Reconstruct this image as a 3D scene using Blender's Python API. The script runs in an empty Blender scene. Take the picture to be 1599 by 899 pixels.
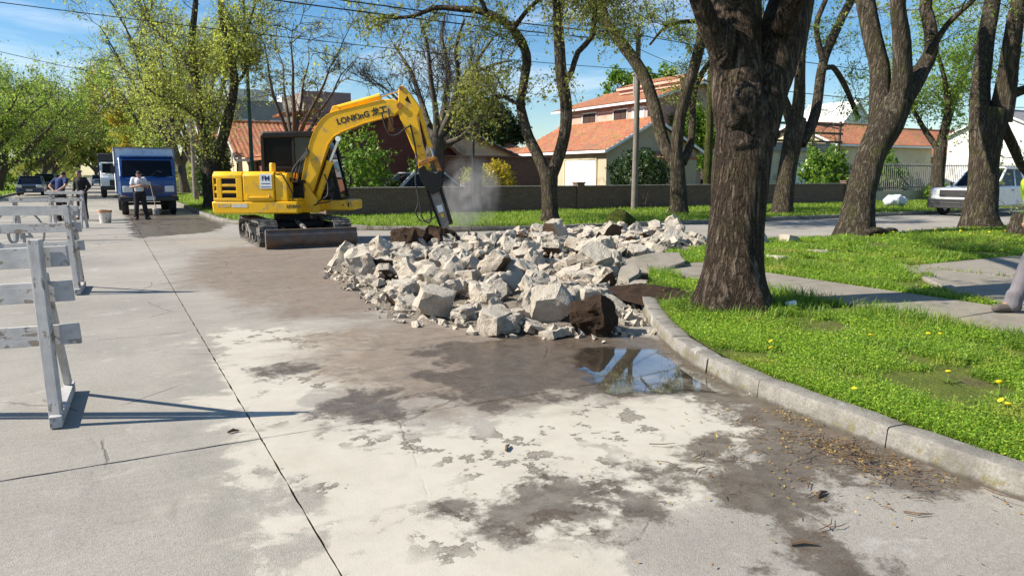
import bpy, bmesh, math, random
import numpy as np
from mathutils import Vector, Matrix, Euler, noise as mnoise

# ------------------------------------------------------------------ camera, sky, sun, exposure
R = math.radians
SC = bpy.context.scene
COL = SC.collection
cam_d = bpy.data.cameras.new('camera'); cam = bpy.data.objects.new('camera', cam_d); COL.objects.link(cam)
cam.location = (0, 0, 1.6)
cam.rotation_euler = (R(90 - 8.774), 0, R(-28.6))
cam_d.sensor_width = 36.0; cam_d.lens = 36.0 * 1150 / 1599
cam_d.clip_start = 0.05; cam_d.clip_end = 3000
SC.camera = cam

SUN_EL = 39.0
sun_h = Vector((-0.945, 0.327)).normalized()
SUN_DIR = Vector((sun_h.x * math.cos(R(SUN_EL)), sun_h.y * math.cos(R(SUN_EL)), math.sin(R(SUN_EL))))
world = bpy.data.worlds.new('World'); SC.world = world; world.use_nodes = True
wt = world.node_tree; wt.nodes.clear()
w_out = wt.nodes.new('ShaderNodeOutputWorld'); w_bg = wt.nodes.new('ShaderNodeBackground')
w_sky = wt.nodes.new('ShaderNodeTexSky'); w_sky.sky_type = 'NISHITA'; w_sky.sun_disc = False
w_sky.sun_elevation = R(SUN_EL); w_sky.sun_rotation = math.atan2(sun_h.x, sun_h.y)
w_sky.altitude = 0; w_sky.air_density = 1.0; w_sky.dust_density = 0.25; w_sky.ozone_density = 3.0
w_bg.inputs['Strength'].default_value = 0.09
# thin high cirrus low in the sky
w_tc = wt.nodes.new('ShaderNodeTexCoord'); w_map = wt.nodes.new('ShaderNodeMapping')
w_map.inputs['Scale'].default_value = (1.6, 1.6, 7.0)
w_n = wt.nodes.new('ShaderNodeTexNoise'); w_n.inputs['Scale'].default_value = 2.2; w_n.inputs['Detail'].default_value = 7
w_n.inputs['Roughness'].default_value = 0.6; w_n.inputs['Distortion'].default_value = 0.6
w_r = wt.nodes.new('ShaderNodeValToRGB'); w_r.color_ramp.elements[0].position = 0.49; w_r.color_ramp.elements[1].position = 0.78
w_r.color_ramp.elements[1].color = (0.6, 0.6, 0.6, 1)
w_hs = wt.nodes.new('ShaderNodeHueSaturation'); w_hs.inputs['Saturation'].default_value = 1.3; w_hs.inputs['Value'].default_value = 1.0
w_mix = wt.nodes.new('ShaderNodeMix'); w_mix.data_type = 'RGBA'
w_mix.inputs[7].default_value = (8.5, 8.8, 9.2, 1)
wt.links.new(w_tc.outputs['Generated'], w_map.inputs['Vector']); wt.links.new(w_map.outputs[0], w_n.inputs['Vector'])
wt.links.new(w_n.outputs[0], w_r.inputs[0]); wt.links.new(w_r.outputs[0], w_mix.inputs[0])
wt.links.new(w_sky.outputs[0], w_hs.inputs['Color']); wt.links.new(w_hs.outputs[0], w_mix.inputs[6])
wt.links.new(w_mix.outputs[2], w_bg.inputs['Color']); wt.links.new(w_bg.outputs[0], w_out.inputs['Surface'])

sun_d = bpy.data.lights.new('sun', 'SUN'); sun_d.energy = 5.0; sun_d.angle = R(0.53); sun_d.color = (1.0, 0.925, 0.80)
sun = bpy.data.objects.new('sun', sun_d); COL.objects.link(sun); sun.location = (-30, 10, 40)
sun.rotation_euler = (-SUN_DIR).to_track_quat('-Z', 'Y').to_euler()
SC.view_settings.view_transform = 'Standard'; SC.view_settings.look = 'None'
SC.view_settings.exposure = 0.72; SC.view_settings.gamma = 1.0; SC.view_settings.use_curve_mapping = False
SC.cycles.max_bounces = 6; SC.cycles.diffuse_bounces = 3; SC.cycles.glossy_bounces = 3; SC.cycles.transmission_bounces = 6
SC.cycles.transparent_max_bounces = 8; SC.cycles.volume_bounces = 0; SC.cycles.caustics_reflective = False; SC.cycles.caustics_refractive = False
SC.cycles.use_denoising = True

RNG = random.Random(7)
NP = np.random.default_rng(11)

# ------------------------------------------------------------------ helpers
def tag(o, label=None, cat=None, group=None, kind=None):
    if label: o['label'] = label
    if cat: o['category'] = cat
    if group: o['group'] = group
    if kind: o['kind'] = kind
    return o

def empty(name, loc=(0, 0, 0), rz=0.0, parent=None):
    o = bpy.data.objects.new(name, None); COL.objects.link(o); o.location = loc; o.rotation_euler = (0, 0, rz)
    o.empty_display_size = 0.2
    if parent: o.parent = parent
    return o

def link(name, me, parent=None, loc=None, rot=None):
    o = bpy.data.objects.new(name, me); COL.objects.link(o)
    if parent is not None: o.parent = parent
    if loc is not None: o.location = loc
    if rot is not None: o.rotation_euler = rot
    return o

def copy_tree(o, parent=None):
    c = o.copy(); COL.objects.link(c); c.parent = parent
    for ch in o.children: copy_tree(ch, c)
    return c

class MB:
    """collects shapes for one mesh"""
    def __init__(s): s.v = []; s.f = []
    def add(s, vs, fs):
        b = len(s.v); s.v += [tuple(p) for p in vs]; s.f += [tuple(i + b for i in f) for f in fs]; return s
    def box(s, c, d, rot=None, taper=1.0):
        hx, hy, hz = d[0] / 2, d[1] / 2, d[2] / 2; vs = []
        for z in (-1, 1):
            k = taper if z > 0 else 1.0
            for x, y in ((-1, -1), (1, -1), (1, 1), (-1, 1)):
                p = Vector((x * hx * k, y * hy * k, z * hz))
                if rot is not None: p = (rot if isinstance(rot, Matrix) else Euler(rot).to_matrix()) @ p
                vs.append(p + Vector(c))
        return s.add(vs, [(3, 2, 1, 0), (4, 5, 6, 7), (0, 1, 5, 4), (1, 2, 6, 5), (2, 3, 7, 6), (3, 0, 4, 7)])
    def beam(s, a, b, w, h, up=(0, 0, 1)):
        """box from a to b, w across, h along up"""
        a, b = Vector(a), Vector(b); t = (b - a).normalized(); u = Vector(up); x = t.cross(u)
        if x.length < 1e-4: x = t.cross(Vector((1, 0, 0)))
        x.normalize(); u = x.cross(t).normalized(); vs = []
        for p in (a, b):
            for i, j in ((-1, -1), (1, -1), (1, 1), (-1, 1)): vs.append(p + x * i * w / 2 + u * j * h / 2)
        return s.add(vs, [(3, 2, 1, 0), (4, 5, 6, 7), (0, 1, 5, 4), (1, 2, 6, 5), (2, 3, 7, 6), (3, 0, 4, 7)])
    def tube(s, pts, radii, n=8, cap=True, jitter=None):
        pts = [Vector(p) for p in pts]
        if not hasattr(radii, '__len__'): radii = [radii] * len(pts)
        t0 = (pts[1] - pts[0]).normalized(); ref = Vector((0, 0, 1)) if abs(t0.z) < 0.9 else Vector((1, 0, 0))
        x = t0.cross(ref).normalized(); vs = []; m = len(pts)
        for i, p in enumerate(pts):
            t = (pts[min(i + 1, m - 1)] - pts[max(i - 1, 0)]).normalized()
            x = (x - t * x.dot(t))
            if x.length < 1e-5: x = t.orthogonal()
            x.normalize(); y = t.cross(x)
            for k in range(n):
                a = 2 * math.pi * k / n; q = p + (x * math.cos(a) + y * math.sin(a)) * radii[i]
                vs.append(jitter(q, p, radii[i]) if jitter else q)
        fs = [(i * n + k, i * n + (k + 1) % n, (i + 1) * n + (k + 1) % n, (i + 1) * n + k) for i in range(m - 1) for k in range(n)]
        if cap: fs += [tuple(range(n - 1, -1, -1)), tuple((m - 1) * n + k for k in range(n))]
        return s.add(vs, fs)
    def cyl(s, a, b, r0, r1=None, n=16): return s.tube([a, b], [r0, r0 if r1 is None else r1], n)
    def prism(s, poly, y0, y1, axis='y', bev=0.0):
        """poly in (x,z) extruded along y (axis y), in (x,y) along z, in (y,z) along x"""
        ar = sum(poly[i][0] * poly[(i + 1) % len(poly)][1] - poly[(i + 1) % len(poly)][0] * poly[i][1] for i in range(len(poly)))
        if ar < 0: poly = poly[::-1]
        n = len(poly)
        def P(a, b, t): return {'y': (a, t, b), 'z': (a, b, t), 'x': (t, a, b)}[axis]
        vs = [P(a, b, y0) for a, b in poly] + [P(a, b, y1) for a, b in poly]
        fs = [tuple(range(n)), tuple(range(2 * n - 1, n - 1, -1))] + [(i + n, (i + 1) % n + n, (i + 1) % n, i) for i in range(n)]
        if axis in 'zx': fs = [tuple(reversed(f)) for f in fs]
        return s.add(vs, fs)
    def lathe(s, prof, c=(0, 0, 0), n=16, cap=True):
        vs = [(c[0] + r * math.cos(2 * math.pi * k / n), c[1] + r * math.sin(2 * math.pi * k / n), c[2] + z) for r, z in prof for k in range(n)]
        m = len(prof)
        fs = [(i * n + k, i * n + (k + 1) % n, (i + 1) * n + (k + 1) % n, (i + 1) * n + k) for i in range(m - 1) for k in range(n)]
        if cap: fs += [tuple(range(n - 1, -1, -1)), tuple((m - 1) * n + k for k in range(n))]
        return s.add(vs, fs)
    def ball(s, c, r, n=10, m=7):
        r = r if hasattr(r, '__len__') else (r, r, r); c = Vector(c); vs = [c + Vector((0, 0, -r[2]))]
        for i in range(1, m):
            a = -math.pi / 2 + math.pi * i / m
            for k in range(n):
                b = 2 * math.pi * k / n
                vs.append(c + Vector((r[0] * math.cos(a) * math.cos(b), r[1] * math.cos(a) * math.sin(b), r[2] * math.sin(a))))
        vs.append(c + Vector((0, 0, r[2]))); L = len(vs) - 1
        fs = [(0, 1 + (k + 1) % n, 1 + k) for k in range(n)]
        fs += [(1 + i * n + k, 1 + i * n + (k + 1) % n, 1 + (i + 1) * n + (k + 1) % n, 1 + (i + 1) * n + k) for i in range(m - 2) for k in range(n)]
        fs += [(L, 1 + (m - 2) * n + k, 1 + (m - 2) * n + (k + 1) % n) for k in range(n)]
        return s.add(vs, fs)
    def grid(s, nx, ny, fn):
        vs = [fn(i / nx, j / ny) for j in range(ny + 1) for i in range(nx + 1)]
        return s.add(vs, [(j * (nx + 1) + i, j * (nx + 1) + i + 1, (j + 1) * (nx + 1) + i + 1, (j + 1) * (nx + 1) + i) for j in range(ny) for i in range(nx)])
    def mesh(s, name, mat=None, smooth=None):
        me = bpy.data.meshes.new(name); me.from_pydata(s.v, [], s.f); me.update()
        if mat: me.materials.append(mat)
        if smooth is not None:
            me.shade_smooth()
            if smooth < 180: me.set_sharp_from_angle(angle=R(smooth))
        return me
    def build(s, name, mat, parent=None, smooth=None, bevel=0.0, loc=None, rot=None, seg=2):
        o = link(name, s.mesh(name, mat, smooth), parent, loc, rot)
        if bevel:
            b = o.modifiers.new('bevel', 'BEVEL'); b.width = bevel; b.segments = seg; b.limit_method = 'ANGLE'; b.angle_limit = R(35)
            if smooth is None: o.data.shade_smooth(); o.data.set_sharp_from_angle(angle=R(50))
        return o

def np_mesh(name, verts, loops, starts, mat, uv=None):
    """verts (N,3), loops flat ints, starts ints: face loop starts"""
    me = bpy.data.meshes.new(name)
    me.vertices.add(len(verts)); me.vertices.foreach_set('co', np.asarray(verts, np.float32).ravel())
    me.loops.add(len(loops)); me.loops.foreach_set('vertex_index', np.asarray(loops, np.int32).ravel())
    me.polygons.add(len(starts)); me.polygons.foreach_set('loop_start', np.asarray(starts, np.int32))
    me.update(calc_edges=True); me.validate()
    if mat: me.materials.append(mat)
    return me

def leaf_mesh(name, c, t, nrm, L, W, mat, fold=0.0):
    """diamond leaves: centre c, long axis t, normal nrm, length L, width W (arrays)"""
    t = t / np.linalg.norm(t, axis=1, keepdims=True); s = np.cross(nrm, t); s /= np.linalg.norm(s, axis=1, keepdims=True) + 1e-9
    L = np.broadcast_to(np.asarray(L), (len(c),))[:, None]; W = np.broadcast_to(np.asarray(W), (len(c),))[:, None]
    a = c - t * L / 2; b = c + s * W / 2 - t * L * .08; d = c + t * L / 2; e = c - s * W / 2 - t * L * .08
    v = np.stack([a, b, d, e], 1).reshape(-1, 3); n = len(c)
    return np_mesh(name, v, np.arange(4 * n), np.arange(n) * 4, mat)

def blade_mesh(name, p, h, w, lean, az, mat):
    n = len(p); d = np.stack([np.cos(az), np.sin(az), np.zeros(n)], 1); s = np.stack([-np.sin(az), np.cos(az), np.zeros(n)], 1)
    up = np.array([0, 0, 1.]); h = h[:, None]; w = w[:, None]; lean = lean[:, None]
    m = p + up * h * .55 + d * lean * h * .3; tip = p + up * h * (1 - .25 * lean) + d * lean * h
    v = np.stack([p - s * w / 2, p + s * w / 2, m + s * w * .4, m - s * w * .4, tip], 1).reshape(-1, 3)
    b = np.arange(n)[:, None] * 5; lp = np.concatenate([b + 0, b + 1, b + 2, b + 3, b + 3, b + 2, b + 4], 1).ravel()
    st = (np.arange(n)[:, None] * 7 + np.array([0, 4])).ravel()
    return np_mesh(name, v, lp, st, mat)

def in_poly(P, poly):
    x, y = P[:, 0], P[:, 1]; r = np.zeros(len(P), bool); n = len(poly)
    for i in range(n):
        x0, y0 = poly[i]; x1, y1 = poly[(i + 1) % n]
        c = ((y0 > y) != (y1 > y)); xi = (x1 - x0) * (y - y0) / ((y1 - y0) if y1 != y0 else 1e-9) + x0
        r ^= c & (x < xi)
    return r

def sdf_poly(P, poly):
    d = np.full(len(P), 1e9); n = len(poly)
    for i in range(n):
        a = np.array(poly[i]); b = np.array(poly[(i + 1) % n]); e = b - a; w = P - a
        t = np.clip((w @ e) / (e @ e + 1e-12), 0, 1); d = np.minimum(d, np.linalg.norm(w - t[:, None] * e, axis=1))
    return np.where(in_poly(P, poly), d, -d)

# ------------------------------------------------------------------ materials
class G:
    def __init__(s, name):
        s.m = bpy.data.materials.new(name); s.m.use_nodes = True; s.t = s.m.node_tree; s.t.nodes.clear()
        s.out = s.t.nodes.new('ShaderNodeOutputMaterial'); s.p = s.t.nodes.new('ShaderNodeBsdfPrincipled')
        s.t.links.new(s.p.outputs[0], s.out.inputs['Surface']); s._c = {}
    def set(s, k, v, node=None):
        i = (node or s.p).inputs[k]
        if isinstance(v, bpy.types.NodeSocket): s.t.links.new(v, i)
        else:
            if isinstance(v, (tuple, list)) and len(v) == 3 and i.type == 'RGBA': v = (*v, 1)
            i.default_value = v
        return s
    def n(s, ty, ins=None, out=0, **props):
        nd = s.t.nodes.new('ShaderNode' + ty)
        for k, v in props.items(): setattr(nd, k, v)
        for k, v in (ins or {}).items(): s.set(k, v, nd)
        return nd.outputs[out]
    def co(s, kind='Object', scale=None, rot=None):
        if kind == 'Position': v = s.n('NewGeometry', out='Position')
        else: v = s.n('TexCoord', out=kind)
        if scale is not None or rot is not None:
            v = s.n('Mapping', {'Vector': v, 'Scale': scale or (1, 1, 1), 'Rotation': rot or (0, 0, 0)})
        return v
    def noise(s, sc, co, det=4, ro=.55, dist=0.0, out=0): return s.n('TexNoise', {'Vector': co, 'Scale': sc, 'Detail': det, 'Roughness': ro, 'Distortion': dist}, out)
    def vor(s, sc, co, feat='F1', out=0): return s.n('TexVoronoi', {'Vector': co, 'Scale': sc}, out, feature=feat)
    def ma(s, op, a, b=0.0, c=None, clamp=False):
        ins = {0: a, 1: b}
        if c is not None: ins[2] = c
        return s.n('Math', ins, operation=op, use_clamp=clamp)
    def ss(s, x, a, b): return s.n('MapRange', {'Value': x, 'From Min': a, 'From Max': b}, interpolation_type='SMOOTHSTEP')
    def lin(s, x, a, b, c, d): return s.n('MapRange', {'Value': x, 'From Min': a, 'From Max': b, 'To Min': c, 'To Max': d})
    def ramp(s, f, stops):
        nd = s.t.nodes.new('ShaderNodeValToRGB'); s.set(0, f, nd); cr = nd.color_ramp
        while len(cr.elements) < len(stops): cr.elements.new(.5)
        for e, (p, c) in zip(cr.elements, stops): e.position = p; e.color = (*c, 1) if len(c) == 3 else c
        return nd.outputs[0]
    def mix(s, f, a, b, blend='MIX'):
        nd = s.t.nodes.new('ShaderNodeMix'); nd.data_type = 'RGBA'; nd.blend_type = blend
        s.set(0, f, nd); s.set(6, a, nd); s.set(7, b, nd); return nd.outputs[2]
    def attr(s, name, out='Fac'): return s.n('Attribute', out=out, attribute_name=name)
    def bump(s, h, st=.3, dist=.02, normal=None):
        ins = {'Height': h, 'Strength': st, 'Distance': dist}
        if normal is not None: ins['Normal'] = normal
        v = s.n('Bump', ins); s.set('Normal', v); return v
    def rnd(s): return s.n('ObjectInfo', out='Random')
    def isl(s): return s.n('NewGeometry', out='Random Per Island')

def generic(name, col, rough=.6, var=.18, nsc=6.0, bump=.0, bsc=60.0, metal=0.0, dirt=None, damt=.5, dsc=3.0, spec=.5, coat=0.0, kind='Object'):
    g = G(name); co = g.co(kind); n = g.noise(nsc, co, 5)
    c = g.mix(g.lin(n, .3, .7, 0, 1), tuple(x * (1 - var) for x in col), tuple(min(1, x * (1 + var)) for x in col))
    r = g.lin(g.noise(nsc * 2.3, co, 4), .3, .7, max(0, rough - .1), min(1, rough + .1))
    if dirt:
        d = g.ss(g.noise(dsc, co, 7, .65), .62 - .25 * damt, .72 - .12 * damt); c = g.mix(d, c, dirt)
        r = g.mix(d, r, (.85, .85, .85))
    g.set('Base Color', c).set('Roughness', r).set('Metallic', metal).set('Specular IOR Level', spec)
    if coat: g.set('Coat Weight', coat).set('Coat Roughness', .06)
    if bump: g.bump(g.noise(bsc, co, 5), bump, .01)
    return g.m

# ------------------------------------------------------------------ ground materials
def road_material():
    g = G('road_concrete'); co = g.co('Position'); rn = g.rnd()
    big = g.noise(.55, co, 4); mid = g.noise(3.2, co, 6, .62); fine = g.noise(70, co, 3, .7); agg = g.vor(190, co)
    stretch = g.noise(2.4, g.co('Position', (1, .35, 1), (0, 0, .35)), 6, .65, .8)
    lump = g.noise(11, co, 6, .7, .6)
    base = g.ramp(mid, [(.25, (.262, .240, .206)), (.5, (.312, .288, .250)), (.75, (.352, .326, .286))])
    base = g.mix(.5, base, g.ramp(fine, [(.3, (.12, .108, .092)), (.52, (.32, .295, .256)), (.75, (.46, .43, .38))])); base = g.mix(.3, base, g.ramp(g.noise(26, co, 5, .75), [(.3, (.14, .127, .108)), (.55, (.33, .305, .265)), (.75, (.42, .39, .345))]))
    streak = g.noise(1.1, g.co('Position', (1.3, 9, 1), (0, 0, .42)), 7, .72, .4); base = g.mix(g.ma('MULTIPLY', g.ss(streak, .56, .7), .4), base, (.17, .155, .132)); base = g.mix(g.ma('MULTIPLY', g.ss(streak, .44, .3), .35), base, (.42, .395, .35))
    base = g.mix(g.ss(agg, .0, .35), g.mix(.35, base, (.16, .145, .125)), base)
    base = g.mix(g.lin(rn, 0, 1, 0, .2), base, (.37, .345, .30))
    base = g.mix(1.0, base, g.ramp(big, [(.3, (.80, .80, .80)), (.7, (1.12, 1.12, 1.12))]), 'MULTIPLY')
    # long scuffs, dry brush marks, tyre smears
    base = g.mix(g.ma('MULTIPLY', g.ss(stretch, .58, .74), .5), base, (.155, .142, .128))
    base = g.mix(g.ma('MULTIPLY', g.ss(g.noise(1.6, co, 7, .72, 1.2), .56, .68), .45), base, (.43, .412, .38))
    # thin cracks
    cr = g.n('TexVoronoi', {'Vector': g.mix(.12, co, g.noise(2.2, co, 5, .6, out=1)), 'Scale': .62}, 'Distance', feature='DISTANCE_TO_EDGE')
    crack = g.ma('MULTIPLY', g.ss(cr, .0065, .002), g.ss(g.noise(.8, co, 2), .5, .56))
    base = g.mix(g.ma('MULTIPLY', crack, .5), base, (.07, .062, .052))
    S = {k: g.attr(k) for k in ('slurry', 'wet', 'rust', 'dark')}
    def mask(sd, amp, soft, noise1, k=1.0):
        e = g.ma('ADD', g.ma('MULTIPLY', sd, k), g.ma('MULTIPLY', g.ma('SUBTRACT', noise1, .5), amp)); return g.ss(e, -soft, soft)
    # grey grit band beside the joint
    dk = g.ma('MULTIPLY', mask(S['dark'], .9, .2, mid), g.lin(lump, .3, .7, .1, .6)); base = g.mix(dk, base, (.19, .18, .155))
    n2 = g.noise(2.1, co, 10, .66, .35)
    n3 = g.noise(8.0, co, 8, .7, .3)
    # dusty film
    film = g.ma('MULTIPLY', mask(S['slurry'], 2.4, .5, n2, .9), g.lin(n3, .35, .65, .35, .75))
    col = g.mix(film, base, (.44, .405, .335))
    # dried slurry, thinner where the brush of water went over it
    cover = mask(S['slurry'], 2.3, .10, n2, 1.2)
    zone = g.ss(g.noise(.75, co, 4, .6, .5), .43, .55)
    flake = g.noise(4.2, co, 11, .66, .15)
    gone = g.ma('MULTIPLY', g.ss(flake, .458, .444), zone)
    thick = g.ma('MULTIPLY', g.ma('MULTIPLY', cover, g.ma('SUBTRACT', 1.0, gone)), g.lin(n3, .3, .7, .62, .95))
    holes = g.ma('MULTIPLY', gone, cover)
    cream = g.ramp(g.noise(1.6, co, 7, .6), [(.3, (.455, .415, .340)), (.55, (.51, .47, .395)), (.8, (.475, .445, .39))])
    col = g.mix(thick, col, cream)
    rim = g.ma('MULTIPLY', g.ma('SUBTRACT', 1.0, g.ma('ABSOLUTE', g.lin(flake, .40, .47, -1, 1), clamp=True)), g.ma('MULTIPLY', zone, cover))
    col = g.mix(g.ma('MULTIPLY', holes, .6), col, (.165, .135, .105)); col = g.mix(g.ma('MULTIPLY', g.ss(rim, .3, .8), .55), col, (.085, .068, .052))
    # rust-brown mud film
    rs = g.ma('MULTIPLY', mask(g.ma('ADD', S['rust'], .22), 2.2, .4, g.noise(1.4, co, 9, .70, .3)), g.lin(n3, .3, .7, .45, .85))
    col = g.mix(rs, col, g.ramp(g.noise(3.0, co, 8, .72), [(.35, (.10, .064, .040)), (.65, (.19, .125, .08))]))
    # damp and wet
    wn = g.noise(2.6, co, 10, .72, .2)
    wsd = g.ma('ADD', S['wet'], .05); damp = mask(wsd, 1.5, .085, wn); wet = mask(wsd, 1.3, .12, wn, .8)
    wcol = g.mix(.5, g.ramp(g.noise(5, co, 6, .7), [(.3, (.046, .034, .024)), (.7, (.112, .084, .060))]), g.ramp(fine, [(.3, (.026, .018, .011)), (.7, (.145, .102, .066))]))
    col = g.mix(g.ma('MULTIPLY', damp, g.lin(n3, .3, .7, .62, .97)), col, wcol)
    g.set('Base Color', col)
    ro = g.mix(thick, (.92, .92, .92), (.7, .7, .7)); ro = g.mix(g.ma('MULTIPLY', wet, g.lin(wn, .35, .6, .45, 1.0)), ro, (.2, .2, .2)); g.set('Roughness', ro)
    hgt = g.ma('ADD', g.ma('MULTIPLY', fine, .55), g.ma('ADD', g.ma('MULTIPLY', agg, .35), g.ma('MULTIPLY', mid, .9)))
    flat = g.ma('MAXIMUM', g.ma('MULTIPLY', thick, .8), g.ma('MULTIPLY', wet, .55))
    hgt = g.ma('MULTIPLY', hgt, g.ma('SUBTRACT', 1.0, flat)); hgt = g.ma('ADD', hgt, g.ma('MULTIPLY', thick, .75))
    hgt = g.ma('SUBTRACT', hgt, g.ma('MULTIPLY', g.ma('MULTIPLY', crack, g.ma('SUBTRACT', 1.0, thick)), .8))
    g.bump(hgt, .5, .010)
    return g.m

def kerb_material():
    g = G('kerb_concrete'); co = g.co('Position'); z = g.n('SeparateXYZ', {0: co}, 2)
    n = g.noise(9, co, 7, .68); f = g.noise(60, co, 4, .7)
    c = g.ramp(n, [(.28, (.13, .115, .09)), (.5, (.235, .215, .18)), (.75, (.33, .31, .265))])
    c = g.mix(.45, c, g.ramp(f, [(.3, (.12, .11, .10)), (.7, (.40, .38, .35))]))
    moss = g.ma('MULTIPLY', g.ss(g.noise(5, co, 6, .7), .48, .6), g.ss(z, .13, .05)); c = g.mix(g.ma('MULTIPLY', moss, .85), c, (.17, .142, .05)); c = g.mix(g.ma('MULTIPLY', g.ss(g.noise(3, g.co('Position', (1, 1, .25)), 6, .7), .5, .66), .5), c, (.11, .10, .085))
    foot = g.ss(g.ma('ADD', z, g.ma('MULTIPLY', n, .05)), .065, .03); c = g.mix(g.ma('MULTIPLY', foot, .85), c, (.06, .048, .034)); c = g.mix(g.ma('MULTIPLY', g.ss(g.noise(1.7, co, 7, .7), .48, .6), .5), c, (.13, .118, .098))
    c = g.mix(g.ma('MULTIPLY', g.ss(g.noise(2.3, co, 6, .7), .6, .68), .6), c, (.50, .48, .44))
    g.set('Base Color', c).set('Roughness', .9); g.bump(g.ma('ADD', f, g.ma('MULTIPLY', n, 1.6)), .55, .012); return g.m

def soil_material(name='lawn_soil', a=(.085, .13, .025), b=(.16, .22, .045), dirt=(.10, .075, .05), dcov=.56):
    g = G(name); co = g.co('Position'); n = g.noise(5, co, 7, .7); c = g.ramp(n, [(.3, a), (.7, b)])
    c = g.mix(g.ss(g.noise(1.1, co, 7, .7), dcov, dcov + .08), c, dirt)
    c = g.mix(.4, c, g.ramp(g.noise(45, co, 4, .7), [(.3, tuple(x * .45 for x in a)), (.7, b)]))
    g.set('Base Color', c).set('Roughness', .95).set('Specular IOR Level', .15); g.bump(g.noise(28, co, 6, .7), .8, .04); return g.m

def path_material():
    g = G('path_concrete'); co = g.co('Position'); n = g.noise(4, co, 7, .65); f = g.noise(80, co, 3, .7)
    c = g.ramp(n, [(.3, (.18, .155, .122)), (.7, (.31, .275, .225))]); c = g.mix(.4, c, g.ramp(f, [(.3, (.12, .104, .084)), (.7, (.36, .325, .275))]))
    c = g.mix(g.ma('MULTIPLY', g.ss(g.noise(1.3, co, 6, .7), .56, .68), .55), c, (.12, .125, .07))
    g.set('Base Color', c).set('Roughness', .9); g.bump(g.ma('ADD', f, n), .35, .008); return g.m

def leaf_material(name, c0, c1, c2=None, trans=.42, rough=.5, patch=0.0):
    g = G(name); r = g.isl(); st = [(0.0, c0), (.75, c1)]
    if c2: st.append((1.0, c2))
    c = g.ramp(r, st); c = g.mix(g.lin(g.rnd(), 0, 1, 0, .18), c, c0)
    if patch:
        co = g.co('Position'); pn = g.noise(1.3, co, 6, .68); c = g.mix(g.ma('MULTIPLY', g.ss(pn, .52, .66), patch), c, (.40, .36, .085)); c = g.mix(g.ma('MULTIPLY', g.ss(g.noise(.9, co, 5, .65), .50, .64), patch * .9), c, tuple(x * .55 for x in c0))
    g.set('Base Color', c).set('Roughness', rough).set('Specular IOR Level', .35)
    tr = g.n('BsdfTranslucent', {'Color': g.mix(.5, c, tuple(min(1, x * 1.7) for x in c1))})
    ad = g.n('MixShader', {0: trans, 1: g.p.outputs[0], 2: tr}); g.t.links.new(ad, g.out.inputs['Surface']); return g.m

M_ROAD = road_material(); M_KERB = kerb_material(); M_SOIL = soil_material('lawn_soil', (.075, .105, .02), (.17, .20, .04), (.13, .10, .065), .50); M_PATH = path_material()
M_JOINT = generic('joint_filler', (.055, .05, .045), .95, .3, 5, .4, 50, kind='Position')
M_GROUND = soil_material('far_ground', (.07, .085, .03), (.13, .13, .055), (.12, .10, .07), .5)
M_GRASS = leaf_material('grass_blade', (.09, .19, .022), (.25, .38, .045), (.42, .44, .08), .45, patch=.75)
M_CLOVER = leaf_material('clover_leaf', (.13, .25, .02), (.31, .47, .04), (.50, .58, .07), .45, patch=.8)
M_GRASS_FAR = leaf_material('far_grass_blade', (.11, .21, .022), (.28, .42, .045), (.44, .48, .08), .45, patch=.5)

# ------------------------------------------------------------------ ground, road, kerbs, lawns
gm = MB(); gm.grid(8, 8, lambda u, v: (-700 + 1400 * u, -500 + 1900 * v, -.12)); tag(gm.build('ground', M_GROUND), kind='structure')

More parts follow.
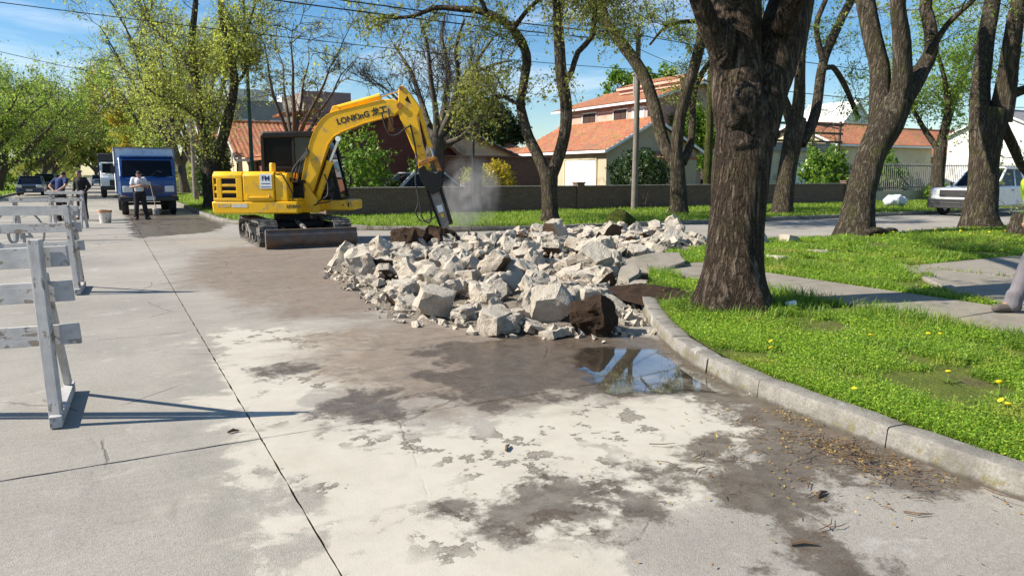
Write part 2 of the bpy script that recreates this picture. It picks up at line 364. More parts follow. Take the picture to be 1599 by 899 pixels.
ZONES = {
'slurry': [[(0.72,7.91),(1.09,7.99),(1.51,7.84),(1.92,7.33),(2.01,6.75),(2.15,6.41),(1.63,6.28),(1.24,5.79),(1.73,5.85),(2.04,5.46),(1.37,5.32),(1.11,5.19),(1.21,4.71),(1.43,4.3),(1.79,4.13),(2.09,4.18),(2.53,4.17),(2.87,4.29),(3.33,4.14),(3.64,3.87),(3.57,3.37),(3.22,2.98),(2.89,2.85),(2.55,2.83),(2.17,2.68),(1.79,2.56),(1.68,2.22),(1.4,1.6),(0.5,1.6),(0.52,2.83),(0.53,3.19),(0.55,3.55),(0.55,4.0),(0.58,4.54),(0.6,5.22),(0.67,6.55)]],
'wet': [[(2.35,6.29),(2.72,6.24),(2.99,6.25),(3.63,6.45),(3.9,6.3),(4.6,5.9),(4.6,5.2),(4.24,4.15),(4.07,3.67),(3.6,3.29),(3.57,3.37),(3.67,3.97),(2.95,4.42),(2.19,4.39),(2.17,4.98),(2.09,5.32),(2.53,5.54)],
 [(4.19,4.18),(4.17,3.7),(4.02,3.13),(3.91,2.43),(3.85,2.11),(3.6,2.16),(3.5,2.35),(3.19,2.38),(2.98,2.4),(2.75,2.07),(2.57,1.74),(2.41,1.83),(2.61,2.36),(2.61,2.65),(2.52,2.79),(2.15,2.65),(1.81,2.54),(2.25,2.72),(2.59,2.87),(2.97,2.83),(3.32,3.04),(3.64,3.41)],
 [(1.25,4.87),(1.52,5.15),(1.82,5.17),(1.56,4.7),(1.79,4.57),(1.64,4.42),(1.32,4.5)], [(1.05,6.23),(1.19,6.27),(1.44,6.18),(1.31,5.86),(1.04,6.01)],
 [(1.69,3.1),(1.96,3.16),(2.16,2.98),(2.44,3.02),(2.2,2.92),(2.02,2.89),(1.97,2.71),(1.72,2.66),(1.48,2.72),(1.51,2.89)], [(1.39,3.14),(1.56,3.2),(1.53,3.12),(1.4,3.1)], [(2.99,3.22),(3.21,3.23),(3.1,3.04),(2.87,3.03)],
 [(0.68,39.83),(3.08,33.8),(3.25,25.45),(2.49,22.2),(0.59,20.85),(0.56,28.8)]],
'rust': [[(1.87,16.88),(3.09,17.02),(4.64,15.37),(4.06,12.0),(3.22,10.73),(3.29,8.76),(2.46,8.22),(1.85,8.46),(1.57,9.7),(1.02,11.93)], [(1.7,7.3),(2.8,7.4),(3.6,6.2),(4.2,5.0),(3.0,4.5),(2.2,4.6),(1.5,5.6)]],
'dark': [[(0.57,8.06),(0.77,7.95),(0.68,5.89),(0.61,4.52),(0.57,3.81),(0.53,3.14),(0.49,1.57),(0.1,1.76),(0.25,3.65),(0.28,4.82),(0.3,6.1)]],
}
road = MB(); road.grid(2, 2, lambda u, v: (-6.6 + 13 * u, -8 + 700 * v, -.05)); road = tag(road.build('road', M_JOINT), kind='structure')
xr = MB(); xr.grid(2, 2, lambda u, v: (6.5 + 170 * u, 9 + 9.6 * v, -.05)); xr.build('road_bed', M_JOINT, road)

def slab(x0, x1, y0, y1, res, gap=.007, tilt=0.004, gy=1.7):
    nx = max(2, int((x1 - x0) / res)); ny = max(2, int((y1 - y0) / res)); m = MB()
    dz = RNG.uniform(-tilt, tilt)
    ph = RNG.uniform(0, 9)
    def edge(a): return gap * (1 + .8 * math.sin(a * 9 + ph) * math.sin(a * 23 + ph))
    def fn(u, v):
        x = x0 + (x1 - x0) * u; y = y0 + (y1 - y0) * v
        if u == 0: x += edge(y)
        if u == 1: x -= edge(y)
        if v == 0: y += edge(x) * gy
        if v == 1: y -= edge(x) * gy
        return (x, y, dz)
    m.grid(nx, ny, fn); w = nx + 1; n0 = len(m.v)
    rim = [i for i in range(w)] + [j * w + nx for j in range(1, ny + 1)] + [ny * w + i for i in range(nx - 1, -1, -1)] + [j * w for j in range(ny - 1, 0, -1)]
    m.v += [(m.v[i][0], m.v[i][1], -.045) for i in rim]; k = len(rim)
    m.f += [(rim[i], n0 + i, n0 + (i + 1) % k, rim[(i + 1) % k]) for i in range(k)]
    o = m.build('road_slab', M_ROAD, road); me = o.data
    P = np.array(me.vertices and [(v.co.x, v.co.y) for v in me.vertices])
    for z, pl in ZONES.items():
        d = np.full(len(P), -3.0)
        for q in pl:
            qa = np.array(q); lo = qa.min(0) - 2.5; hi = qa.max(0) + 2.5
            if x1 < lo[0] or x0 > hi[0] or y1 < lo[1] or y0 > hi[1]: continue
            d = np.maximum(d, sdf_poly(P, q))
        at = me.attributes.new(z, 'FLOAT', 'POINT'); at.data.foreach_set('value', np.clip(d, -3, 3).astype(np.float32))
    return o

YJ = [-6.2, -2.6, .96, 4.53, 8.1, 11.67, 15.24, 18.8, 22.4, 26.0, 29.6, 33.2, 36.8, 40.4, 44, 51, 58, 72, 86, 100, 140, 200, 300, 690]
XJ = [-6.45, -2.85, .72, 4.3]
for j in range(len(YJ) - 1):
    for i in range(3):
        x0, x1 = XJ[i], XJ[i + 1]
        if YJ[j + 1] < 12: x1 = x1 + (1.2 if i == 2 else 0)
        elif YJ[j] < 24 and i == 2: x1 = 4.3
        near = YJ[j] < 12 and YJ[j + 1] > 1 and i >= 1
        slab(x0, x1, YJ[j], YJ[j + 1], .06 if (near and i == 2) else .12 if near else .5 if YJ[j] < 40 else 3.0, .006 if near else .007, .001 if near else .004, .45 if (near and i == 2) else 1.1)
slab(5.5, 9.0, 6.0, 8.1, .5); slab(5.5, 9.0, 8.1, 11.67, .4)
for i in range(16):
    x0 = 4.3 + 3.57 * i
    for (y0, y1) in ((11.67, 15.24), (15.24, 18.8)): slab(x0, x0 + 3.57, y0, y1, .3 if i < 4 else .8)
for (y0, y1) in ((18.8, 22.4), (22.4, 26.0)): slab(4.3, 8.0, y0, y1, .4)
slab(61.42, 170, 11.67, 15.24, 4); slab(61.42, 170, 15.24, 18.8, 4)

def offset_curve(pts, d):
    out = []
    for i, p in enumerate(pts):
        a = Vector(pts[max(0, i - 1)]); b = Vector(pts[min(len(pts) - 1, i + 1)]); t = (b - a).normalized(); out.append((p[0] + t.y * d, p[1] - t.x * d))
    return out
def resample(pts, step):
    out = [Vector(pts[0])]; acc = 0
    for a, b in zip(pts[:-1], pts[1:]):
        a, b = Vector(a), Vector(b); L = (b - a).length; n = max(1, int(round(L / step)))
        out += [a.lerp(b, (k + 1) / n) for k in range(n)]
    return [tuple(p) for p in out]
def smooth_curve(pts, it=2):
    for _ in range(it):
        q = [pts[0]]
        for a, b in zip(pts[:-1], pts[1:]):
            q += [(a[0] * .75 + b[0] * .25, a[1] * .75 + b[1] * .25), (a[0] * .25 + b[0] * .75, a[1] * .25 + b[1] * .75)]
        pts = q + [pts[-1]]
    return pts

def kerb(pts, h, name_lab, stone=1.0, w=.17, rng=RNG):
    """pts: road-side line, lawn on the right hand when walking"""
    pts = resample(pts, .25); root = empty('kerb'); tag(root, kind='structure')
    n = max(2, int(stone / .25)); i = 0
    while i < len(pts) - 1:
        k = min(len(pts) - 1, i + n + rng.randint(-1, 1)); seg = pts[i:k + 1]
        if k <= i: break
        dz = rng.uniform(-.008, .008); dx = rng.uniform(-.006, .006); m = MB(); rows = []
        out = offset_curve(seg, dx); inn = offset_curve(seg, w + dx)
        for q, (a, b) in enumerate(zip(out, inn)):
            sh = .012 if q in (0, len(seg) - 1) else 0.0
            a, b = Vector(a), Vector(b); wob = .006 * mnoise.noise((a.x * 3, a.y * 3, 1)); e = (b - a).normalized()
            hh = h + dz + .008 * mnoise.noise((a.x * 2, a.y * 2, 5))
            prof = [(a - e * .012, -.04), (a - e * (.004 - wob), .04), (a + e * (.004 + wob), hh - .018), (a + e * .010, hh - .004), (a + e * .026, hh), (b - e * .02, hh - .002), (b, hh - .012), (b, -.04)]
            rows.append([(p.x, p.y, z - sh) for p, z in prof])
        if len(rows) >= 2:
            t = Vector(seg[1]) - Vector(seg[0]); t.normalize()
            rows[0] = [(x + t.x * .006, y + t.y * .006, z) for x, y, z in rows[0]]; rows[-1] = [(x - t.x * .006, y - t.y * .006, z) for x, y, z in rows[-1]]
            c = len(rows[0]); m.add([p for r in rows for p in r], [(r * c + j, (r + 1) * c + j, (r + 1) * c + j + 1, r * c + j + 1) for r in range(len(rows) - 1) for j in range(c - 1)] + [tuple(range(c)), tuple((len(rows) - 1) * c + j for j in range(c - 1, -1, -1))])
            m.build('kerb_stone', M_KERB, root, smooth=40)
        i = k
    return root

KERB_A = smooth_curve([(3.80, -4), (3.85, .5), (3.88, 1.8), (3.92, 2.5), (3.96, 3.2), (4.06, 3.95), (4.25, 4.6), (4.62, 5.45), (5.1, 6.25), (5.6, 7.0)])
KERB_B = smooth_curve([(9.6, 11.0), (10.5, 11.4), (11.6, 11.75), (13, 11.9), (20, 11.95), (60, 11.95), (170, 11.95)], 1)
KERB_C = smooth_curve([(3.18, 200), (3.18, 40), (3.18, 28), (3.4, 25.5), (4.4, 23), (6, 21.1), (8.43, 19.3), (10.1, 18.6), (12.8, 18.15), (30, 18.15), (170, 18.15)])
KERB_D = [(-6.35, 240), (-6.35, -8)]
kerb(KERB_A, .142, '', 1.25); kerb(KERB_B, .13, '', 1.6)


def flip_kerb(pts, h, stone):
    q = [(-p[0], p[1]) for p in pts]; r = kerb(q, h, '', stone)
    for c in r.children:
        for v in c.data.vertices: v.co.x = -v.co.x
        c.data.flip_normals()
    return r
flip_kerb([p for p in KERB_C if p[0] < 66 and p[1] < 75], .13, .8)
flip_kerb([(-6.35, -8), (-6.35, 120)], .13, 3.0) if False else kerb([(-6.35, 120), (-6.35, -8)], .13, '', 3.0)

def flat_poly(name, poly, z, mat, parent=None, kind='structure', noise_amp=0.0):
    bm = bmesh.new(); vs = [bm.verts.new((x, y, z)) for x, y in poly]; f = bm.faces.new(vs); bmesh.ops.triangulate(bm, faces=[f])
    if f.normal.z < 0: bmesh.ops.reverse_faces(bm, faces=bm.faces)
    bmesh.ops.recalc_face_normals(bm, faces=bm.faces); me = bpy.data.meshes.new(name); bm.to_mesh(me); bm.free(); me.materials.append(mat)
    if me.polygons[0].normal.z < 0: me.flip_normals()
    o = link(name, me, parent)
    if parent is None: tag(o, kind=kind)
    return o

KA_in = offset_curve(KERB_A, .165); KB_in = offset_curve(KERB_B, .165); KC_in = offset_curve(KERB_C, -.165)
LAWN_A = KA_in + [(6.0, 7.4), (6.6, 8.1), (7.6, 9.3), (8.8, 10.4)] + KB_in + [(170, -4)]
lawn_near = flat_poly('lawn_near_corner', LAWN_A, .128, M_SOIL)
LAWN_C = [p for p in KC_in] + [(170, 200)]
lawn_far = flat_poly('lawn_far_corner', LAWN_C, .10, M_SOIL)
flat_poly('lawn_left_verge', [(-6.51, -8), (-6.51, 240), (-60, 240), (-60, -8)], .10, M_SOIL)

# footpath flags and driveway
def flag(name, poly, z, parent, th=.06):
    m = MB(); m.prism(poly, z - th, z, 'z'); return m.build(name, M_PATH, parent, bevel=.006, seg=1)
fp = empty('footpath'); tag(fp, kind='structure')
PATH_POLYS = []
yy = -3.0
while yy < 8.6:
    L = 1.22; e = .008
    xa = lambda y: 7.25 + .02 * (6 - y); xb = lambda y: 8.6
    q = [(xa(yy) + e, yy + e), (xb(yy) - e, yy + e), (xb(yy) - e, yy + L - e), (xa(yy) + e, yy + L - e)]
    flag('paving_slab', q, .15 + RNG.uniform(-.005, .005), fp); PATH_POLYS.append([(7.2, yy), (8.62, yy), (8.62, yy + L), (7.2, yy + L)]); yy += L
dw = empty('driveway'); tag(dw, kind='structure')
for i in range(9):
    x0 = 8.63 + i * 2.6 if i else 8.63; x1 = 8.63 + (i + 1) * 2.6
    top = lambda x: min(7.24, 5.0 + (x - 9.05) * 1.04) if x > 9.05 else 4.2
    q = [(x0 + .01, 2.0), (x1 - .01, 2.0), (x1 - .01, top(x1))]
    if x0 < 11.2 < x1: q.append((11.2, 7.24))
    if i == 0: q += [(9.05, 5.0), (x0 + .01, 4.3)]
    else: q.append((x0 + .01, top(x0)))
    flag('driveway_slab', q, .152 + RNG.uniform(-.004, .004), dw); PATH_POLYS.append(q)
m = MB(); m.beam((11.1, 7.3, .12), (9.0, 5.1, .12), .16, .12); m.build('driveway_edging', M_PATH, dw, bevel=.02)

# ------------------------------------------------------------------ broken concrete
def chunk_material():
    g = G('broken_concrete'); co = g.co('Object'); nz = g.n('SeparateXYZ', {0: g.co('Normal')}, 2); rn = g.rnd()
    off = g.n('VectorMath', {0: co, 1: g.n('ObjectInfo', out='Location')}, operation='ADD')
    n = g.noise(7, off, 7, .68); f = g.noise(48, off, 5, .7); v = g.vor(34, off)
    c = g.ramp(n, [(.25, (.26, .205, .15)), (.5, (.43, .37, .295)), (.75, (.56, .50, .415))])
    c = g.mix(.4, c, g.ramp(f, [(.3, (.24, .185, .135)), (.55, (.53, .475, .40)), (.8, (.70, .65, .58))]))
    stone = g.ma('MULTIPLY', g.ss(v, .20, .12), g.ss(g.noise(9, off, 3), .5, .6)); c = g.mix(g.ma('MULTIPLY', stone, .6), c, g.ramp(g.vor(34, off, out=1), [(.2, (.20, .17, .14)), (.5, (.42, .36, .28)), (.8, (.30, .28, .27))]))
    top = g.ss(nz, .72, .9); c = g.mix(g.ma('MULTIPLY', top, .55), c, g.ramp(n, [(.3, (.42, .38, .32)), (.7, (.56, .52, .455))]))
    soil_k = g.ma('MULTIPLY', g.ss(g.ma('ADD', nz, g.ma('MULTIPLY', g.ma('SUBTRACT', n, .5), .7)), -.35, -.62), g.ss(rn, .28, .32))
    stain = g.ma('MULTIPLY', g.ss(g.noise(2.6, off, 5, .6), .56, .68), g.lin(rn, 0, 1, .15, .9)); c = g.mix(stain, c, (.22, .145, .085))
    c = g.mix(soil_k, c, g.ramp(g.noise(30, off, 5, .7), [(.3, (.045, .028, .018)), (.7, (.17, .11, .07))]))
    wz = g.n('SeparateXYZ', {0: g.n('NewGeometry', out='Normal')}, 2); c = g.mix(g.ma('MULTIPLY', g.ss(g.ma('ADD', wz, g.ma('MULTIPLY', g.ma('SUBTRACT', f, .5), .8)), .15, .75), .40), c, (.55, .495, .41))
    g.set('Base Color', c).set('Roughness', .93).set('Specular IOR Level', .25)
    g.bump(g.ma('ADD', g.ma('MULTIPLY', f, 1.0), g.ma('ADD', g.ma('MULTIPLY', g.noise(16, off, 6, .7), 1.6), g.ma('ADD', g.ma('MULTIPLY', n, 1.3), g.ma('MULTIPLY', v, .6)))), 0.8, .018); return g.m
def earth_material(name, a, b):
    g = G(name); co = g.co('Position'); n = g.noise(9, co, 8, .72); f = g.noise(50, co, 5, .75)
    c = g.mix(.5, g.ramp(n, [(.3, a), (.7, b)]), g.ramp(f, [(.3, tuple(x * .5 for x in a)), (.7, tuple(x * 1.25 for x in b))]))
    g.set('Base Color', c).set('Roughness', .97).set('Specular IOR Level', .2); g.bump(g.ma('ADD', f, g.ma('MULTIPLY', n, 2)), 1.0, .03); return g.m
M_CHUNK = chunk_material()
M_EARTH = earth_material('dark_clay', (.022, .014, .009), (.085, .052, .032))
M_DUST = earth_material('crushed_concrete_dust', (.20, .165, .125), (.36, .315, .26))

def chunk_mesh(seed, rad=.5, th=.36, rough=.05, soil=False, pts=None, mat=None):
    """unit-size broken slab piece"""
    rg = random.Random(seed); bm = bmesh.new(); k = rg.randint(5, 7); a0 = rg.uniform(0, 6.3)
    for i in range(k):
        a = a0 + 2 * math.pi * (i + rg.uniform(-.32, .32)) / k; r = rad * rg.uniform(.62, 1.0)
        x, y = r * math.cos(a), r * math.sin(a) * rg.uniform(.75, 1)
        for z in (-th / 2, th / 2):
            s = rg.uniform(.8, 1.0); bm.verts.new((x * s + rg.uniform(-.05, .05), y * s, z * rg.uniform(.82, 1.04)))
        if rg.random() < .3: bm.verts.new((x * 1.06, y * 1.06, rg.uniform(-.3, .3) * th))
    r = bmesh.ops.convex_hull(bm, input=bm.verts[:])
    bmesh.ops.delete(bm, geom=[v for v in bm.verts if not v.link_faces], context='VERTS')
    bmesh.ops.dissolve_limit(bm, angle_limit=R(7), verts=bm.verts[:], edges=bm.edges[:])
    bmesh.ops.triangulate(bm, faces=bm.faces[:])
    for _ in range(3): bmesh.ops.subdivide_edges(bm, edges=[e for e in bm.edges if e.calc_length() > .11], cuts=1, use_grid_fill=True)
    bmesh.ops.triangulate(bm, faces=[f for f in bm.faces if len(f.verts) > 4])
    bm.normal_update(); o = Vector((seed * 3.1, seed * 1.7, 0))
    for v in bm.verts:
        nn = v.normal; side = 1 - abs(nn.z) * .6
        d = mnoise.fractal(v.co * 4.2 + o, .9, 2.2, 3) * rough * side + mnoise.noise(v.co * 12 + o) * rough * .4
        v.co += nn * d
    me = bpy.data.meshes.new('concrete_chunk'); bm.to_mesh(me); bm.free(); me.materials.append(mat or M_CHUNK)
    me.shade_smooth(); me.set_sharp_from_angle(angle=R(24)); return me
CHUNKS = [chunk_mesh(s, .5, RNG.choice([.2, .25, .3, .36, .44]), RNG.uniform(.06, .10)) for s in range(40)]
def radius_of(me): return max(v.co.length for v in me.vertices)

HEAP = [(3.05, 10.9), (2.95, 9.6), (2.8, 8.4), (2.9, 7.6), (3.3, 6.6), (3.8, 6.0), (4.5, 5.85), (4.9, 6.3), (5.4, 7.2), (6.0, 8.2), (6.9, 9.3), (8.3, 10.6), (10, 11.5), (11.6, 12.4), (12.7, 13.6), (12.6, 15.0), (11.2, 15.9), (9, 16.0), (6.8, 15.2), (5.2, 13.9), (3.9, 13.0), (3.2, 12.2)]
def heap_h(x, y):
    d = max(0.0, float(sdf_poly(np.array([[x, y]]), HEAP)[0])); return .30 * (1 - math.exp(-d / .55))
# crushed bed under the chunks
bed = MB(); nb = 90
def bed_fn(u, v):
    x = 2.4 + 11 * u; y = 5.4 + 11 * v; d = float(sdf_poly(np.array([[x, y]]), HEAP)[0])
    z = -.03 + .10 * min(1, max(0, (d + .12) / .5)) + (.05 * mnoise.noise((x * 2.3, y * 2.3, 0)) + .03 * mnoise.noise((x * 7, y * 7, 2))) * (1 if d > -.1 else 0)
    return (x, y, z)
bed.grid(nb, nb, bed_fn); tag(bed.build('rubble_bed', M_DUST, smooth=180), 'crushed concrete dust and grit under the heap of broken slabs', 'rubble', kind='stuff')

HM = np.zeros((220, 220)); HM0 = (2.0, 5.0, .055)
for i in range(220):
    for j in range(220):
        pass
gx, gy = np.meshgrid(2.0 + .055 * np.arange(220), 5.0 + .055 * np.arange(220), indexing='ij'); _sd = sdf_poly(np.stack([gx.ravel(), gy.ravel()], 1), HEAP).reshape(gx.shape)
HM = np.clip((_sd + .1) / .6, 0, 1) * .07
def drop(me, x, y, s, rot, sink=.35):
    m = Euler(rot).to_matrix(); co = np.array([(m @ v.co) * s for v in me.vertices]); r = float(np.abs(co[:, :2]).max())
    ii = np.clip(((x + co[:, 0] - 2.0) / .055).astype(int), 0, 219); jj = np.clip(((y + co[:, 1] - 5.0) / .055).astype(int), 0, 219)
    low = co[:, 2] < 0
    need = (HM[ii, jj] - co[:, 2])[low]; z = float(np.quantile(need, .56)) - .03 * s
    np.maximum.at(HM, (ii, jj), np.where(low, 0, z + co[:, 2] * .8)); return z
N_CHUNK = 0
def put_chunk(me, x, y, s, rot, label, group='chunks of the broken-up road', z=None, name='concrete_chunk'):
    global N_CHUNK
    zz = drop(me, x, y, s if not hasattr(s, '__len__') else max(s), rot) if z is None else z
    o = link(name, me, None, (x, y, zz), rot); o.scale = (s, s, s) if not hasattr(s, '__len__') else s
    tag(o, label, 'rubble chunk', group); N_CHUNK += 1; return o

def gen_label(x, y, s):
    size = 'large' if s > .56 else 'mid-sized' if s > .43 else 'small'
    zone = 'near edge by the puddle' if (y < 8 and x > 3.7) else 'near edge beside the bare road' if y < 9 and x < 4.2 else 'middle' if y < 11.6 else 'far side towards the cross street' if x > 7.5 else 'far side towards the excavator'
    return size + ' jagged pale chunk at the ' + zone + ' of the rubble heap' if zone != 'middle' else size + ' jagged pale chunk in the middle of the rubble heap'
rg = random.Random(21)
# bottom layer, then tossed pieces on top
spots = []
tries = 0
while len(spots) < 222 and tries < 14000:
    tries += 1; x = rg.uniform(2.7, 12.8); y = rg.uniform(5.7, 16.1)
    d = float(sdf_poly(np.array([[x, y]]), HEAP)[0])
    if d < .06 or (x - 4.25) ** 2 + (y - 6.0) ** 2 < .4 ** 2: continue
    depth = .479 * x + .878 * y
    s = rg.choice([.36, .44, .5, .58, .68, .78]) * rg.uniform(.85, 1.15)
    if d < .3: s = min(s, .55)
    if any((x - a) ** 2 + (y - b) ** 2 < (.28 * (s + c)) ** 2 for a, b, c in spots): continue
    spots.append((x, y, s))
for x, y, s in spots:
    me = rg.choice(CHUNKS); tilt = rg.choice([.15, .4, .7, 1.1, 1.4])
    put_chunk(me, x, y, s, (rg.uniform(-tilt, tilt), rg.uniform(-tilt, tilt), rg.uniform(0, 6.28)), gen_label(x, y, s))
top = []
while len(top) < 62:
    x = rg.uniform(3.0, 12.5); y = rg.uniform(6.2, 15.8); d = float(sdf_poly(np.array([[x, y]]), HEAP)[0])
    if d < .45 or any((x - a) ** 2 + (y - b) ** 2 < .42 ** 2 for a, b, c in top): continue
    s = rg.uniform(.32, .68); top.append((x, y, s)); me = rg.choice(CHUNKS)
    put_chunk(me, x, y, s, (rg.uniform(-1.2, 1.2), rg.uniform(-1.2, 1.2), rg.uniform(0, 6.28)), gen_label(x, y, s))

# pieces one can single out
soily = chunk_mesh(101, .5, .62, .085, mat=M_EARTH); soily2 = chunk_mesh(133, .5, .7, .09, mat=M_EARTH)
put_chunk(soily, 4.24, 6.05, .58, (1.25, .2, .6), 'big round clod of dark brown earth at the front edge of the rubble', 'earth clods', name='earth_clod', z=.2)
put_chunk(chunk_mesh(55, .5, .5, .06), 3.35, 6.55, .52, (.12, -.1, 1.1), 'clean block of concrete standing apart on the road in front of the heap', None, z=.11)
put_chunk(chunk_mesh(57, .5, .34, .05), 3.98, 6.5, .72, (1.1, .35, 2.4), 'tall pale slab with brown soil on its face behind the dark clod', None, z=.24)
put_chunk(chunk_mesh(61, .5, .32, .05), 3.12, 7.55, .78, (.25, .15, .4), 'long pale slab piece lying flat along the front of the heap', None, z=.2)
put_chunk(chunk_mesh(63, .5, .6, .06), 3.38, 11.75, .82, (.2, .5, .3), 'large grey chunk at the end of the heap nearest the blade', None, z=.22)
put_chunk(soily2, 3.65, 10.9, .5, (.1, .1, .2), 'small dark square block beside the large grey chunk', None, z=.13)
put_chunk(chunk_mesh(67, .5, .28, .05), 4.75, 9.2, .75, (-.9, .3, .9), 'leaning slab in mid heap with a dark shaded hollow under it', None, z=.33)
put_chunk(chunk_mesh(69, .5, .55, .06), 6.55, 9.3, .7, (.5, -.4, .3), 'big pale block with earthy side next to the loose paving slab', None, z=.3)
put_chunk(chunk_mesh(71, .5, .3, .05), 7.6, 11.4, .8, (.3, -.2, 2.0), 'wide flat slab tilted in the far part of the heap', None, z=.3)
for k, (x, y, s, me) in enumerate([(5.6, 14.35, .9, soily), (6.15, 14.7, .8, soily2), (5.2, 14.0, .7, soily2), (6.6, 14.9, .62, soily), (6.0, 14.1, .66, soily)]):
    put_chunk(me, x, y, s, (.3 * k, .5 - .3 * k, k * 1.3), ['largest dark clay clod in the row below the breaker', 'second largest dark clay clod beside the biggest one below the breaker', 'dark clay clod of the row nearest the dozer blade', 'smallest dark clay clod, at the chisel end of the row', 'dark clay clod lying in front of the clay row'][k], 'clay clods by the breaker', z=.16 + .05 * (k % 3), name='earth_clod')
put_chunk(chunk_mesh(73, .5, .5, .06), 13.55, 15.6, .62, (.9, .2, .3), 'pale rounded chunk standing highest at the far end of the heap', None, z=.28)
put_chunk(chunk_mesh(75, .5, .4, .05), 12.05, 11.15, .55, (1.2, .3, .3), 'lone upright stone on the lawn edge by the cross street', None, z=.25)
put_chunk(chunk_mesh(77, .5, .25, .05), 13.0, 11.2, .75, (.1, .1, 1.0), 'flat broken kerb piece lying at the lawn edge', None, z=.2)
put_chunk(chunk_mesh(79, .5, .2, .04), 10.2, 9.0, .5, (.05, .1, 1.0), 'flat pale stone sunk in the lawn behind the tree', None, z=.15)
put_chunk(chunk_mesh(81, .5, .2, .04), 11.6, 9.3, .55, (.1, .05, 2.0), 'small flat stone in the sunny lawn strip', None, z=.15)
# loosened footpath slabs tipped towards the hole
for (c, d, rot, lab) in [((7.55, 9.15, .21), (1.5, 1.15, .09), (.06, -.12, .55), 'broad loosened paving slab tipped beside the tree trunk'), ((6.15, 7.95, .27), (.85, .45, .07), (-.1, -.2, .75), 'thin broken paving slab jutting over the kerb end')]:
    o = link('paving_slab', chunk_mesh(int(c[0] * 10), .5, .3, .03, mat=M_PATH), None, c, rot); o.scale = (d[0] * 1.12, d[1] * 1.2, d[2] * 3.2); tag(o, lab, 'slab')

# gravel-size fragments
fr = MB(); rg2 = random.Random(5)
def frag(x, y, z, s):
    a = [Vector((rg2.gauss(0, 1), rg2.gauss(0, 1), rg2.gauss(0, .8))).normalized() * s * rg2.uniform(.6, 1.2) for _ in range(4)]
    p = Vector((x, y, z)); E_ = Euler((rg2.uniform(0, 6.3), rg2.uniform(0, 6.3), rg2.uniform(0, 6.3))).to_matrix(); q = [Vector(v) * s * rg2.uniform(.7, 1.25) for v in ((1, .2, 0), (-.9, .5, .2), (-.2, -1, .3), (.3, .3, .75), (.1, -.1, -.7), (.6, -.7, -.3))]
    fr.add([p + E_ @ v for v in q], [(0, 1, 3), (1, 2, 3), (2, 5, 3), (5, 0, 3), (1, 0, 4), (2, 1, 4), (5, 2, 4), (0, 5, 4)])
k = 0
while k < 6000:
    x = rg2.uniform(2.3, 13); y = rg2.uniform(5.4, 16.2); d = float(sdf_poly(np.array([[x, y]]), HEAP)[0])
    if d < -.35 or (d < 0 and rg2.random() > math.exp(d * 9)): continue
    i, j = int((x - 2) / .055), int((y - 5) / .055); h = HM[min(i, 219), min(j, 219)] * .55 if d > 0 else 0
    frag(x, y, h + .012, rg2.choice([.012, .018, .025, .04, .06, .08])); k += 1
tag(fr.build('rubble_fragments', M_CHUNK), 'small pale concrete fragments scattered through and around the heap', 'rubble', kind='stuff')

# soil spill at the kerb end by the tree, with roots
sp = MB()
def spill(u, v):
    x = 5.35 + 1.15 * u; y = 6.5 + 1.5 * v; e = max(0, 1 - ((u - .5) ** 2 + (v - .5) ** 2) * 4)
    return (x, y, .10 + e * (.09 + .05 * mnoise.noise((x * 6, y * 6, 0)) + .03 * mnoise.noise((x * 17, y * 17, 3))))
sp.grid(30, 36, spill); tag(sp.build('loose_soil', M_EARTH, smooth=180), 'crumbled dark soil dug out at the kerb end below the tree', 'soil', kind='stuff')

# ------------------------------------------------------------------ puddle
g = G('puddle_water'); co = g.co('Position'); en = g.noise(4.5, co, 7, .65); ed = g.ma('ADD', g.attr('edge'), g.ma('MULTIPLY', g.ma('SUBTRACT', en, .5), .42))
yc = g.n('SeparateXYZ', {0: co}, 1); sed = g.ma('MULTIPLY', g.ss(yc, 4.9, 4.1), g.ss(en, .4, .62))
g.set('Base Color', g.mix(g.ma('MULTIPLY', sed, .7), (.05, .04, .03), (.26, .24, .20))).set('Roughness', .025).set('IOR', 1.5).set('Specular IOR Level', 1.0)
g.set('Coat Weight', 1.0).set('Coat Roughness', .02).set('Coat IOR', 1.55)
g.bump(g.noise(14, co, 2), .012, .01); trp = g.n('BsdfTransparent'); mxp = g.n('MixShader', {0: g.ss(ed, .02, .16), 1: trp, 2: g.p.outputs[0]}); g.t.links.new(mxp, g.out.inputs['Surface']); M_PUDDLE = g.m
PUD = smooth_curve([(3.52, 5.45), (3.68, 5.62), (3.95, 5.6), (4.1, 5.47), (4.33, 5.3), (4.43, 5.1), (4.3, 4.75), (4.2, 4.4), (4.02, 4.02), (3.98, 3.72), (3.82, 3.7), (3.72, 3.95), (3.49, 3.92), (3.31, 4.11), (3.02, 4.22), (3.12, 4.56), (3.22, 4.85), (3.35, 5.1), (3.52, 5.45)], 2)[:-1]
bm = bmesh.new(); fverts = [bm.verts.new((x + .05 * mnoise.noise((x * 7, y * 7, 0)), y + .05 * mnoise.noise((x * 7, y * 7, 9)), .0065)) for x, y in PUD]
f = bm.faces.new(fverts); bmesh.ops.triangulate(bm, faces=[f])
for _ in range(4): bmesh.ops.subdivide_edges(bm, edges=[e for e in bm.edges if e.calc_length() > .12], cuts=1)
bmesh.ops.triangulate(bm, faces=bm.faces[:]); me = bpy.data.meshes.new('puddle'); bm.to_mesh(me); bm.free(); me.materials.append(M_PUDDLE)
if me.polygons[0].normal.z < 0: me.flip_normals()
at = me.attributes.new('edge', 'FLOAT', 'POINT'); at.data.foreach_set('value', sdf_poly(np.array([(v.co.x, v.co.y) for v in me.vertices]), PUD).astype(np.float32))
me.shade_smooth(); tag(link('puddle', me), 'shallow puddle in the gutter reflecting sky and tree trunk', 'puddle', kind='structure')

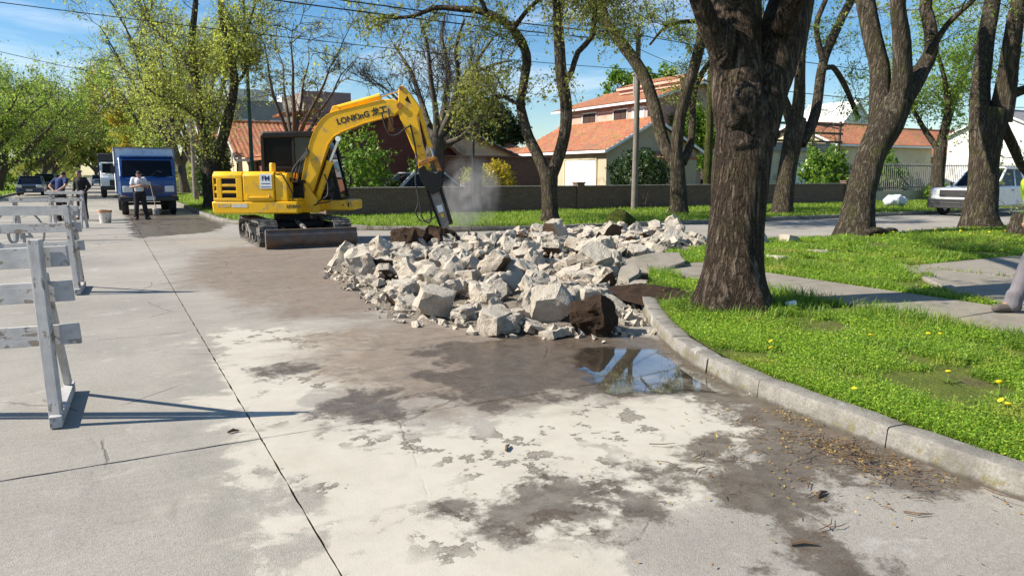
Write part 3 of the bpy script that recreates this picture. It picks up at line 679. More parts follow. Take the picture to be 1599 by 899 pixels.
# ------------------------------------------------------------------ lettering
def text_mesh(txt, size, mat, bold=0.0, shear=0.0, ext=.002, mirror=False, space=1.0):
    cu = bpy.data.curves.new('lettering', 'FONT'); cu.body = txt; cu.size = size; cu.extrude = ext; cu.offset = bold; cu.shear = shear; cu.space_character = space
    cu.align_x = 'CENTER'; cu.align_y = 'CENTER'; cu.resolution_u = 4
    o = bpy.data.objects.new('lettering', cu); COL.objects.link(o); bpy.context.view_layer.update()
    me = bpy.data.meshes.new_from_object(o.evaluated_get(bpy.context.evaluated_depsgraph_get()))
    bpy.data.objects.remove(o); bpy.data.curves.remove(cu); me.materials.clear(); me.materials.append(mat)
    if mirror:
        for v in me.vertices: v.co.x = -v.co.x
        me.flip_normals()
    return me

# ------------------------------------------------------------------ excavator with hydraulic breaker
M_YEL = generic('machine_yellow', (.93, .50, .004), .40, .08, 3, .04, 90, dirt=(.50, .33, .10), damt=.35, dsc=4, coat=.08)
M_RUST = generic('worn_orange_steel', (.42, .17, .02), .6, .3, 9, .15, 60, dirt=(.07, .05, .04), damt=.7, dsc=9)
M_BLK = generic('machine_black', (.011, .011, .012), .55, .3, 8, .05, 60, spec=.25)
M_RUB = generic('rubber_hose', (.02, .02, .02), .6, .3, 12)
M_STEEL = generic('dusty_steel', (.23, .215, .2), .5, .25, 9, .1, 70, metal=.55, dirt=(.36, .33, .29), damt=.5, dsc=6)
M_CHROME = generic('piston_rod', (.75, .75, .76), .12, .05, 9, metal=1.0)
M_TRACK = generic('muddy_track', (.055, .05, .046), .8, .4, 12, .4, 50, dirt=(.24, .215, .185), damt=.75, dsc=8)
M_BLADE = generic('scraped_blade', (.12, .095, .08), .65, .3, 7, .3, 40, dirt=(.17, .10, .06), damt=.7, dsc=4)
M_INK = generic('black_lettering', (.02, .02, .022), .5, .1)
M_DECAL = generic('white_decal', (.78, .79, .80), .45, .05)
M_BLUEINK = generic('navy_lettering', (.02, .035, .13), .5, .1)
M_GREYINK = generic('faded_white_lettering', (.62, .58, .48), .6, .2)
def glass_mat(name, tint=(.02, .03, .035), rough=.04, alpha=.35, spec=.8):
    g = G(name); g.set('Base Color', tint).set('Roughness', rough).set('Specular IOR Level', spec)
    tr = g.n('BsdfTransparent', {'Color': (.55, .62, .62, 1)}); fr = g.n('Fresnel', {'IOR': 1.5})
    mx = g.n('MixShader', {0: g.ma('ADD', fr, 1 - alpha, clamp=True), 1: tr, 2: g.p.outputs[0]}); g.t.links.new(mx, g.out.inputs['Surface']); return g.m
M_TINT = generic('black_tinted_panel', (.006, .006, .007), .35, .2, 5, spec=.12); M_GLASS = glass_mat('cab_glass', alpha=.55); M_DGLASS = glass_mat('dark_glass', (.006, .007, .008), .09, .08, .25)

ex = empty('excavator', (3.9, 18.3, 0)); tag(ex, 'yellow tracked excavator breaking up the road with a hydraulic hammer', 'excavator')
# undercarriage, facing the camera along the street
def U(m, name, mat, **k): return m.build(name, mat, ex, **k)
def track_loop(x0):
    yf, yr, rz, zc = -1.22, 1.2, .27, .285; pts = []
    for i in range(9):
        a = -math.pi / 2 - math.pi * i / 8; pts.append((yf + .27 * math.cos(a), zc + rz * math.sin(a)))
    for i in range(9): pts.append((yf + (yr - yf) * (i + 1) / 10, zc + rz - .015 * math.sin(math.pi * (i + 1) / 10)))
    for i in range(9):
        a = math.pi / 2 - math.pi * i / 8; pts.append((yr + .27 * math.cos(a), zc + rz * math.sin(a)))
    for i in range(9): pts.append((yr - (yr - yf) * (i + 1) / 10, zc - rz))
    # even spacing
    P = [Vector((y, z)) for y, z in pts] + [Vector(pts[0])]; seg = [(b - a).length for a, b in zip(P[:-1], P[1:])]; tot = sum(seg); n = 44; m = MB()
    def at(s):
        s %= tot; k = 0
        while s > seg[k]: s -= seg[k]; k = (k + 1) % len(seg)
        return P[k].lerp(P[k + 1], s / seg[k]), (P[k + 1] - P[k]).normalized()
    for i in range(n):
        p, t = at(tot * i / n); nrm = Vector((t.y, -t.x)); c = sum(P[:-1], Vector((0, 0))) / len(P[:-1])
        if (p - c).dot(nrm) < 0: nrm = -nrm
        L = tot / n * .46
        def q(a, b): return p + t * a + nrm * b
        prof = [q(-L, -.03), q(L, -.03), q(L, .0), q(L * .35, .004), q(L * .2, .035), q(-L * .15, .035), q(-L * .3, .004), q(-L, 0)]
        m.prism([(v.x, v.y) for v in prof], x0 - .2, x0 + .2, 'x')
    return m
for s in (-1, 1):
    x0 = s * .83
    tr_ = U(track_loop(x0), 'track_belt', M_TRACK)
    m = MB(); m.box((x0, 0, .29), (.2, 2.1, .2)); m.box((x0 - s * .0, 0, .42), (.14, 1.7, .06)); U(m, 'track_frame', M_TRACK, bevel=.02)
    for y, r, nm in ((-1.2, .215, 'idler_wheel'), (1.2, .2, 'drive_sprocket')):
        m = MB(); m.cyl((x0 - .07, y, .285), (x0 + .07, y, .285), r, n=20); m.cyl((x0 - .15, y, .285), (x0 + .15, y, .285), r * .42, n=14); o = U(m, nm, M_TRACK, smooth=40)
        m = MB(); m.cyl((x0 - .16, y, .285), (x0 + .16, y, .285), .04, n=10); m.build('hub', M_STEEL, o, smooth=40)
    for y in (-.75, -.38, 0, .38, .75):
        m = MB(); m.cyl((x0 - .12, y, .15), (x0 + .12, y, .15), .085, n=14); U(m, 'track_roller', M_TRACK, smooth=40)
m = MB(); m.box((0, 0, .4), (1.3, .9, .22)); m.box((0, -.5, .42), (1.3, .2, .14)); m.box((0, .5, .42), (1.3, .2, .14)); U(m, 'carbody', M_BLK, bevel=.03)
m = MB(); m.cyl((0, 0, .5), (0, 0, .72), .42, n=28); U(m, 'slewing_ring', M_BLK, smooth=40)
m = MB(); m.grid(2, 8, lambda u, v: (-.99 + 1.98 * u, -2.0 + .10 * (2 * v - 1) ** 2 - .05, .03 + .37 * v))
m.grid(2, 8, lambda u, v: (.99 - 1.98 * u, -1.95 + .10 * (2 * v - 1) ** 2 - .05, .03 + .37 * v))
m.box((0, -1.93, .405), (1.98, .09, .03)); m.box((0, -1.9, .035), (1.98, .12, .05)); m.box((-.985, -1.93, .215), (.02, .12, .36)); m.box((.985, -1.93, .215), (.02, .12, .36)); bl = U(m, 'dozer_blade', M_BLADE, smooth=40)
for s in (-1, 1):
    m = MB(); m.beam((s * .42, -1.9, .2), (s * .42, -.45, .36), .1, .14); U(m, 'blade_arm', M_BLK, bevel=.015)
m = MB(); m.cyl((0, -1.9, .26), (0, -1.2, .4), .035, n=12); m.cyl((0, -1.2, .4), (0, -.4, .5), .055, n=12); U(m, 'blade_cylinder', M_STEEL, smooth=40)

# upper structure, turned to face the heap
HD = R(-28.6)
def H(m, name, mat, parent=None, **k):
    o = m.build(name, mat, parent or ex, **k)
    if parent is None: o.rotation_euler = (0, 0, HD)
    return o
m = MB(); m.prism([(-1.53, .74), (-1.5, .7), (.42, .7), (.42, .98), (-1.55, .98)], -.96, .96); H(m, 'lower_body', M_YEL, bevel=.03)
m = MB(); m.prism([(-1.56, .70), (-1.2, .69), (-1.2, 1.0), (-1.57, 1.0)], -.9, .9); H(m, 'counterweight', M_YEL, bevel=.08, seg=3)
def hood(name, x0, x1, y0, y1, z0, z1, ch=.1, slots=False):
    m = MB(); prof = [(y0, z0), (y1, z0), (y1, z1), (y0 + ch, z1), (y0, z1 - ch * .8)]
    m.prism(prof, x0, x1, 'x'); return H(m, name, M_YEL, bevel=.025)
# rear cover with its louvre openings: frame bars around recessed dark slots
m = MB(); m.prism([(-.93, 1.0), (.9, 1.0), (.9, 1.6), (-.84, 1.6), (-.93, 1.5)], -1.44, -.85, 'x'); H(m, 'engine_block', M_BLK)
rc = MB()
rc.prism([(-.96, .985), (.93, .985), (.93, 1.06), (-.96, 1.06)], -1.5, -.83, 'x')
rc.prism([(-.96, 1.5), (.93, 1.5), (.93, 1.66), (-.86, 1.66), (-.96, 1.57)], -1.5, -.83, 'x')
for x0, x1 in ((-1.5, -1.475), (-1.42, -1.30), (-.97, -.83)): rc.prism([(-.96, 1.055), (-.9, 1.055), (-.9, 1.505), (-.96, 1.505)], x0, x1, 'x')
for z in (1.195, 1.345): rc.prism([(-.957, z - .03), (-.9, z - .03), (-.9, z + .03), (-.957, z + .03)], -1.495, -.84, 'x')
rc.prism([(-.957, 1.06), (-.7, 1.06), (-.7, 1.5), (-.957, 1.5)], -1.5, -1.47, 'x'); rc.prism([(-.7, 1.06), (.93, 1.06), (.93, 1.5), (-.7, 1.5)], -1.5, -1.47, 'x')
H(rc, 'rear_cover', M_YEL, bevel=.015)
sd_ = hood('side_cover', -.815, -.1, -.96, .0, .985, 1.66)
m = MB(); m.prism([(-.93, .985), (-.05, .985), (-.05, 1.63), (-.85, 1.63), (-.93, 1.55)], -.09, .2, 'x'); H(m, 'tank_box', M_YEL, bevel=.025)
m = MB(); m.prism([(-.86, .985), (-.05, .985), (-.05, 1.05), (-.86, 1.05)], .2, .41, 'x'); H(m, 'step_plate', M_YEL, bevel=.015)
m = MB(); m.box((-.47, -.965, 1.07), (.52, .03, .035)); m.box((-.72, -.965, 1.095), (.03, .03, .06)); m.box((-.22, -.965, 1.095), (.03, .03, .06)); H(m, 'cover_handle', M_YEL, bevel=.008)
m = MB(); m.lathe([(.07, 0), (.07, .17), (.055, .2), (.0, .2)], (-.26, -.5, 1.66), 14); H(m, 'exhaust_cap', M_YEL, smooth=40)
m = MB(); m.tube([(-.06, -.9, 1.6), (.07, -.92, 1.61), (.2, -.93, 1.4), (.31, -.93, 1.16), (.31, -.93, 1.0)], .016, 8); H(m, 'grab_rail', M_BLK, smooth=60)
m = MB(); m.box((-.28, -.967, 1.44), (.27, .006, .33)); st_ = H(m, 'logo_sticker', M_DECAL); st_['label'] = 'white square sticker with blue letters'
def stick(txt, x, z, y, size, mat, par, bold=0.0, shear=0, rotz=0.0, space=1.0):
    o = link('lettering', text_mesh(txt, size, mat, bold, shear, space=space), par); o.location = (x, y, z); o.rotation_euler = (R(90), 0, 0)
    if par is ex:
        e = Matrix.Rotation(HD, 4, 'Z') @ Matrix.Translation((x, y, z)) @ Matrix.Rotation(-rotz, 4, 'Y') @ Matrix.Rotation(R(90), 4, 'X'); o.matrix_local = e
    else: o.matrix_local = Matrix.Translation((x, y, z)) @ Matrix.Rotation(-rotz, 4, 'Y') @ Matrix.Rotation(R(90), 4, 'X')
    return o
stick('FM', -.28, 1.5, -.9715, .15, M_BLUEINK, st_, .004)
for z, w in ((1.385, .2), (1.31, .23)):
    m = MB(); m.box((-.28, -.9708, z), (w, .002, .018)); m.build('small_print', M_BLUEINK, st_)
stick('L·CDM', -1.27, .885, -.9635, .095, M_GREYINK, ex, .002); m = MB(); m.box((-.9, -.9625, .885), (.35, .004, .085)); mp = H(m, 'model_plate', M_GREYINK)
stick('LIYANG', .345, .87, -.9640, .10, M_INK, ex, .002)
# cab
cab = empty('cab', parent=ex); cab.rotation_euler = (0, 0, HD)
def Cb(m, name, mat, **k): return m.build(name, mat, cab, **k)
Y0, Y1 = -.0, .93
m = MB(); m.prism([(-.68, 2.5), (-.62, 2.6), (.78, 2.62), (.9, 2.54), (.9, 2.47), (-.68, 2.45)], Y0 - .02, Y1 + .02); Cb(m, 'cab_roof', M_BLK, bevel=.03)
m = MB()
for y in (Y0 + .03, Y1 - .03):
    m.beam((-.64, y, .98), (-.64, y, 2.5), .08, .08, (1, 0, 0)); m.beam((.1, y, .98), (.1, y, 2.5), .06, .06, (1, 0, 0))
    m.beam((1.18, y, 1.0), (.86, y, 2.5), .06, .07, (1, 0, 0)); m.beam((-.64, y, 1.75), (.1, y, 1.75), .05, .06)
    m.beam((.1, y, 1.28), (1.12, y, 1.22), .05, .06)
m.beam((1.18, Y0 + .05, 1.02), (1.18, Y1 - .05, 1.02), .06, .06); m.beam((1.08, Y0 + .05, 1.5), (1.08, Y1 - .05, 1.5), .04, .05); Cb(m, 'cab_frame', M_BLK, bevel=.01)
m = MB(); m.box((-.27, Y0 + .03, 1.36), (.74, .03, .76)); m.box((-.64, (Y0 + Y1) / 2, 1.37), (.03, Y1 - Y0 - .1, .76)); m.box((.6, Y0 + .03, 1.11), (1.05, .03, .24)); m.box((.6, Y1 - .03, 1.11), (1.05, .03, .24)); m.box((-.27, Y1 - .03, 1.36), (.74, .03, .76)); Cb(m, 'cab_panel', M_BLK)
for nm, poly in (('rear_side_window', [(-.6, 1.78), (.07, 1.78), (.07, 2.46), (-.6, 2.46)]), ('side_window', [(.13, 1.31), (1.08, 1.26), (.84, 2.47), (.13, 2.47)])):
    for y in (Y0 + .03, Y1 - .03):
        m = MB(); m.prism(poly, y - .004, y + .004); Cb(m, nm, M_TINT if poly[0][0] < 0 else M_GLASS)
m = MB(); m.add([(1.17, Y0 + .06, 1.05), (1.17, Y1 - .06, 1.05), (.87, Y1 - .06, 2.47), (.87, Y0 + .06, 2.47)], [(0, 1, 2, 3)]); Cb(m, 'windscreen', M_GLASS)
m = MB(); m.add([(-.645, Y0 + .06, 1.78), (-.645, Y1 - .06, 1.78), (-.645, Y1 - .06, 2.46), (-.645, Y0 + .06, 2.46)], [(3, 2, 1, 0)]); Cb(m, 'rear_window', M_DGLASS)
m = MB(); m.box((.1, .47, 1.3), (.5, .5, .14)); m.box((-.14, .47, 1.62), (.14, .48, .62), (0, -.15, 0)); m.ball((-.2, .47, 2.02), (.06, .14, .1)); Cb(m, 'driver_seat', M_BLK, bevel=.04)
m = MB(); m.box((.75, .3, 1.3), (.07, .09, .5)); m.tube([(.62, .25, 1.4), (.6, .25, 1.7)], .015, 6); m.tube([(.62, .65, 1.4), (.6, .65, 1.7)], .015, 6); Cb(m, 'control_levers', M_BLK)
m = MB(); m.prism([(.42, .72), (1.5, .74), (1.52, .78), (1.52, .95), (1.48, .98), (.42, .98)], -.02, .95); H(m, 'cab_floor', M_YEL, bevel=.03)
m = MB(); m.box((1.38, -.03, .87), (.03, .02, .1)); m.box((1.25, -.03, .86), (.03, .02, .03)); H(m, 'floor_latch', M_BLK)
m = MB(); m.tube([(1.32, .0, 1.02), (1.3, -.02, 1.7), (1.18, -.02, 2.2), (.98, 0, 2.45)], .013, 6); m.tube([(1.32, .0, 1.1), (1.45, -.02, 1.35), (1.45, -.02, 1.6), (1.32, 0, 1.7)], .011, 6); H(m, 'mirror_rail', M_BLK, smooth=60)
m = MB(); m.box((1.46, -.02, 1.45), (.03, .16, .24)); H(m, 'rear_view_mirror', M_BLK, bevel=.01)
m = MB(); m.box((.3, -.3, 1.42), (.3, .5, .1)); m.box((.3, -.3, 1.2), (.28, .4, .32)); H(m, 'valve_block', M_BLK, bevel=.02)
m = MB(); m.box((.26, -.72, 1.47), (.24, .02, .1)); vp = H(m, 'perforated_plate', M_RUST, bevel=.008)
for x in (.21, .31):
    m = MB(); m.cyl((x, -.735, 1.47), (x, -.728, 1.47), .03, n=12); m.build('plate_hole', M_BLK, vp)
# boom foot
m = MB()
for y in (-.40, -.02): m.prism([(.08, .7), (.78, .7), (.78, .95), (.62, 1.18), (.5, 1.38), (.3, 1.4), (.2, 1.25), (.08, 1.15)], y - .035, y + .035)
m.box((.45, -.21, .84), (.6, .36, .22)); H(m, 'boom_mount', M_YEL, bevel=.015)
m = MB(); m.cyl((.4, -.47, 1.24), (.4, .05, 1.24), .075, n=16); m.cyl((.4, -.48, 1.24), (.4, -.46, 1.24), .045, n=10); H(m, 'boom_pin', M_RUST, smooth=40)
# boom
boom = [(.34, 1.16), (.33, 1.3), (.45, 1.84), (.61, 2.38), (.72, 2.63), (.85, 2.82), (.99, 2.95), (1.13, 3.02), (1.4, 3.09), (2.34, 3.31), (2.56, 3.33), (2.72, 3.27), (2.75, 3.16), (2.68, 3.03), (2.58, 2.96), (1.87, 2.78), (1.34, 2.58), (1.15, 2.47), (1.01, 2.29), (.81, 1.75), (.62, 1.2), (.5, 1.1), (.4, 1.1)]
m = MB(); m.prism(boom, -.335, -.085); bo = H(m, 'boom', M_YEL, bevel=.018)
m = MB()   # weld flanges along the boom edges
m.tube([(x, -.338, z) for x, z in boom[1:10]], .012, 5); m.tube([(x, -.338, z) for x, z in boom[14:21]], .012, 5); H(m, 'boom_flange', M_YEL, smooth=60)
stick('LONKinG 龙工', 1.83, 2.945, -.3375, .185, M_INK, bo, .006, 0, rotz=math.atan2(.19, .75), space=1.02)
# cylinders
def hydr(name, a, b, c, r, y, mat=M_YEL):
    m = MB(); m.cyl((a[0], y, a[1]), (b[0], y, b[1]), r, n=16); t = (Vector(b) - Vector(a)).normalized(); e = Vector(b) - t * .07
    m.cyl((e.x, y, e.y), (b[0], y, b[1]), r * 1.15, n=16); m.cyl((a[0], y - .07, a[1]), (a[0], y + .07, a[1]), r * 1.05, n=12); o = H(m, name, mat, smooth=40)
    m = MB(); m.cyl((b[0], y, b[1]), (c[0], y, c[1]), r * .5, n=14); m.cyl((c[0], y - .07, c[1]), (c[0], y + .07, c[1]), r * .85, n=12); m.build('piston_rod', M_CHROME, o, smooth=40); return o
hydr('boom_cylinder', (.66, .96), (1.02, 1.9), (1.24, 2.42), .075, -.21)
hydr('arm_cylinder', (1.2, 3.12), (2.26, 3.40), (2.76, 3.56), .068, -.21)
m = MB(); m.prism([(1.06, 2.98), (1.34, 3.06), (1.24, 3.18), (1.14, 3.17)], -.29, -.13); H(m, 'cylinder_bracket', M_YEL, bevel=.01)
m = MB()   # arm
arm = [(2.70, 3.58), (2.76, 3.64), (2.82, 3.62), (2.97, 3.44), (3.15, 3.2), (3.19, 3.1), (3.12, 2.94), (3.22, 2.33), (3.31, 2.0), (3.4, 1.83), (3.37, 1.7), (3.28, 1.65), (3.15, 1.68), (3.04, 2.08), (2.83, 2.62), (2.67, 3.0), (2.68, 3.26)]
m.prism(arm, -.32, -.10); ar_ = H(m, 'arm', M_YEL, bevel=.015)
m = MB(); m.prism([(2.84, 3.30), (2.98, 3.22), (2.90, 3.4)], -.324, -.315); m.build('arm_cutout', M_BLK, ar_)
m = MB(); m.cyl((2.72, -.36, 3.17), (2.72, -.06, 3.17), .07, n=14); m.cyl((2.76, -.34, 3.57), (2.76, -.08, 3.57), .05, n=12); m.cyl((3.25, -.37, 1.74), (3.25, -.05, 1.74), .055, n=12); H(m, 'arm_pins', M_RUST, smooth=40)
hydr('tool_cylinder', (3.17, 3.06), (3.40, 2.22), (3.48, 1.97), .055, -.21)
for y in (-.39, -.03):
    m = MB(); m.beam((3.13, y, 1.83), (3.53, y, 1.98), .04, .1, (0, 0, 1)); H(m, 'side_link', M_RUST, bevel=.012)
m = MB(); m.beam((3.5, -.21, 1.98), (3.63, -.21, 1.63), .16, .1, (1, 0, 0)); m.cyl((3.5, -.42, 1.97), (3.5, 0, 1.97), .05, n=12); H(m, 'tool_link', M_RUST, bevel=.012)
# breaker
br = empty('hydraulic_breaker', parent=ex); br.rotation_euler = (0, 0, HD)
m = MB()
for y in (-.40, -.02): m.prism([(3.12, 1.72), (3.25, 1.8), (3.36, 1.66), (3.55, 1.62), (3.62, 1.7), (3.7, 1.66), (3.69, 1.4), (3.63, 1.22), (3.46, 1.12), (3.3, 1.26), (3.18, 1.48)], y - .025, y + .025)
m.prism([(3.2, 1.5), (3.68, 1.5), (3.6, 1.24), (3.42, 1.18)], -.38, -.04); m.build('breaker_bracket', M_BLK, br, bevel=.012)
m = MB(); ax = Vector((.27, -.86)).normalized(); px_ = Vector((-ax.y, ax.x))
def bp(s, w): p = Vector((3.49, 1.22)) + ax * s + px_ * w; return (p.x, p.y)
m.prism([bp(0, -.15), bp(0, .15), bp(.88, .13), bp(.9, -.13)], -.32, -.10); m.build('breaker_body', M_STEEL, br, bevel=.015)
m = MB(); m.prism([bp(-.05, .12), bp(-.05, .19), bp(.88, .165), bp(.88, .1)], -.37, -.05); m.prism([bp(-.05, -.18), bp(-.05, -.12), bp(.88, -.1), bp(.88, -.15)], -.36, -.06); m.build('breaker_side_plate', M_BLK, br, bevel=.01)
for s in (.12, .8):
    for w in (-.07, .07):
        m = MB(); a = bp(s, w); m.cyl((a[0], -.345, a[1]), (a[0], -.31, a[1]), .03, n=6); m.build('bolt', M_STEEL, br)
m = MB(); a, b, c = bp(.86, 0), bp(1.16, 0), bp(1.27, 0); m.tube([(a[0], -.21, a[1]), (b[0], -.21, b[1]), (c[0], -.21, c[1])], [.05, .048, .012], 14); m.build('chisel', M_STEEL, br, smooth=40)
a = bp(.45, 0); m = MB(); m.box((a[0], -.322, a[1]), (.13, .004, .17), (0, R(-17), 0)); m.build('warning_sticker', M_DECAL, br)
m = MB(); a = bp(.62, .0); m.box((a[0], -.322, a[1]), (.07, .004, .09), (0, R(-17), 0)); m.build('yellow_sticker', M_YEL, br)
# hoses
def hose(pts, r=.018):
    q = [Vector(p) for p in pts]; out = []
    for i in range(len(q) - 1):
        p0, p1, p2, p3 = q[max(0, i - 1)], q[i], q[i + 1], q[min(len(q) - 1, i + 2)]
        for k in range(6):
            t = k / 6; out.append(.5 * ((2 * p1) + (-p0 + p2) * t + (2 * p0 - 5 * p1 + 4 * p2 - p3) * t * t + (-p0 + 3 * p1 - 3 * p2 + p3) * t ** 3))
    out.append(q[-1]); m = MB(); m.tube(out, r, 7); return H(m, 'hydraulic_hose', M_RUB, smooth=60)
for d in (0, .06, .12):
    hose([(.18 + d, -.5 + d, 1.42), (.22 + d, -.52 + d, 1.7), (.38 + d * .7, -.4, 1.95), (.5 + d * .5, -.36, 2.1), (.52, -.345, 2.2)])
hose([(.7, -.4, .9), (.82, -.46, 1.0), (.98, -.45, 1.1), (.98, -.36, 1.35), (.9, -.32, 1.6)]); hose([(.62, -.4, .86), (.8, -.5, .92), (1.05, -.4, .98), (1.1, -.3, 1.2)], .015)
hose([(2.3, -.36, 3.0), (2.38, -.4, 2.7), (2.5, -.42, 2.5), (2.68, -.42, 2.52), (2.85, -.37, 2.66), (2.98, -.34, 2.72)]); hose([(2.45, -.34, 3.1), (2.5, -.4, 2.85), (2.62, -.4, 2.62), (2.8, -.36, 2.6)], .02)
hose([(2.95, -.34, 2.75), (3.05, -.34, 2.3), (3.1, -.36, 1.9), (3.06, -.4, 1.45), (3.15, -.42, 1.0), (3.2, -.42, .6), (3.35, -.4, .46), (3.42, -.38, .6), (3.38, -.36, .9)])
hose([(3.1, -.05, 1.9), (3.02, -.08, 1.5), (3.08, -.1, .95), (3.02, -.12, .7), (3.12, -.12, .5), (3.3, -.15, .5), (3.5, -.12, .62), (3.55, -.1, .95)], .016)
m = MB(); m.box((2.42, -.21, 2.98), (.14, .2, .05)); m.box((2.48, -.21, 2.78), (.1, .16, .36)); H(m, 'hose_guard', M_RUST, bevel=.01)
for i, (x, z) in enumerate([(3.02, 2.55), (3.1, 2.25), (3.17, 2.05)]):
    m = MB(); m.box((x + .06, -.33, z), (.07, .04, .03)); H(m, 'hose_clamp', M_RUST)

# ------------------------------------------------------------------ wooden barricades
def wood_mat():
    g = G('weathered_white_paint'); co = g.co('Object'); rn = g.rnd()
    cs = g.n('Mapping', {'Vector': co, 'Scale': (3, 22, 22), 'Location': g.n('CombineXYZ', {0: g.ma('MULTIPLY', rn, 30.0)})}); grain = g.noise(1, cs, 6, .65, .4); n = g.noise(5, co, 6, .7)
    paint = g.ramp(n, [(.3, (.34, .33, .32)), (.6, (.48, .47, .46)), (.8, (.56, .55, .535))])
    wood = g.ramp(grain, [(.3, (.11, .085, .065)), (.7, (.27, .225, .185))])
    peel = g.ss(g.ma('ADD', g.ma('MULTIPLY', grain, .45), g.ma('ADD', g.ma('MULTIPLY', n, .6), g.ma('MULTIPLY', rn, .06))), .615, .65)
    c = g.mix(peel, paint, wood); c = g.mix(g.ma('MULTIPLY', g.ss(g.noise(2, co, 5, .7), .6, .72), .5), c, (.2, .16, .13))
    g.set('Base Color', c).set('Roughness', .8); g.bump(g.ma('ADD', grain, g.ma('MULTIPLY', peel, -.5)), .45, .006); return g.m
M_WOOD = wood_mat(); M_GALV = generic('grey_wire', (.30, .30, .30), .55, .15, metal=.3)
M_RAWWOOD = generic('bare_wood', (.25, .19, .13), .85, .3, 9, .2, 50)
def board(parent, a, b, h, th, name='board', mat=None, up=(0, 0, 1)):
    a, b = Vector(a), Vector(b); L = (b - a).length; m = MB(); m.box((0, 0, 0), (L, th, h)); me = m.mesh(name, mat or M_WOOD); o = link(name, me, parent); x = (b - a).normalized(); z = Vector(up); y = z.cross(x).normalized(); z = x.cross(y)
    o.matrix_local = Matrix.Translation((a + b) / 2) @ Matrix((x, y, z)).transposed().to_4x4()
    bv = o.modifiers.new('bevel', 'BEVEL'); bv.width = .004; bv.segments = 2; return o
bdir = Vector((-.88, .475, 0)).normalized(); fdir = Vector((.05, 1, 0)).normalized(); bn = Vector((-bdir.y, bdir.x, 0)).normalized()   # bn: towards the camera or away
if bn.y > 0: bn = -bn
def barricade(loc, label, heights, L, over, lean, foot_l=.62, sign=False, post2=True, ht=1.2, bh=.13, skew=None):
    t = empty('wooden_barricade', (loc[0], loc[1], 0)); tag(t, label, 'barricade', 'road-closed barricades')
    xs = [0.0] + ([L - .3] if post2 else [])
    for s in xs:
        b0 = bdir * s; board(t, b0 + Vector((0, 0, .03)), b0 + bdir * lean + Vector((0, 0, ht)), .075, .045, 'post', up=tuple(bdir))
        board(t, b0 - fdir * .07 + Vector((0, 0, .045)), b0 + fdir * foot_l * 1.35 + Vector((0, 0, .045)), .075, .07, 'foot')
        board(t, b0 + fdir * foot_l * 1.2 + Vector((0, 0, .09)), b0 + fdir * .04 + Vector((0, 0, .98)), .045, .04, 'brace', up=tuple(bdir))
    for k, z in enumerate(heights):
        dz = (skew or (0, 0, 0))[k]
        a = -bdir * over[k] - bn * .05 + Vector((0, 0, z)); b = bdir * L - bn * .05 + Vector((0, 0, z + dz)); board(t, a, b, bh, .024)
        for s in xs:
            for e in (-.02, .03):
                m = MB(); p = bdir * (s + e) - bn * .036 + Vector((0, 0, z + e)); m.cyl(p, p + bn * .003, .006, n=6); m.build('nail', M_GALV, t)
    return t
barA = barricade((-.39, 5.39), 'white board barricade closest to the camera, cut off by the picture edge', (.60, .875, 1.095), 2.3, (.17, .15, .14), .03, skew=(-.16, -.14, -.12))
barB = barricade((-.44, 11.37), 'weathered barricade carrying a see-through forty speed ring', (.66, .905, 1.125), 1.62, (.11, .09, .07), .06, post2=True, skew=(-.07, -.04, -.01))
# wire ring with figures, read from behind
ring = MB(); cr_ = Vector((-.44, 11.37, 0)) + bdir * .76 - bn * .085 + Vector((0, 0, .835)); rp = []
for i in range(41):
    a = 2 * math.pi * i / 40; rp.append(cr_ - bdir * math.cos(a) * .33 + Vector((0, 0, math.sin(a) * .30)))
ring.tube(rp, .014, 6, cap=False); so = ring.build('speed_ring', M_GALV, None, smooth=60); tag(so, 'grey ring with the figures forty mirrored, on the second barricade', 'sign')
tm = text_mesh('40', .36, M_GALV, 0, ext=.006, mirror=True); to = link('figures', tm, so)
to.matrix_local = Matrix.Translation(cr_ - Vector((0, 0, .05))) @ Matrix((-bdir, Vector((0, 0, 1)), (-bdir).cross(Vector((0, 0, 1))))).transposed().to_4x4()
# far trestle by the two men
tr3 = empty('trestle_barrier', (-.67, 25.33, 0)); tag(tr3, 'white trestle barrier with three rails in front of the two talking men', 'barricade', 'road-closed barricades')
for s in (0, .92):
    b0 = bdir * s
    board(tr3, b0 + bn * .16 + Vector((0, 0, .02)), b0 + Vector((0, 0, 1.12)), .07, .05, 'leg', up=tuple(bdir)); board(tr3, b0 - bn * .16 + Vector((0, 0, .02)), b0 + Vector((0, 0, 1.12)), .07, .05, 'leg', up=tuple(bdir))
for z in (.62, .86, 1.06): board(tr3, -bdir * .08 + bn * .06 + Vector((0, 0, z)), bdir * 1.05 + bn * .06 + Vector((0, 0, z)), .09, .025, 'rail')
tr4 = empty('trestle_barrier', (-1.98, 21.5, 0)); tag(tr4, 'pale trestle barrier standing furthest to the side, mostly behind the second barricade', 'barricade', 'road-closed barricades')
for s in (.0, 1.35):
    b0 = bdir * -s
    for e in (.14, -.14): board(tr4, b0 + bn * e + Vector((0, 0, .02)), b0 + Vector((0, 0, 1.05)), .07, .05, 'leg', up=tuple(bdir))
for z in (.72, .98): board(tr4, bdir * .1 + bn * .05 + Vector((0, 0, z)), -bdir * 1.45 + bn * .05 + Vector((0, 0, z)), .1, .025, 'rail')

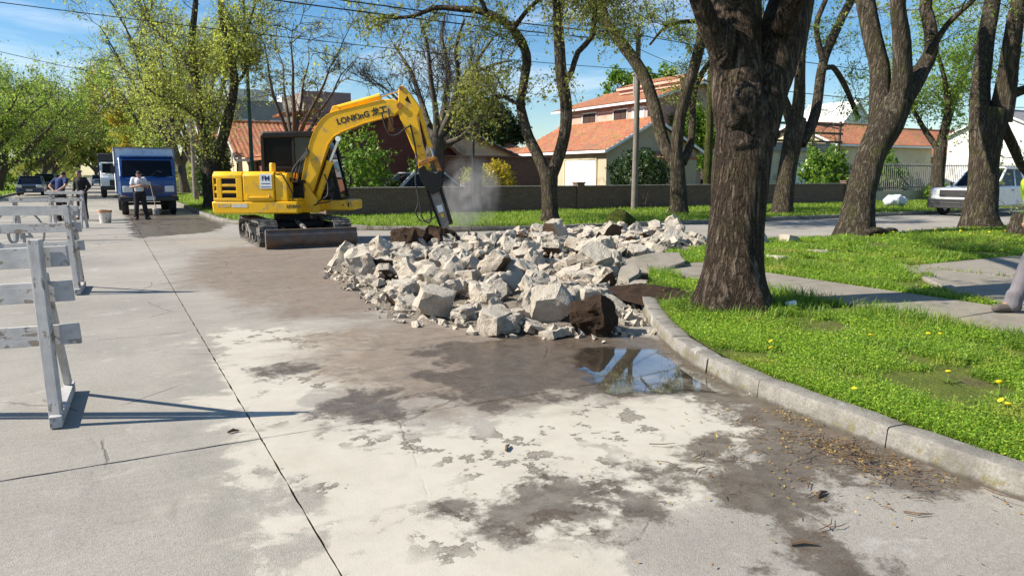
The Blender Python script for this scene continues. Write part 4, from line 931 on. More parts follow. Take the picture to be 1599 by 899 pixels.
# ------------------------------------------------------------------ trees
def bark_material(name, a, b, c, sc=1.0, moss=0.0):
    g = G(name); co = g.co('Object'); w = g.noise(3.0 * sc, co, 4, .6, out=1)
    st = g.n('Mapping', {'Vector': g.mix(.07, co, w), 'Scale': (11 * sc, 11 * sc, 1.35 * sc)})
    n = g.noise(1.0, st, 5, .62, .35); n2 = g.noise(2.3, st, 5, .65, .3); f = g.noise(34 * sc, co, 5, .7)
    rd = g.ma('SUBTRACT', 1.0, g.ma('ABSOLUTE', g.lin(n, .28, .72, -1, 1))); rd2 = g.ma('SUBTRACT', 1.0, g.ma('ABSOLUTE', g.lin(n2, .28, .72, -1, 1)))
    ridge = g.ma('ADD', g.ma('MULTIPLY', g.ma('SUBTRACT', 1.0, g.ma('POWER', g.ma('MAXIMUM', rd, 0.0), 2.2)), .75), g.ma('MULTIPLY', g.ma('SUBTRACT', 1.0, g.ma('POWER', g.ma('MAXIMUM', rd2, 0.0), 3.0)), .32))
    col = g.ramp(ridge, [(.22, a), (.58, b), (.95, c)]); col = g.mix(.35, col, g.ramp(f, [(.3, a), (.75, c)]))
    blot = g.ss(g.noise(1.4 * sc, co, 5, .65), .56, .68); col = g.mix(g.ma('MULTIPLY', blot, .45), col, tuple(x * 1.25 for x in c))
    if moss: col = g.mix(g.ma('MULTIPLY', g.ss(g.noise(2.2 * sc, co, 6, .7), .5, .62), moss), col, (.115, .135, .022))
    g.set('Base Color', col).set('Roughness', .95).set('Specular IOR Level', .15); g.bump(g.ma('ADD', ridge, g.ma('MULTIPLY', f, .35)), 1.0, .06 / sc ** .5); return g.m
M_BARK = bark_material('furrowed_bark', (.010, .0065, .0045), (.072, .047, .032), (.24, .185, .14), 1.0, .1)
M_BARK2 = bark_material('grey_bark', (.020, .014, .010), (.09, .070, .050), (.24, .20, .15), 1.2, .3)
M_BARK_FAR = generic('twig_bark', (.085, .068, .052), .95, .35, 3, .3, 20)
M_SCAR = bark_material('scarred_bark', (.016, .011, .008), (.085, .062, .046), (.24, .195, .155), 1.5)
M_LEAF_Y = leaf_material('spring_leaf_yellow', (.22, .27, .045), (.40, .45, .085), (.54, .50, .12), .55)
M_LEAF_G = leaf_material('spring_leaf_green', (.13, .21, .03), (.28, .40, .06), (.42, .48, .09), .55)
M_LEAF_O = leaf_material('olive_leaf', (.14, .16, .03), (.29, .32, .06), (.42, .38, .09), .5)
M_LEAF_D = leaf_material('dark_evergreen_leaf', (.012, .032, .008), (.045, .085, .016), (.09, .14, .03), .2, .4)
M_LEAF_B = leaf_material('glossy_shrub_leaf', (.06, .13, .015), (.16, .28, .03), (.30, .36, .05), .35, .35)
M_LEAF_A = leaf_material('yellow_bush_leaf', (.30, .24, .02), (.50, .42, .04), (.55, .36, .04), .4)

def limb_tube(mb, pts, n, rough, seed, step=.25, flare=False):
    """pts (x,y,z,r): smooth spline with lumpy skin"""
    P = [Vector(p[:3]) for p in pts]; rr = [p[3] for p in pts]; out = []; ro = []
    for i in range(len(P) - 1):
        p0, p1, p2, p3 = P[max(0, i - 1)], P[i], P[i + 1], P[min(len(P) - 1, i + 2)]; k = max(2, int((p2 - p1).length / step))
        for j in range(k):
            t = j / k; out.append(.5 * ((2 * p1) + (-p0 + p2) * t + (2 * p0 - 5 * p1 + 4 * p2 - p3) * t * t + (-p0 + 3 * p1 - 3 * p2 + p3) * t ** 3)); ro.append(rr[i] * (1 - t) + rr[i + 1] * t)
    out.append(P[-1]); ro.append(rr[-1]); so = Vector((seed * 5.3, seed * 2.9, 0))
    def jit(q, c, r):
        d = q - c; ang = math.atan2(d.y, d.x)
        k = mnoise.noise(Vector((q.x * 1.6, q.y * 1.6, q.z * .9)) + so) * rough * 1.6 + mnoise.noise(Vector((q.x * 7, q.y * 7, q.z * 1.6)) + so) * rough * .9
        if flare and q.z < .75: k += max(0, (.6 - q.z)) ** 1.5 * flare * (.4 + .6 * math.sin(ang * 5 + seed)) 
        return c + d * (1 + k)
    mb.tube(out, ro, n, True, jit); return out, ro

def twigs(start_pts, rg, n, length, spread, up, droop, gens=2, r0=.02, rnd_len=.5, outw=None):
    """random twig skeletons from a list of (pos, dir); returns segments lists [(pts, r0, r1)], and tip sample points with dirs"""
    segs = []; leaves = []
    def grow(p, d, L, r, gen):
        k = 4; pts = [p.copy()]; q = p.copy(); dd = d.copy()
        for i in range(k):
            dd = (dd + Vector((rg.gauss(0, 1), rg.gauss(0, 1), rg.gauss(0, 1))) * .22 + Vector((0, 0, up - droop * (i / k)))).normalized(); q = q + dd * L / k; pts.append(q.copy())
            if gen > 0 and i >= 0:
                for _ in range(2 if i < k - 1 else 2):
                    e = (dd + Vector((rg.gauss(0, 1), rg.gauss(0, 1), rg.gauss(0, .8))) * spread).normalized(); grow(q, e, L * rg.uniform(.35, .65), r * .55, gen - 1)
            if gen == 0: leaves.append((q.copy(), dd.copy()))
        segs.append((pts, r, r * .4))
    for p, d in start_pts: grow(p, d, length * rg.uniform(1 - rnd_len, 1 + rnd_len), r0, gens)
    return segs, leaves

def tree(name, label, limbs, bark, leafm, seed, n_twig=40, tw_len=1.2, leaf_n=5, leaf_s=.06, sides=14, rough=.06, tw_from=.35, up=.12, droop=.1, spread=.8, loc=None, gens=2, scatter=.1, cat='tree', group='street trees', step=.25, skip_twig=(), tw_r=.02, gens_leaf=True, parent=None, flare=True):
    rg = random.Random(seed); npr = np.random.default_rng(seed); root = empty(name, tuple(limbs[0][0][:2]) + (0,)); tag(root, label, cat, group); off = Vector((limbs[0][0][0], limbs[0][0][1], 0))
    tb = MB(); starts = []; tot = sum(max(.01, 1) for _ in limbs[1:]) or 1
    for i, l in enumerate(limbs):
        l = [(p[0] - off.x, p[1] - off.y, p[2] - (.1 if (i == 0 and j == 0) else 0), p[3]) for j, p in enumerate(l)]
        pts, rr = limb_tube(tb, l, sides if i == 0 else max(7, sides - 4), rough, seed + i, step, (.9 if sides > 30 else .5) if (flare and i == 0) else 0)
        if i == 0 or i in skip_twig: continue
        k0 = int(len(pts) * tw_from); nn = max(2, int(n_twig / max(1, len(limbs) - 1)))
        for _ in range(nn):
            k = rg.randint(k0, len(pts) - 1); t = (pts[min(k + 1, len(pts) - 1)] - pts[max(0, k - 1)]).normalized()
            d = (t * .6 + Vector((rg.gauss(0, 1), rg.gauss(0, 1), rg.gauss(.25, .7))) * spread).normalized(); starts.append((pts[k] + d * rr[k] * .6, d))
    trunk = tb.build('trunk', bark, root, smooth=75)
    segs, lv = twigs(starts, rg, n_twig, tw_len, spread, up, droop, gens, tw_r)
    tm = MB()
    for pts, a, b in segs:
        if a < tw_r * .4: pts = [pts[0], pts[2], pts[-1]]
        tm.tube(pts, [a + (b - a) * i / (len(pts) - 1) for i in range(len(pts))], 3, False)
    if segs: tag(tm.build('branches', M_BARK_FAR if bark is not M_BARK else bark, root), kind='stuff')
    if leafm and leaf_n and lv:
        base = np.array([p for p, d in lv]); dirs = np.array([d for p, d in lv]); k = npr.poisson(leaf_n * 1.35, len(base)); idx = np.repeat(np.arange(len(base)), k)
        c = base[idx] + npr.normal(0, scatter, (len(idx), 3)) + dirs[idx] * npr.uniform(-.1, .1, (len(idx), 1)); t = dirs[idx] * .5 + npr.normal(0, .6, c.shape) + np.array([0, 0, -.25]); nr = npr.normal(0, 1, c.shape) + np.array([0, 0, .6])
        L = np.exp(npr.normal(0, .35, len(c))) * leaf_s * .85
        if len(c): tag(link('crown', leaf_mesh('crown', c, t, nr, L * 1.5, L * .75, leafm), root), kind='stuff')
    return root

LIMBS = {
    'T1': [[(6.01,5.91,0.14,0.427),(6.02,5.93,0.31,0.377),(6.07,5.97,0.7,0.328),(6.17,6.03,1.33,0.299),(6.25,6.07,1.83,0.306),(6.3,6.1,2.14,0.313)],[(6.25,6.1,2.0,0.285),(6.28,6.25,2.47,0.295),(6.38,6.42,3.12,0.291),(6.51,6.6,3.87,0.258),(6.64,6.89,4.95,0.195),(6.8,7.33,6.55,0.123),(6.85,7.8,8.05,0.071)],[(6.15,6.29,2.74,0.128),(5.91,6.28,3.1,0.119),(5.71,6.27,3.41,0.103),(5.37,6.25,3.9,0.079),(4.82,6.21,4.53,0.05),(4.27,6.2,4.98,0.03)],[(6.34,6.05,2.0,0.256),(6.71,6.2,2.66,0.255),(7.0,6.31,3.19,0.275),(7.31,6.44,3.79,0.227),(7.82,6.6,4.69,0.156),(8.65,6.86,6.19,0.106),(9.45,7.1,7.7,0.059)],[(6.73,6.05,3.2,0.142),(6.45,5.43,3.84,0.097),(6.17,4.53,4.32,0.05),(5.85,3.69,4.46,0.024)],[(6.5,6.6,3.9,0.2),(6.4,7.6,4.9,0.16),(6.25,9.0,5.9,0.12),(6.2,10.6,6.8,0.09),(6.3,12.2,7.4,0.05)]],  # last limb added above the view so its leaves dapple the lawn
    'T2': [[(16.26,12.01,0.12,0.482),(16.32,12.03,0.45,0.415),(16.49,12.07,1.16,0.348),(16.8,12.07,2.1,0.348),(17.18,12.0,2.89,0.402),(17.39,11.96,3.37,0.402)],[(17.06,12.02,2.66,0.295),(17.23,12.28,3.54,0.257),(17.4,12.46,4.2,0.245),(17.46,12.79,5.11,0.234),(17.54,13.11,6.04,0.222),(17.72,13.63,7.6,0.183),(17.76,14.36,9.57,0.115)],[(17.34,11.96,3.21,0.295),(17.44,11.86,3.91,0.239),(17.31,11.87,4.88,0.197),(17.11,11.91,5.76,0.182),(17.04,11.84,7.05,0.141),(17.08,11.68,8.56,0.075)],[(17.49,11.91,3.37,0.295),(18.28,11.94,4.16,0.204),(18.76,12.01,4.78,0.165),(18.93,12.27,5.55,0.153),(19.04,12.45,6.07,0.14),(20.01,12.81,7.87,0.1)],[(18.21,11.73,4.55,0.094),(18.31,11.39,5.19,0.066),(18.51,11.01,5.63,0.058),(18.74,10.51,6.23,0.038)]],
    'T3': [[(21.33,11.82,0.1,0.541),(21.36,11.87,0.49,0.436),(21.5,11.94,1.28,0.376),(21.61,12.03,2.17,0.376),(21.71,12.1,2.87,0.436),(21.85,12.1,3.32,0.451)],[(21.56,12.17,2.78,0.301),(21.76,12.39,3.6,0.258),(22.21,12.66,4.9,0.23),(22.9,12.95,6.58,0.218),(23.78,13.31,8.73,0.174),(24.57,13.72,10.95,0.113)],[(22.02,11.96,3.05,0.331),(22.05,11.89,3.91,0.268),(22.02,11.84,4.78,0.236),(22.01,11.74,6.25,0.203),(22.08,11.52,8.15,0.156),(22.13,11.29,10.11,0.083)],[(22.2,11.99,3.76,0.18),(22.44,11.72,3.87,0.134),(22.89,11.21,4.23,0.103),(23.37,10.61,5.19,0.058)],[(22.03,11.97,3.14,0.15),(22.72,11.93,2.45,0.138),(23.34,11.9,1.78,0.109),(24.14,11.77,1.26,0.079)]],
    'T4': [[(22.6,19.94,0.07,0.454),(22.7,19.96,0.48,0.371),(22.98,20.06,1.89,0.33),(23.28,20.11,3.1,0.371),(23.41,20.14,3.71,0.351)],[(23.23,20.22,3.59,0.227),(23.17,20.67,4.58,0.166),(23.15,20.99,5.34,0.146),(23.22,21.57,6.86,0.106),(23.25,22.38,8.95,0.064)],[(23.38,20.14,3.59,0.268),(23.4,20.07,4.54,0.225),(23.29,20.01,6.17,0.182),(23.38,19.87,7.53,0.16),(23.47,19.69,9.08,0.119),(23.56,19.48,10.8,0.058)],[(23.47,19.94,2.74,0.227),(24.22,19.99,3.8,0.198),(25.0,20.39,5.87,0.179),(25.95,20.53,7.47,0.171),(26.76,20.56,8.61,0.15),(28.06,20.58,10.36,0.087)],[(24.39,19.93,5.53,0.103),(24.99,19.93,5.69,0.104),(25.72,19.87,5.0,0.106),(26.73,19.95,3.81,0.087)],[(24.46,19.96,5.89,0.124),(24.34,20.26,7.23,0.103),(24.8,20.22,8.44,0.093),(25.09,20.36,10.14,0.062)]],
    'T5': [[(18.86,21.45,0.05,0.411),(18.89,21.51,0.45,0.318),(18.94,21.69,1.65,0.287),(18.93,21.83,2.36,0.308)],[(18.85,21.83,2.13,0.226),(18.66,22.23,2.8,0.248),(18.63,22.86,4.32,0.24),(18.52,23.35,5.37,0.231),(18.19,23.96,6.33,0.222),(17.77,24.59,7.26,0.213),(17.41,25.15,8.1,0.193),(17.12,25.78,9.21,0.152),(16.85,26.57,10.81,0.088)],[(17.14,23.6,6.9,0.103),(16.98,23.81,7.62,0.113),(16.86,24.04,8.57,0.103),(16.84,24.31,10.0,0.062)],[(18.94,21.8,2.24,0.226),(18.95,21.72,3.42,0.224),(19.08,21.58,4.46,0.212),(19.33,21.34,5.71,0.2),(19.45,21.19,6.83,0.178),(19.49,21.05,8.24,0.137),(19.63,20.82,9.94,0.077)],[(19.14,21.65,2.01,0.164),(19.61,21.79,2.73,0.145),(19.91,22.06,3.59,0.136),(20.26,22.44,4.72,0.127),(20.83,22.57,5.57,0.107),(21.57,22.62,6.4,0.065)],[(20.14,22.03,7.26,0.082),(19.4,22.08,7.22,0.081),(18.5,22.09,6.96,0.06),(17.68,21.97,6.24,0.04)]],
    'T6': [[(12.04,19.63,0.08,0.347),(12.06,19.67,0.36,0.269),(12.11,19.77,1.05,0.243),(12.14,19.88,1.8,0.295)],[(12.04,19.9,1.6,0.191),(11.96,20.15,2.08,0.174),(11.8,20.52,2.74,0.158),(11.74,20.84,3.45,0.15),(11.76,20.99,3.86,0.142),(12.0,21.17,4.66,0.143),(12.18,21.37,5.41,0.144),(11.93,21.85,6.26,0.136),(11.3,22.45,6.8,0.127),(10.53,23.01,6.95,0.1),(9.86,23.47,6.99,0.082),(9.26,23.79,6.73,0.064),(8.25,24.51,6.69,0.037)],[(12.22,19.8,1.6,0.191),(12.4,19.66,2.23,0.19),(12.53,19.54,3.0,0.189),(12.51,19.5,3.77,0.179),(12.36,19.53,4.52,0.178),(12.28,19.52,5.26,0.168),(12.15,19.48,6.71,0.149),(12.04,19.41,8.29,0.114),(12.02,19.26,9.98,0.064)],[(12.81,19.98,4.44,0.104),(13.07,20.04,4.81,0.087),(13.37,20.18,5.4,0.088),(13.9,20.2,5.91,0.089),(14.16,20.45,6.72,0.081),(14.49,20.89,8.04,0.054)],[(11.55,20.54,3.71,0.069),(11.36,20.82,3.86,0.061),(11.17,21.11,4.04,0.044),(10.96,21.35,4.05,0.026)],[(11.46,20.99,6.02,0.087),(11.64,20.5,6.48,0.068),(11.94,19.87,6.86,0.058),(12.47,18.94,7.0,0.049)],[(10.8,21.45,6.57,0.069),(10.38,21.49,7.29,0.069),(9.6,21.66,7.98,0.051)]],
    'T7': [[(12.56,30.6,0.25,0.427),(12.69,30.73,1.38,0.398),(12.87,30.82,2.5,0.398),(13.02,30.87,3.2,0.398)],[(13.01,30.84,3.01,0.199),(12.84,31.44,3.93,0.143),(12.73,32.11,5.1,0.116),(12.57,32.83,6.29,0.088),(12.16,33.73,7.52,0.047)],[(13.02,30.85,3.12,0.199),(12.9,30.67,4.43,0.14),(12.64,30.56,5.76,0.111),(12.48,30.41,6.93,0.082),(12.1,30.36,8.06,0.041)],[(13.07,30.84,3.2,0.199),(13.79,31.65,4.82,0.146),(14.32,32.45,6.36,0.119),(14.46,33.46,7.96,0.091),(14.92,34.1,9.28,0.046)],[(13.12,30.81,3.2,0.199),(13.42,30.05,4.4,0.153),(13.44,29.45,5.69,0.109),(13.19,29.07,6.79,0.08),(13.29,28.44,7.84,0.039)],[(13.16,30.76,3.06,0.199),(13.96,30.84,4.21,0.143),(14.76,30.96,5.51,0.116),(15.2,31.19,6.69,0.087),(16.03,31.2,7.74,0.044)],[(13.15,30.75,2.92,0.199),(13.79,30.28,3.61,0.155),(14.33,29.88,4.57,0.126),(15.06,29.34,4.83,0.084),(15.73,28.82,4.95,0.039)],[(13.09,30.75,2.72,0.171),(13.61,30.58,3.01,0.142),(14.31,30.4,3.58,0.143),(14.82,30.27,3.98,0.114)],[(13.2,30.72,2.92,0.142),(13.74,29.85,3.18,0.112),(14.1,29.16,3.83,0.096),(14.35,28.55,4.46,0.054)],[(12.77,31.11,3.76,0.114),(12.28,32.18,4.38,0.087),(11.91,33.21,5.16,0.059),(11.49,34.19,5.8,0.036)],[(13.72,30.71,4.47,0.114),(14.54,30.51,5.87,0.085),(15.58,30.04,6.43,0.057),(16.22,29.72,6.57,0.034)]],
    'T8': [[(4.06,34.85,-0.02,0.541),(4.1,34.92,0.49,0.428),(4.1,35.05,1.24,0.406),(4.12,35.19,2.07,0.406)],[(4.0,35.21,1.79,0.271),(3.94,35.81,3.2,0.227),(3.89,36.48,4.78,0.207),(3.85,37.2,6.53,0.186),(3.91,37.64,7.72,0.163),(4.23,38.16,9.53,0.118),(4.51,38.72,11.37,0.071)],[(4.25,35.09,1.93,0.271),(4.61,34.81,3.17,0.224),(4.9,34.58,4.26,0.2),(5.15,34.35,5.6,0.176),(4.98,34.37,6.78,0.153),(4.8,34.38,8.07,0.13),(4.75,34.28,9.59,0.086)],[(5.26,35.17,5.5,0.09),(5.68,35.33,5.93,0.068),(6.01,35.75,6.77,0.046)],[(3.81,35.7,4.02,0.113),(3.26,35.63,4.41,0.089),(2.4,35.55,4.77,0.066),(1.69,35.44,5.25,0.043)],[(3.77,36.04,5.83,0.113),(3.26,36.91,6.87,0.091),(2.6,37.85,7.78,0.069),(2.06,38.69,8.7,0.047)],[(5.23,35.34,6.39,0.09),(5.9,35.22,7.78,0.068),(6.37,35.21,9.18,0.045)]],
    'T9': [[(35.41,21.77,0.06,0.398),(35.49,21.85,0.74,0.318),(35.66,21.97,1.97,0.265),(35.86,22.08,3.2,0.265)],[(35.85,22.06,3.05,0.212),(36.72,22.33,4.47,0.188),(37.58,22.55,5.76,0.163),(38.72,22.71,7.25,0.11),(39.72,22.95,8.78,0.056)],[(35.8,22.09,3.05,0.212),(35.72,21.81,4.7,0.157),(35.21,21.82,6.16,0.103),(34.48,21.93,7.58,0.076),(33.85,21.97,8.95,0.05)],[(35.72,22.07,2.74,0.159),(35.44,22.66,3.68,0.133),(35.21,23.27,4.79,0.081),(34.81,23.93,5.75,0.054)]],
}
t1 = tree('street_tree', 'massive furrowed trunk standing on the corner lawn, closest tree of all', LIMBS['T1'], M_BARK, M_LEAF_G, 3, 52, 1.5, 1.6, .06, 44, .07, .55, gens=2, step=.09, droop=.12, scatter=.14)
# burls and pruning scars on the big trunk
for (p, r, sc) in [((6.17, 6.0, 2.26), .27, (1, .8, 1.15)), ((6.04, 6.24, 3.02), .16, (.8, .8, 1.5)), ((6.2, 5.98, 1.92), .24, (1.1, .8, 1.0)), ((6.4, 6.02, 2.1), .25, (1, .8, 1.2))]:
    m = MB(); m.ball((0, 0, 0), (r * sc[0], r * sc[1], r * sc[2]), 34, 24)
    m.v = [tuple(Vector(v) * (1 + .16 * mnoise.fractal(Vector(v) * 7 + Vector(p), .8, 2.1, 3) + .07 * math.sin(14 * math.atan2(v[2], v[0]) + 6 * mnoise.noise(Vector(v) * 6)))) for v in m.v]; o = m.build('pruning_scar', M_SCAR, t1, smooth=180); o.location = Vector(p) - t1.location
tree('street_tree', 'leaning trunk forking into three stems beside the cross street', LIMBS['T2'], M_BARK2, M_LEAF_G, 5, 22, 1.5, .7, .06, 26, .06, .5, gens=2, step=.16)
tree('street_tree', 'thick trunk with two upright stems in front of the white pickup', LIMBS['T3'], M_BARK2, M_LEAF_G, 8, 22, 1.5, .7, .06, 26, .06, .5, gens=2, step=.16)
tree('street_tree', 'tree with splayed dark stems behind the massive trunk, near the garden wall', LIMBS['T4'], M_BARK2, M_LEAF_G, 11, 32, 1.5, .8, .065, 18, .05, .45, gens=2)
tree('street_tree', 'V-forked tree in front of the round green bush', LIMBS['T5'], M_BARK2, M_LEAF_Y, 14, 44, 1.3, .9, .065, 18, .05, .35, gens=2, droop=.22)
tree('street_tree', 'tree with a long arching limb reaching over the excavator boom', LIMBS['T6'], M_BARK2, M_LEAF_O, 17, 76, 1.25, 1.1, .065, 18, .05, .45, gens=2, droop=.35, up=.0)
tree('pruned_tree', 'leafless pollarded tree spreading grey branches behind the breaker arm', LIMBS['T7'], M_BARK_FAR, M_LEAF_O, 20, 60, 1.5, .06, .06, 12, .03, .2, gens=2, up=.12, droop=0, spread=.6, group='trees behind the garden wall', tw_r=.03)
tree('ivy_clad_tree', 'big leafy double-stemmed tree behind the excavator tail', LIMBS['T8'], M_BARK2, M_LEAF_Y, 23, 90, 1.3, .8, .075, 14, .06, .05, gens=2, droop=.15, scatter=.25)
tree('street_tree', 'small-crowned tree before the ochre house beside the pickup', LIMBS['T9'], M_BARK2, M_LEAF_G, 26, 34, 1.7, 1.5, .09, 12, .05, .2, gens=2, droop=.2, scatter=.3)

def auto_tree(x, y, h, r, spread_, seed, label, leafm, n=6, leaf_n=5, leaf_s=.16, n_twig=60, tw=2.2, fork=2.2, lean=(0, 0), group='trees lining the street', droop=.12, gens=2, name='street_tree'):
    rg = random.Random(seed); limbs = [[(x, y, .05, r * 1.25), (x + lean[0] * .2, y + lean[1] * .2, fork * .5, r * .95), (x + lean[0] * .4, y + lean[1] * .4, fork, r)]]
    for i in range(n):
        a = 2 * math.pi * (i + rg.uniform(-.3, .3)) / n; s = spread_ * rg.uniform(.65, 1.1); hh = h * rg.uniform(.8, 1.05); bx, by = x + lean[0] * .4, y + lean[1] * .4
        l = []
        for k in range(6):
            t = k / 5; e = t ** .8; l.append((bx + (math.cos(a) * s + lean[0]) * e + rg.gauss(0, .12) * t, by + (math.sin(a) * s + lean[1]) * e, fork - .2 + (hh - fork) * (t ** .9 if s < spread_ else t ** .75), r * (.62 - .55 * t)))
        limbs.append(l)
    return tree(name, label, limbs, M_BARK_FAR, leafm, seed, n_twig, tw, leaf_n, leaf_s, 9, .05, .3, .08, droop, .8, gens=gens, scatter=.2, group=group, step=.6, tw_r=.03)
# left side of the long street
auto_tree(-8.2, 62, 8.0, .4, 4.6, 41, 'bare-limbed street tree whose crown fills the upper picture edge over the parked cars', M_LEAF_G, 8, .8, .11, 60, 2.0, 2.4, (1.0, 0))
auto_tree(-8.6, 78, 9.0, .4, 5.0, 42, 'leaning street tree behind the parked dark blue car', M_LEAF_G, 7, 1.1, .13, 50, 3.0, 2.2, (2.2, 0))
auto_tree(-8.4, 98, 9.5, .4, 5.2, 43, 'arching street tree beyond the row of parked cars', M_LEAF_O, 7, 1.4, .16, 44, 3.0, 2.2, (2.0, 0))
auto_tree(-8.2, 122, 10, .4, 5.5, 44, 'small distant tree on the far side of the road', M_LEAF_O, 6, 2.0, .2, 36, 3.0, 2.2, (2.0, 0))
auto_tree(-8.4, 150, 11, .4, 5.5, 45, 'farthest visible tree above the parked cars', M_LEAF_O, 6, 2.4, .36, 32, 3.0, 2.2, (1.5, 0))
# right side of the long street, behind the trucks
auto_tree(5.4, 52, 11.5, .34, 4.4, 46, 'yellow-green tree rising right behind the box truck', M_LEAF_Y, 7, .75, .095, 50, 2.2, 2.2, (-.5, 0), droop=.2)
auto_tree(5.6, 66, 12, .36, 4.8, 47, 'tall sparse tree overhanging the road past the trucks', M_LEAF_Y, 7, .7, .11, 50, 2.4, 2.3, (-.5, 0))
auto_tree(5.8, 84, 12, .36, 5.0, 48, 'hazy green tree next beyond the tall sparse one', M_LEAF_G, 7, 1.0, .14, 44, 2.6, 2.2, (-.6, 0))
auto_tree(5.8, 112, 11, .36, 5.0, 49, 'autumn-tinted tree at the far end of the road', M_LEAF_A, 6, 2.2, .2, 36, 2.8, 2.2, (-1.2, 0))
auto_tree(5.6, 145, 10, .36, 5.0, 50, 'last small green tree where the road vanishes', M_LEAF_G, 6, 2.4, .36, 30, 2.8, 2.2, (-1.0, 0))
auto_tree(8.6, 40.5, 9.5, .2, 3.2, 51, 'thin bare sapling crown between the lamp post and the cab', M_LEAF_Y, 6, .15, .10, 34, 1.6, 3.0, (.6, 0))
auto_tree(-2.0, 205, 11, .4, 7.0, 52, 'tree closing the view at the end of the street', M_LEAF_O, 7, 3, .5, 34, 3.4, 2.2, (0, 0))
auto_tree(-17, 60, 7, .4, 4, 53, 'dense green garden tree at the left border behind the parked cars', M_LEAF_G, 7, 2.5, .17, 44, 2.6, 2.0, (0, 0), group='garden trees')
# behind the houses
auto_tree(25.5, 52, 5.6, .3, 2.6, 54, 'dark evergreen rising behind the orange-roofed garage', M_LEAF_D, 7, 5, .18, 60, 1.2, 1.5, group='garden trees', name='evergreen_tree')
auto_tree(20, 58, 4.0, .25, 1.8, 55, 'low dark tree beyond the cream gable roof', M_LEAF_D, 6, 4, .18, 40, 1.0, 1.5, group='garden trees', name='evergreen_tree')
auto_tree(50, 62, 10, .35, 4.5, 56, 'green tree between the two-storey house and the pergola house', M_LEAF_B, 7, 4, .26, 44, 2.0, 2.0, group='garden trees')
auto_tree(32.6, 35.0, 5.6, .14, .9, 57, 'light green young tree behind the mossy pole', M_LEAF_B, 6, 2, .12, 26, .7, 2.0, group='garden trees')

# hazy belt of trees and gardens closing the horizon
npr = np.random.default_rng(77); n = 26000; a = npr.uniform(-.35, 1.5, n); d = npr.uniform(170, 300, n); hh = np.array([5.5 + 3.5 * mnoise.noise(Vector((x * 22, 0, 1))) + 2.0 * mnoise.noise(Vector((x * 75, 3, 1))) for x in a]) * d / 230
c = np.stack([np.sin(a) * d, np.cos(a) * d, npr.uniform(0, 1, n) ** .8 * hh], 1); keep = ~((c[:, 0] > -7) & (c[:, 0] < 4)); c = c[keep]
tag(link('distant_treeline', leaf_mesh('distant_treeline', c, npr.normal(0, 1, c.shape), npr.normal(0, 1, c.shape) + np.array([-.2, -.8, .3]), npr.uniform(1.4, 2.6, len(c)), npr.uniform(.9, 1.6, len(c)), M_LEAF_O)), 'far belt of trees along the horizon', 'trees', kind='stuff')

# ------------------------------------------------------------------ houses, walls, poles
def brick_mat(name, a, b, mortar, sc=1.0, rough=.9):
    g = G(name); co = g.co('Position'); x, y, z = (g.n('SeparateXYZ', {0: co}, i) for i in range(3))
    v = g.n('CombineXYZ', {0: g.ma('ADD', x, y), 1: z, 2: 0.0})
    nd = g.t.nodes.new('ShaderNodeTexBrick'); g.set('Vector', v, nd); g.set('Scale', 1.0 * sc, nd); g.set('Color1', a, nd); g.set('Color2', b, nd); g.set('Mortar', mortar, nd); g.set('Brick Width', .26, nd); g.set('Row Height', .085, nd); g.set('Mortar Size', .012, nd)
    n = g.noise(1.6, co, 7, .7); c = g.mix(g.ma('MULTIPLY', g.ss(n, .52, .7), .55), nd.outputs[0], tuple(x * 1.9 for x in mortar)); c = g.mix(.35, c, g.ramp(g.noise(14, co, 6, .7), [(.3, tuple(x * .5 for x in a)), (.7, tuple(min(1, x * 1.6) for x in b))]))
    g.set('Base Color', c).set('Roughness', rough); g.bump(g.ma('SUBTRACT', g.noise(30, co, 4), g.ma('MULTIPLY', nd.outputs[1], 1.4)), .7, .015); return g.m
def plaster(name, c, var=.12): return generic(name, c, .9, var, .8, .25, 25, dirt=tuple(x * .6 for x in c), damt=.35, dsc=.9, kind='Position')
def tile_mat():
    g = G('clay_roof_tile'); co = g.co('Position'); n = g.noise(6, co, 6, .7); f = g.noise(.8, co, 5, .65); v = g.vor(3.6, co, out=1)
    c = g.ramp(n, [(.25, (.22, .085, .042)), (.5, (.36, .145, .068)), (.75, (.45, .215, .115))]); c = g.mix(.25, c, v, 'SOFT_LIGHT'); c = g.mix(g.ma('MULTIPLY', g.ss(f, .55, .7), .5), c, (.20, .13, .09))
    g.set('Base Color', c).set('Roughness', .85); g.bump(g.noise(40, co, 4), .3, .01); return g.m
M_TILE = tile_mat()
M_WALLBR = brick_mat('old_wall_brick', (.15, .092, .065), (.23, .145, .105), (.075, .062, .052))
M_REDBR = brick_mat('red_painted_brick', (.165, .045, .036), (.21, .062, .048), (.145, .06, .05)); M_BROWNBR = brick_mat('brown_brick', (.22, .095, .06), (.30, .14, .09), (.20, .13, .10))
M_GREYBR = brick_mat('grey_brick', (.22, .19, .175), (.30, .26, .24), (.26, .24, .22))
M_CREAM = plaster('cream_plaster', (.66, .55, .36)); M_SAND = plaster('sand_plaster', (.52, .44, .31)); M_PINK = plaster('pink_plaster', (.62, .38, .30)); M_OCHRE = plaster('ochre_plaster', (.30, .21, .125)); M_WHITE = plaster('white_plaster', (.80, .79, .76), .05); M_GREYP = plaster('grey_plaster', (.30, .29, .28))  # ochre darkened to carry the shade of trees over that house
M_WPAINT = generic('white_joinery', (.82, .82, .80), .5, .05, 4); M_DWOOD = generic('dark_stained_wood', (.06, .03, .02), .6, .3, 6, .2, 40); M_IRON = generic('black_iron', (.02, .02, .02), .5, .2)
M_WIN = glass_mat('window_glass', (.02, .025, .03), .05, .15); M_SLATE = generic('grey_roof_sheet', (.20, .20, .21), .7, .2, 3, .2, 20)

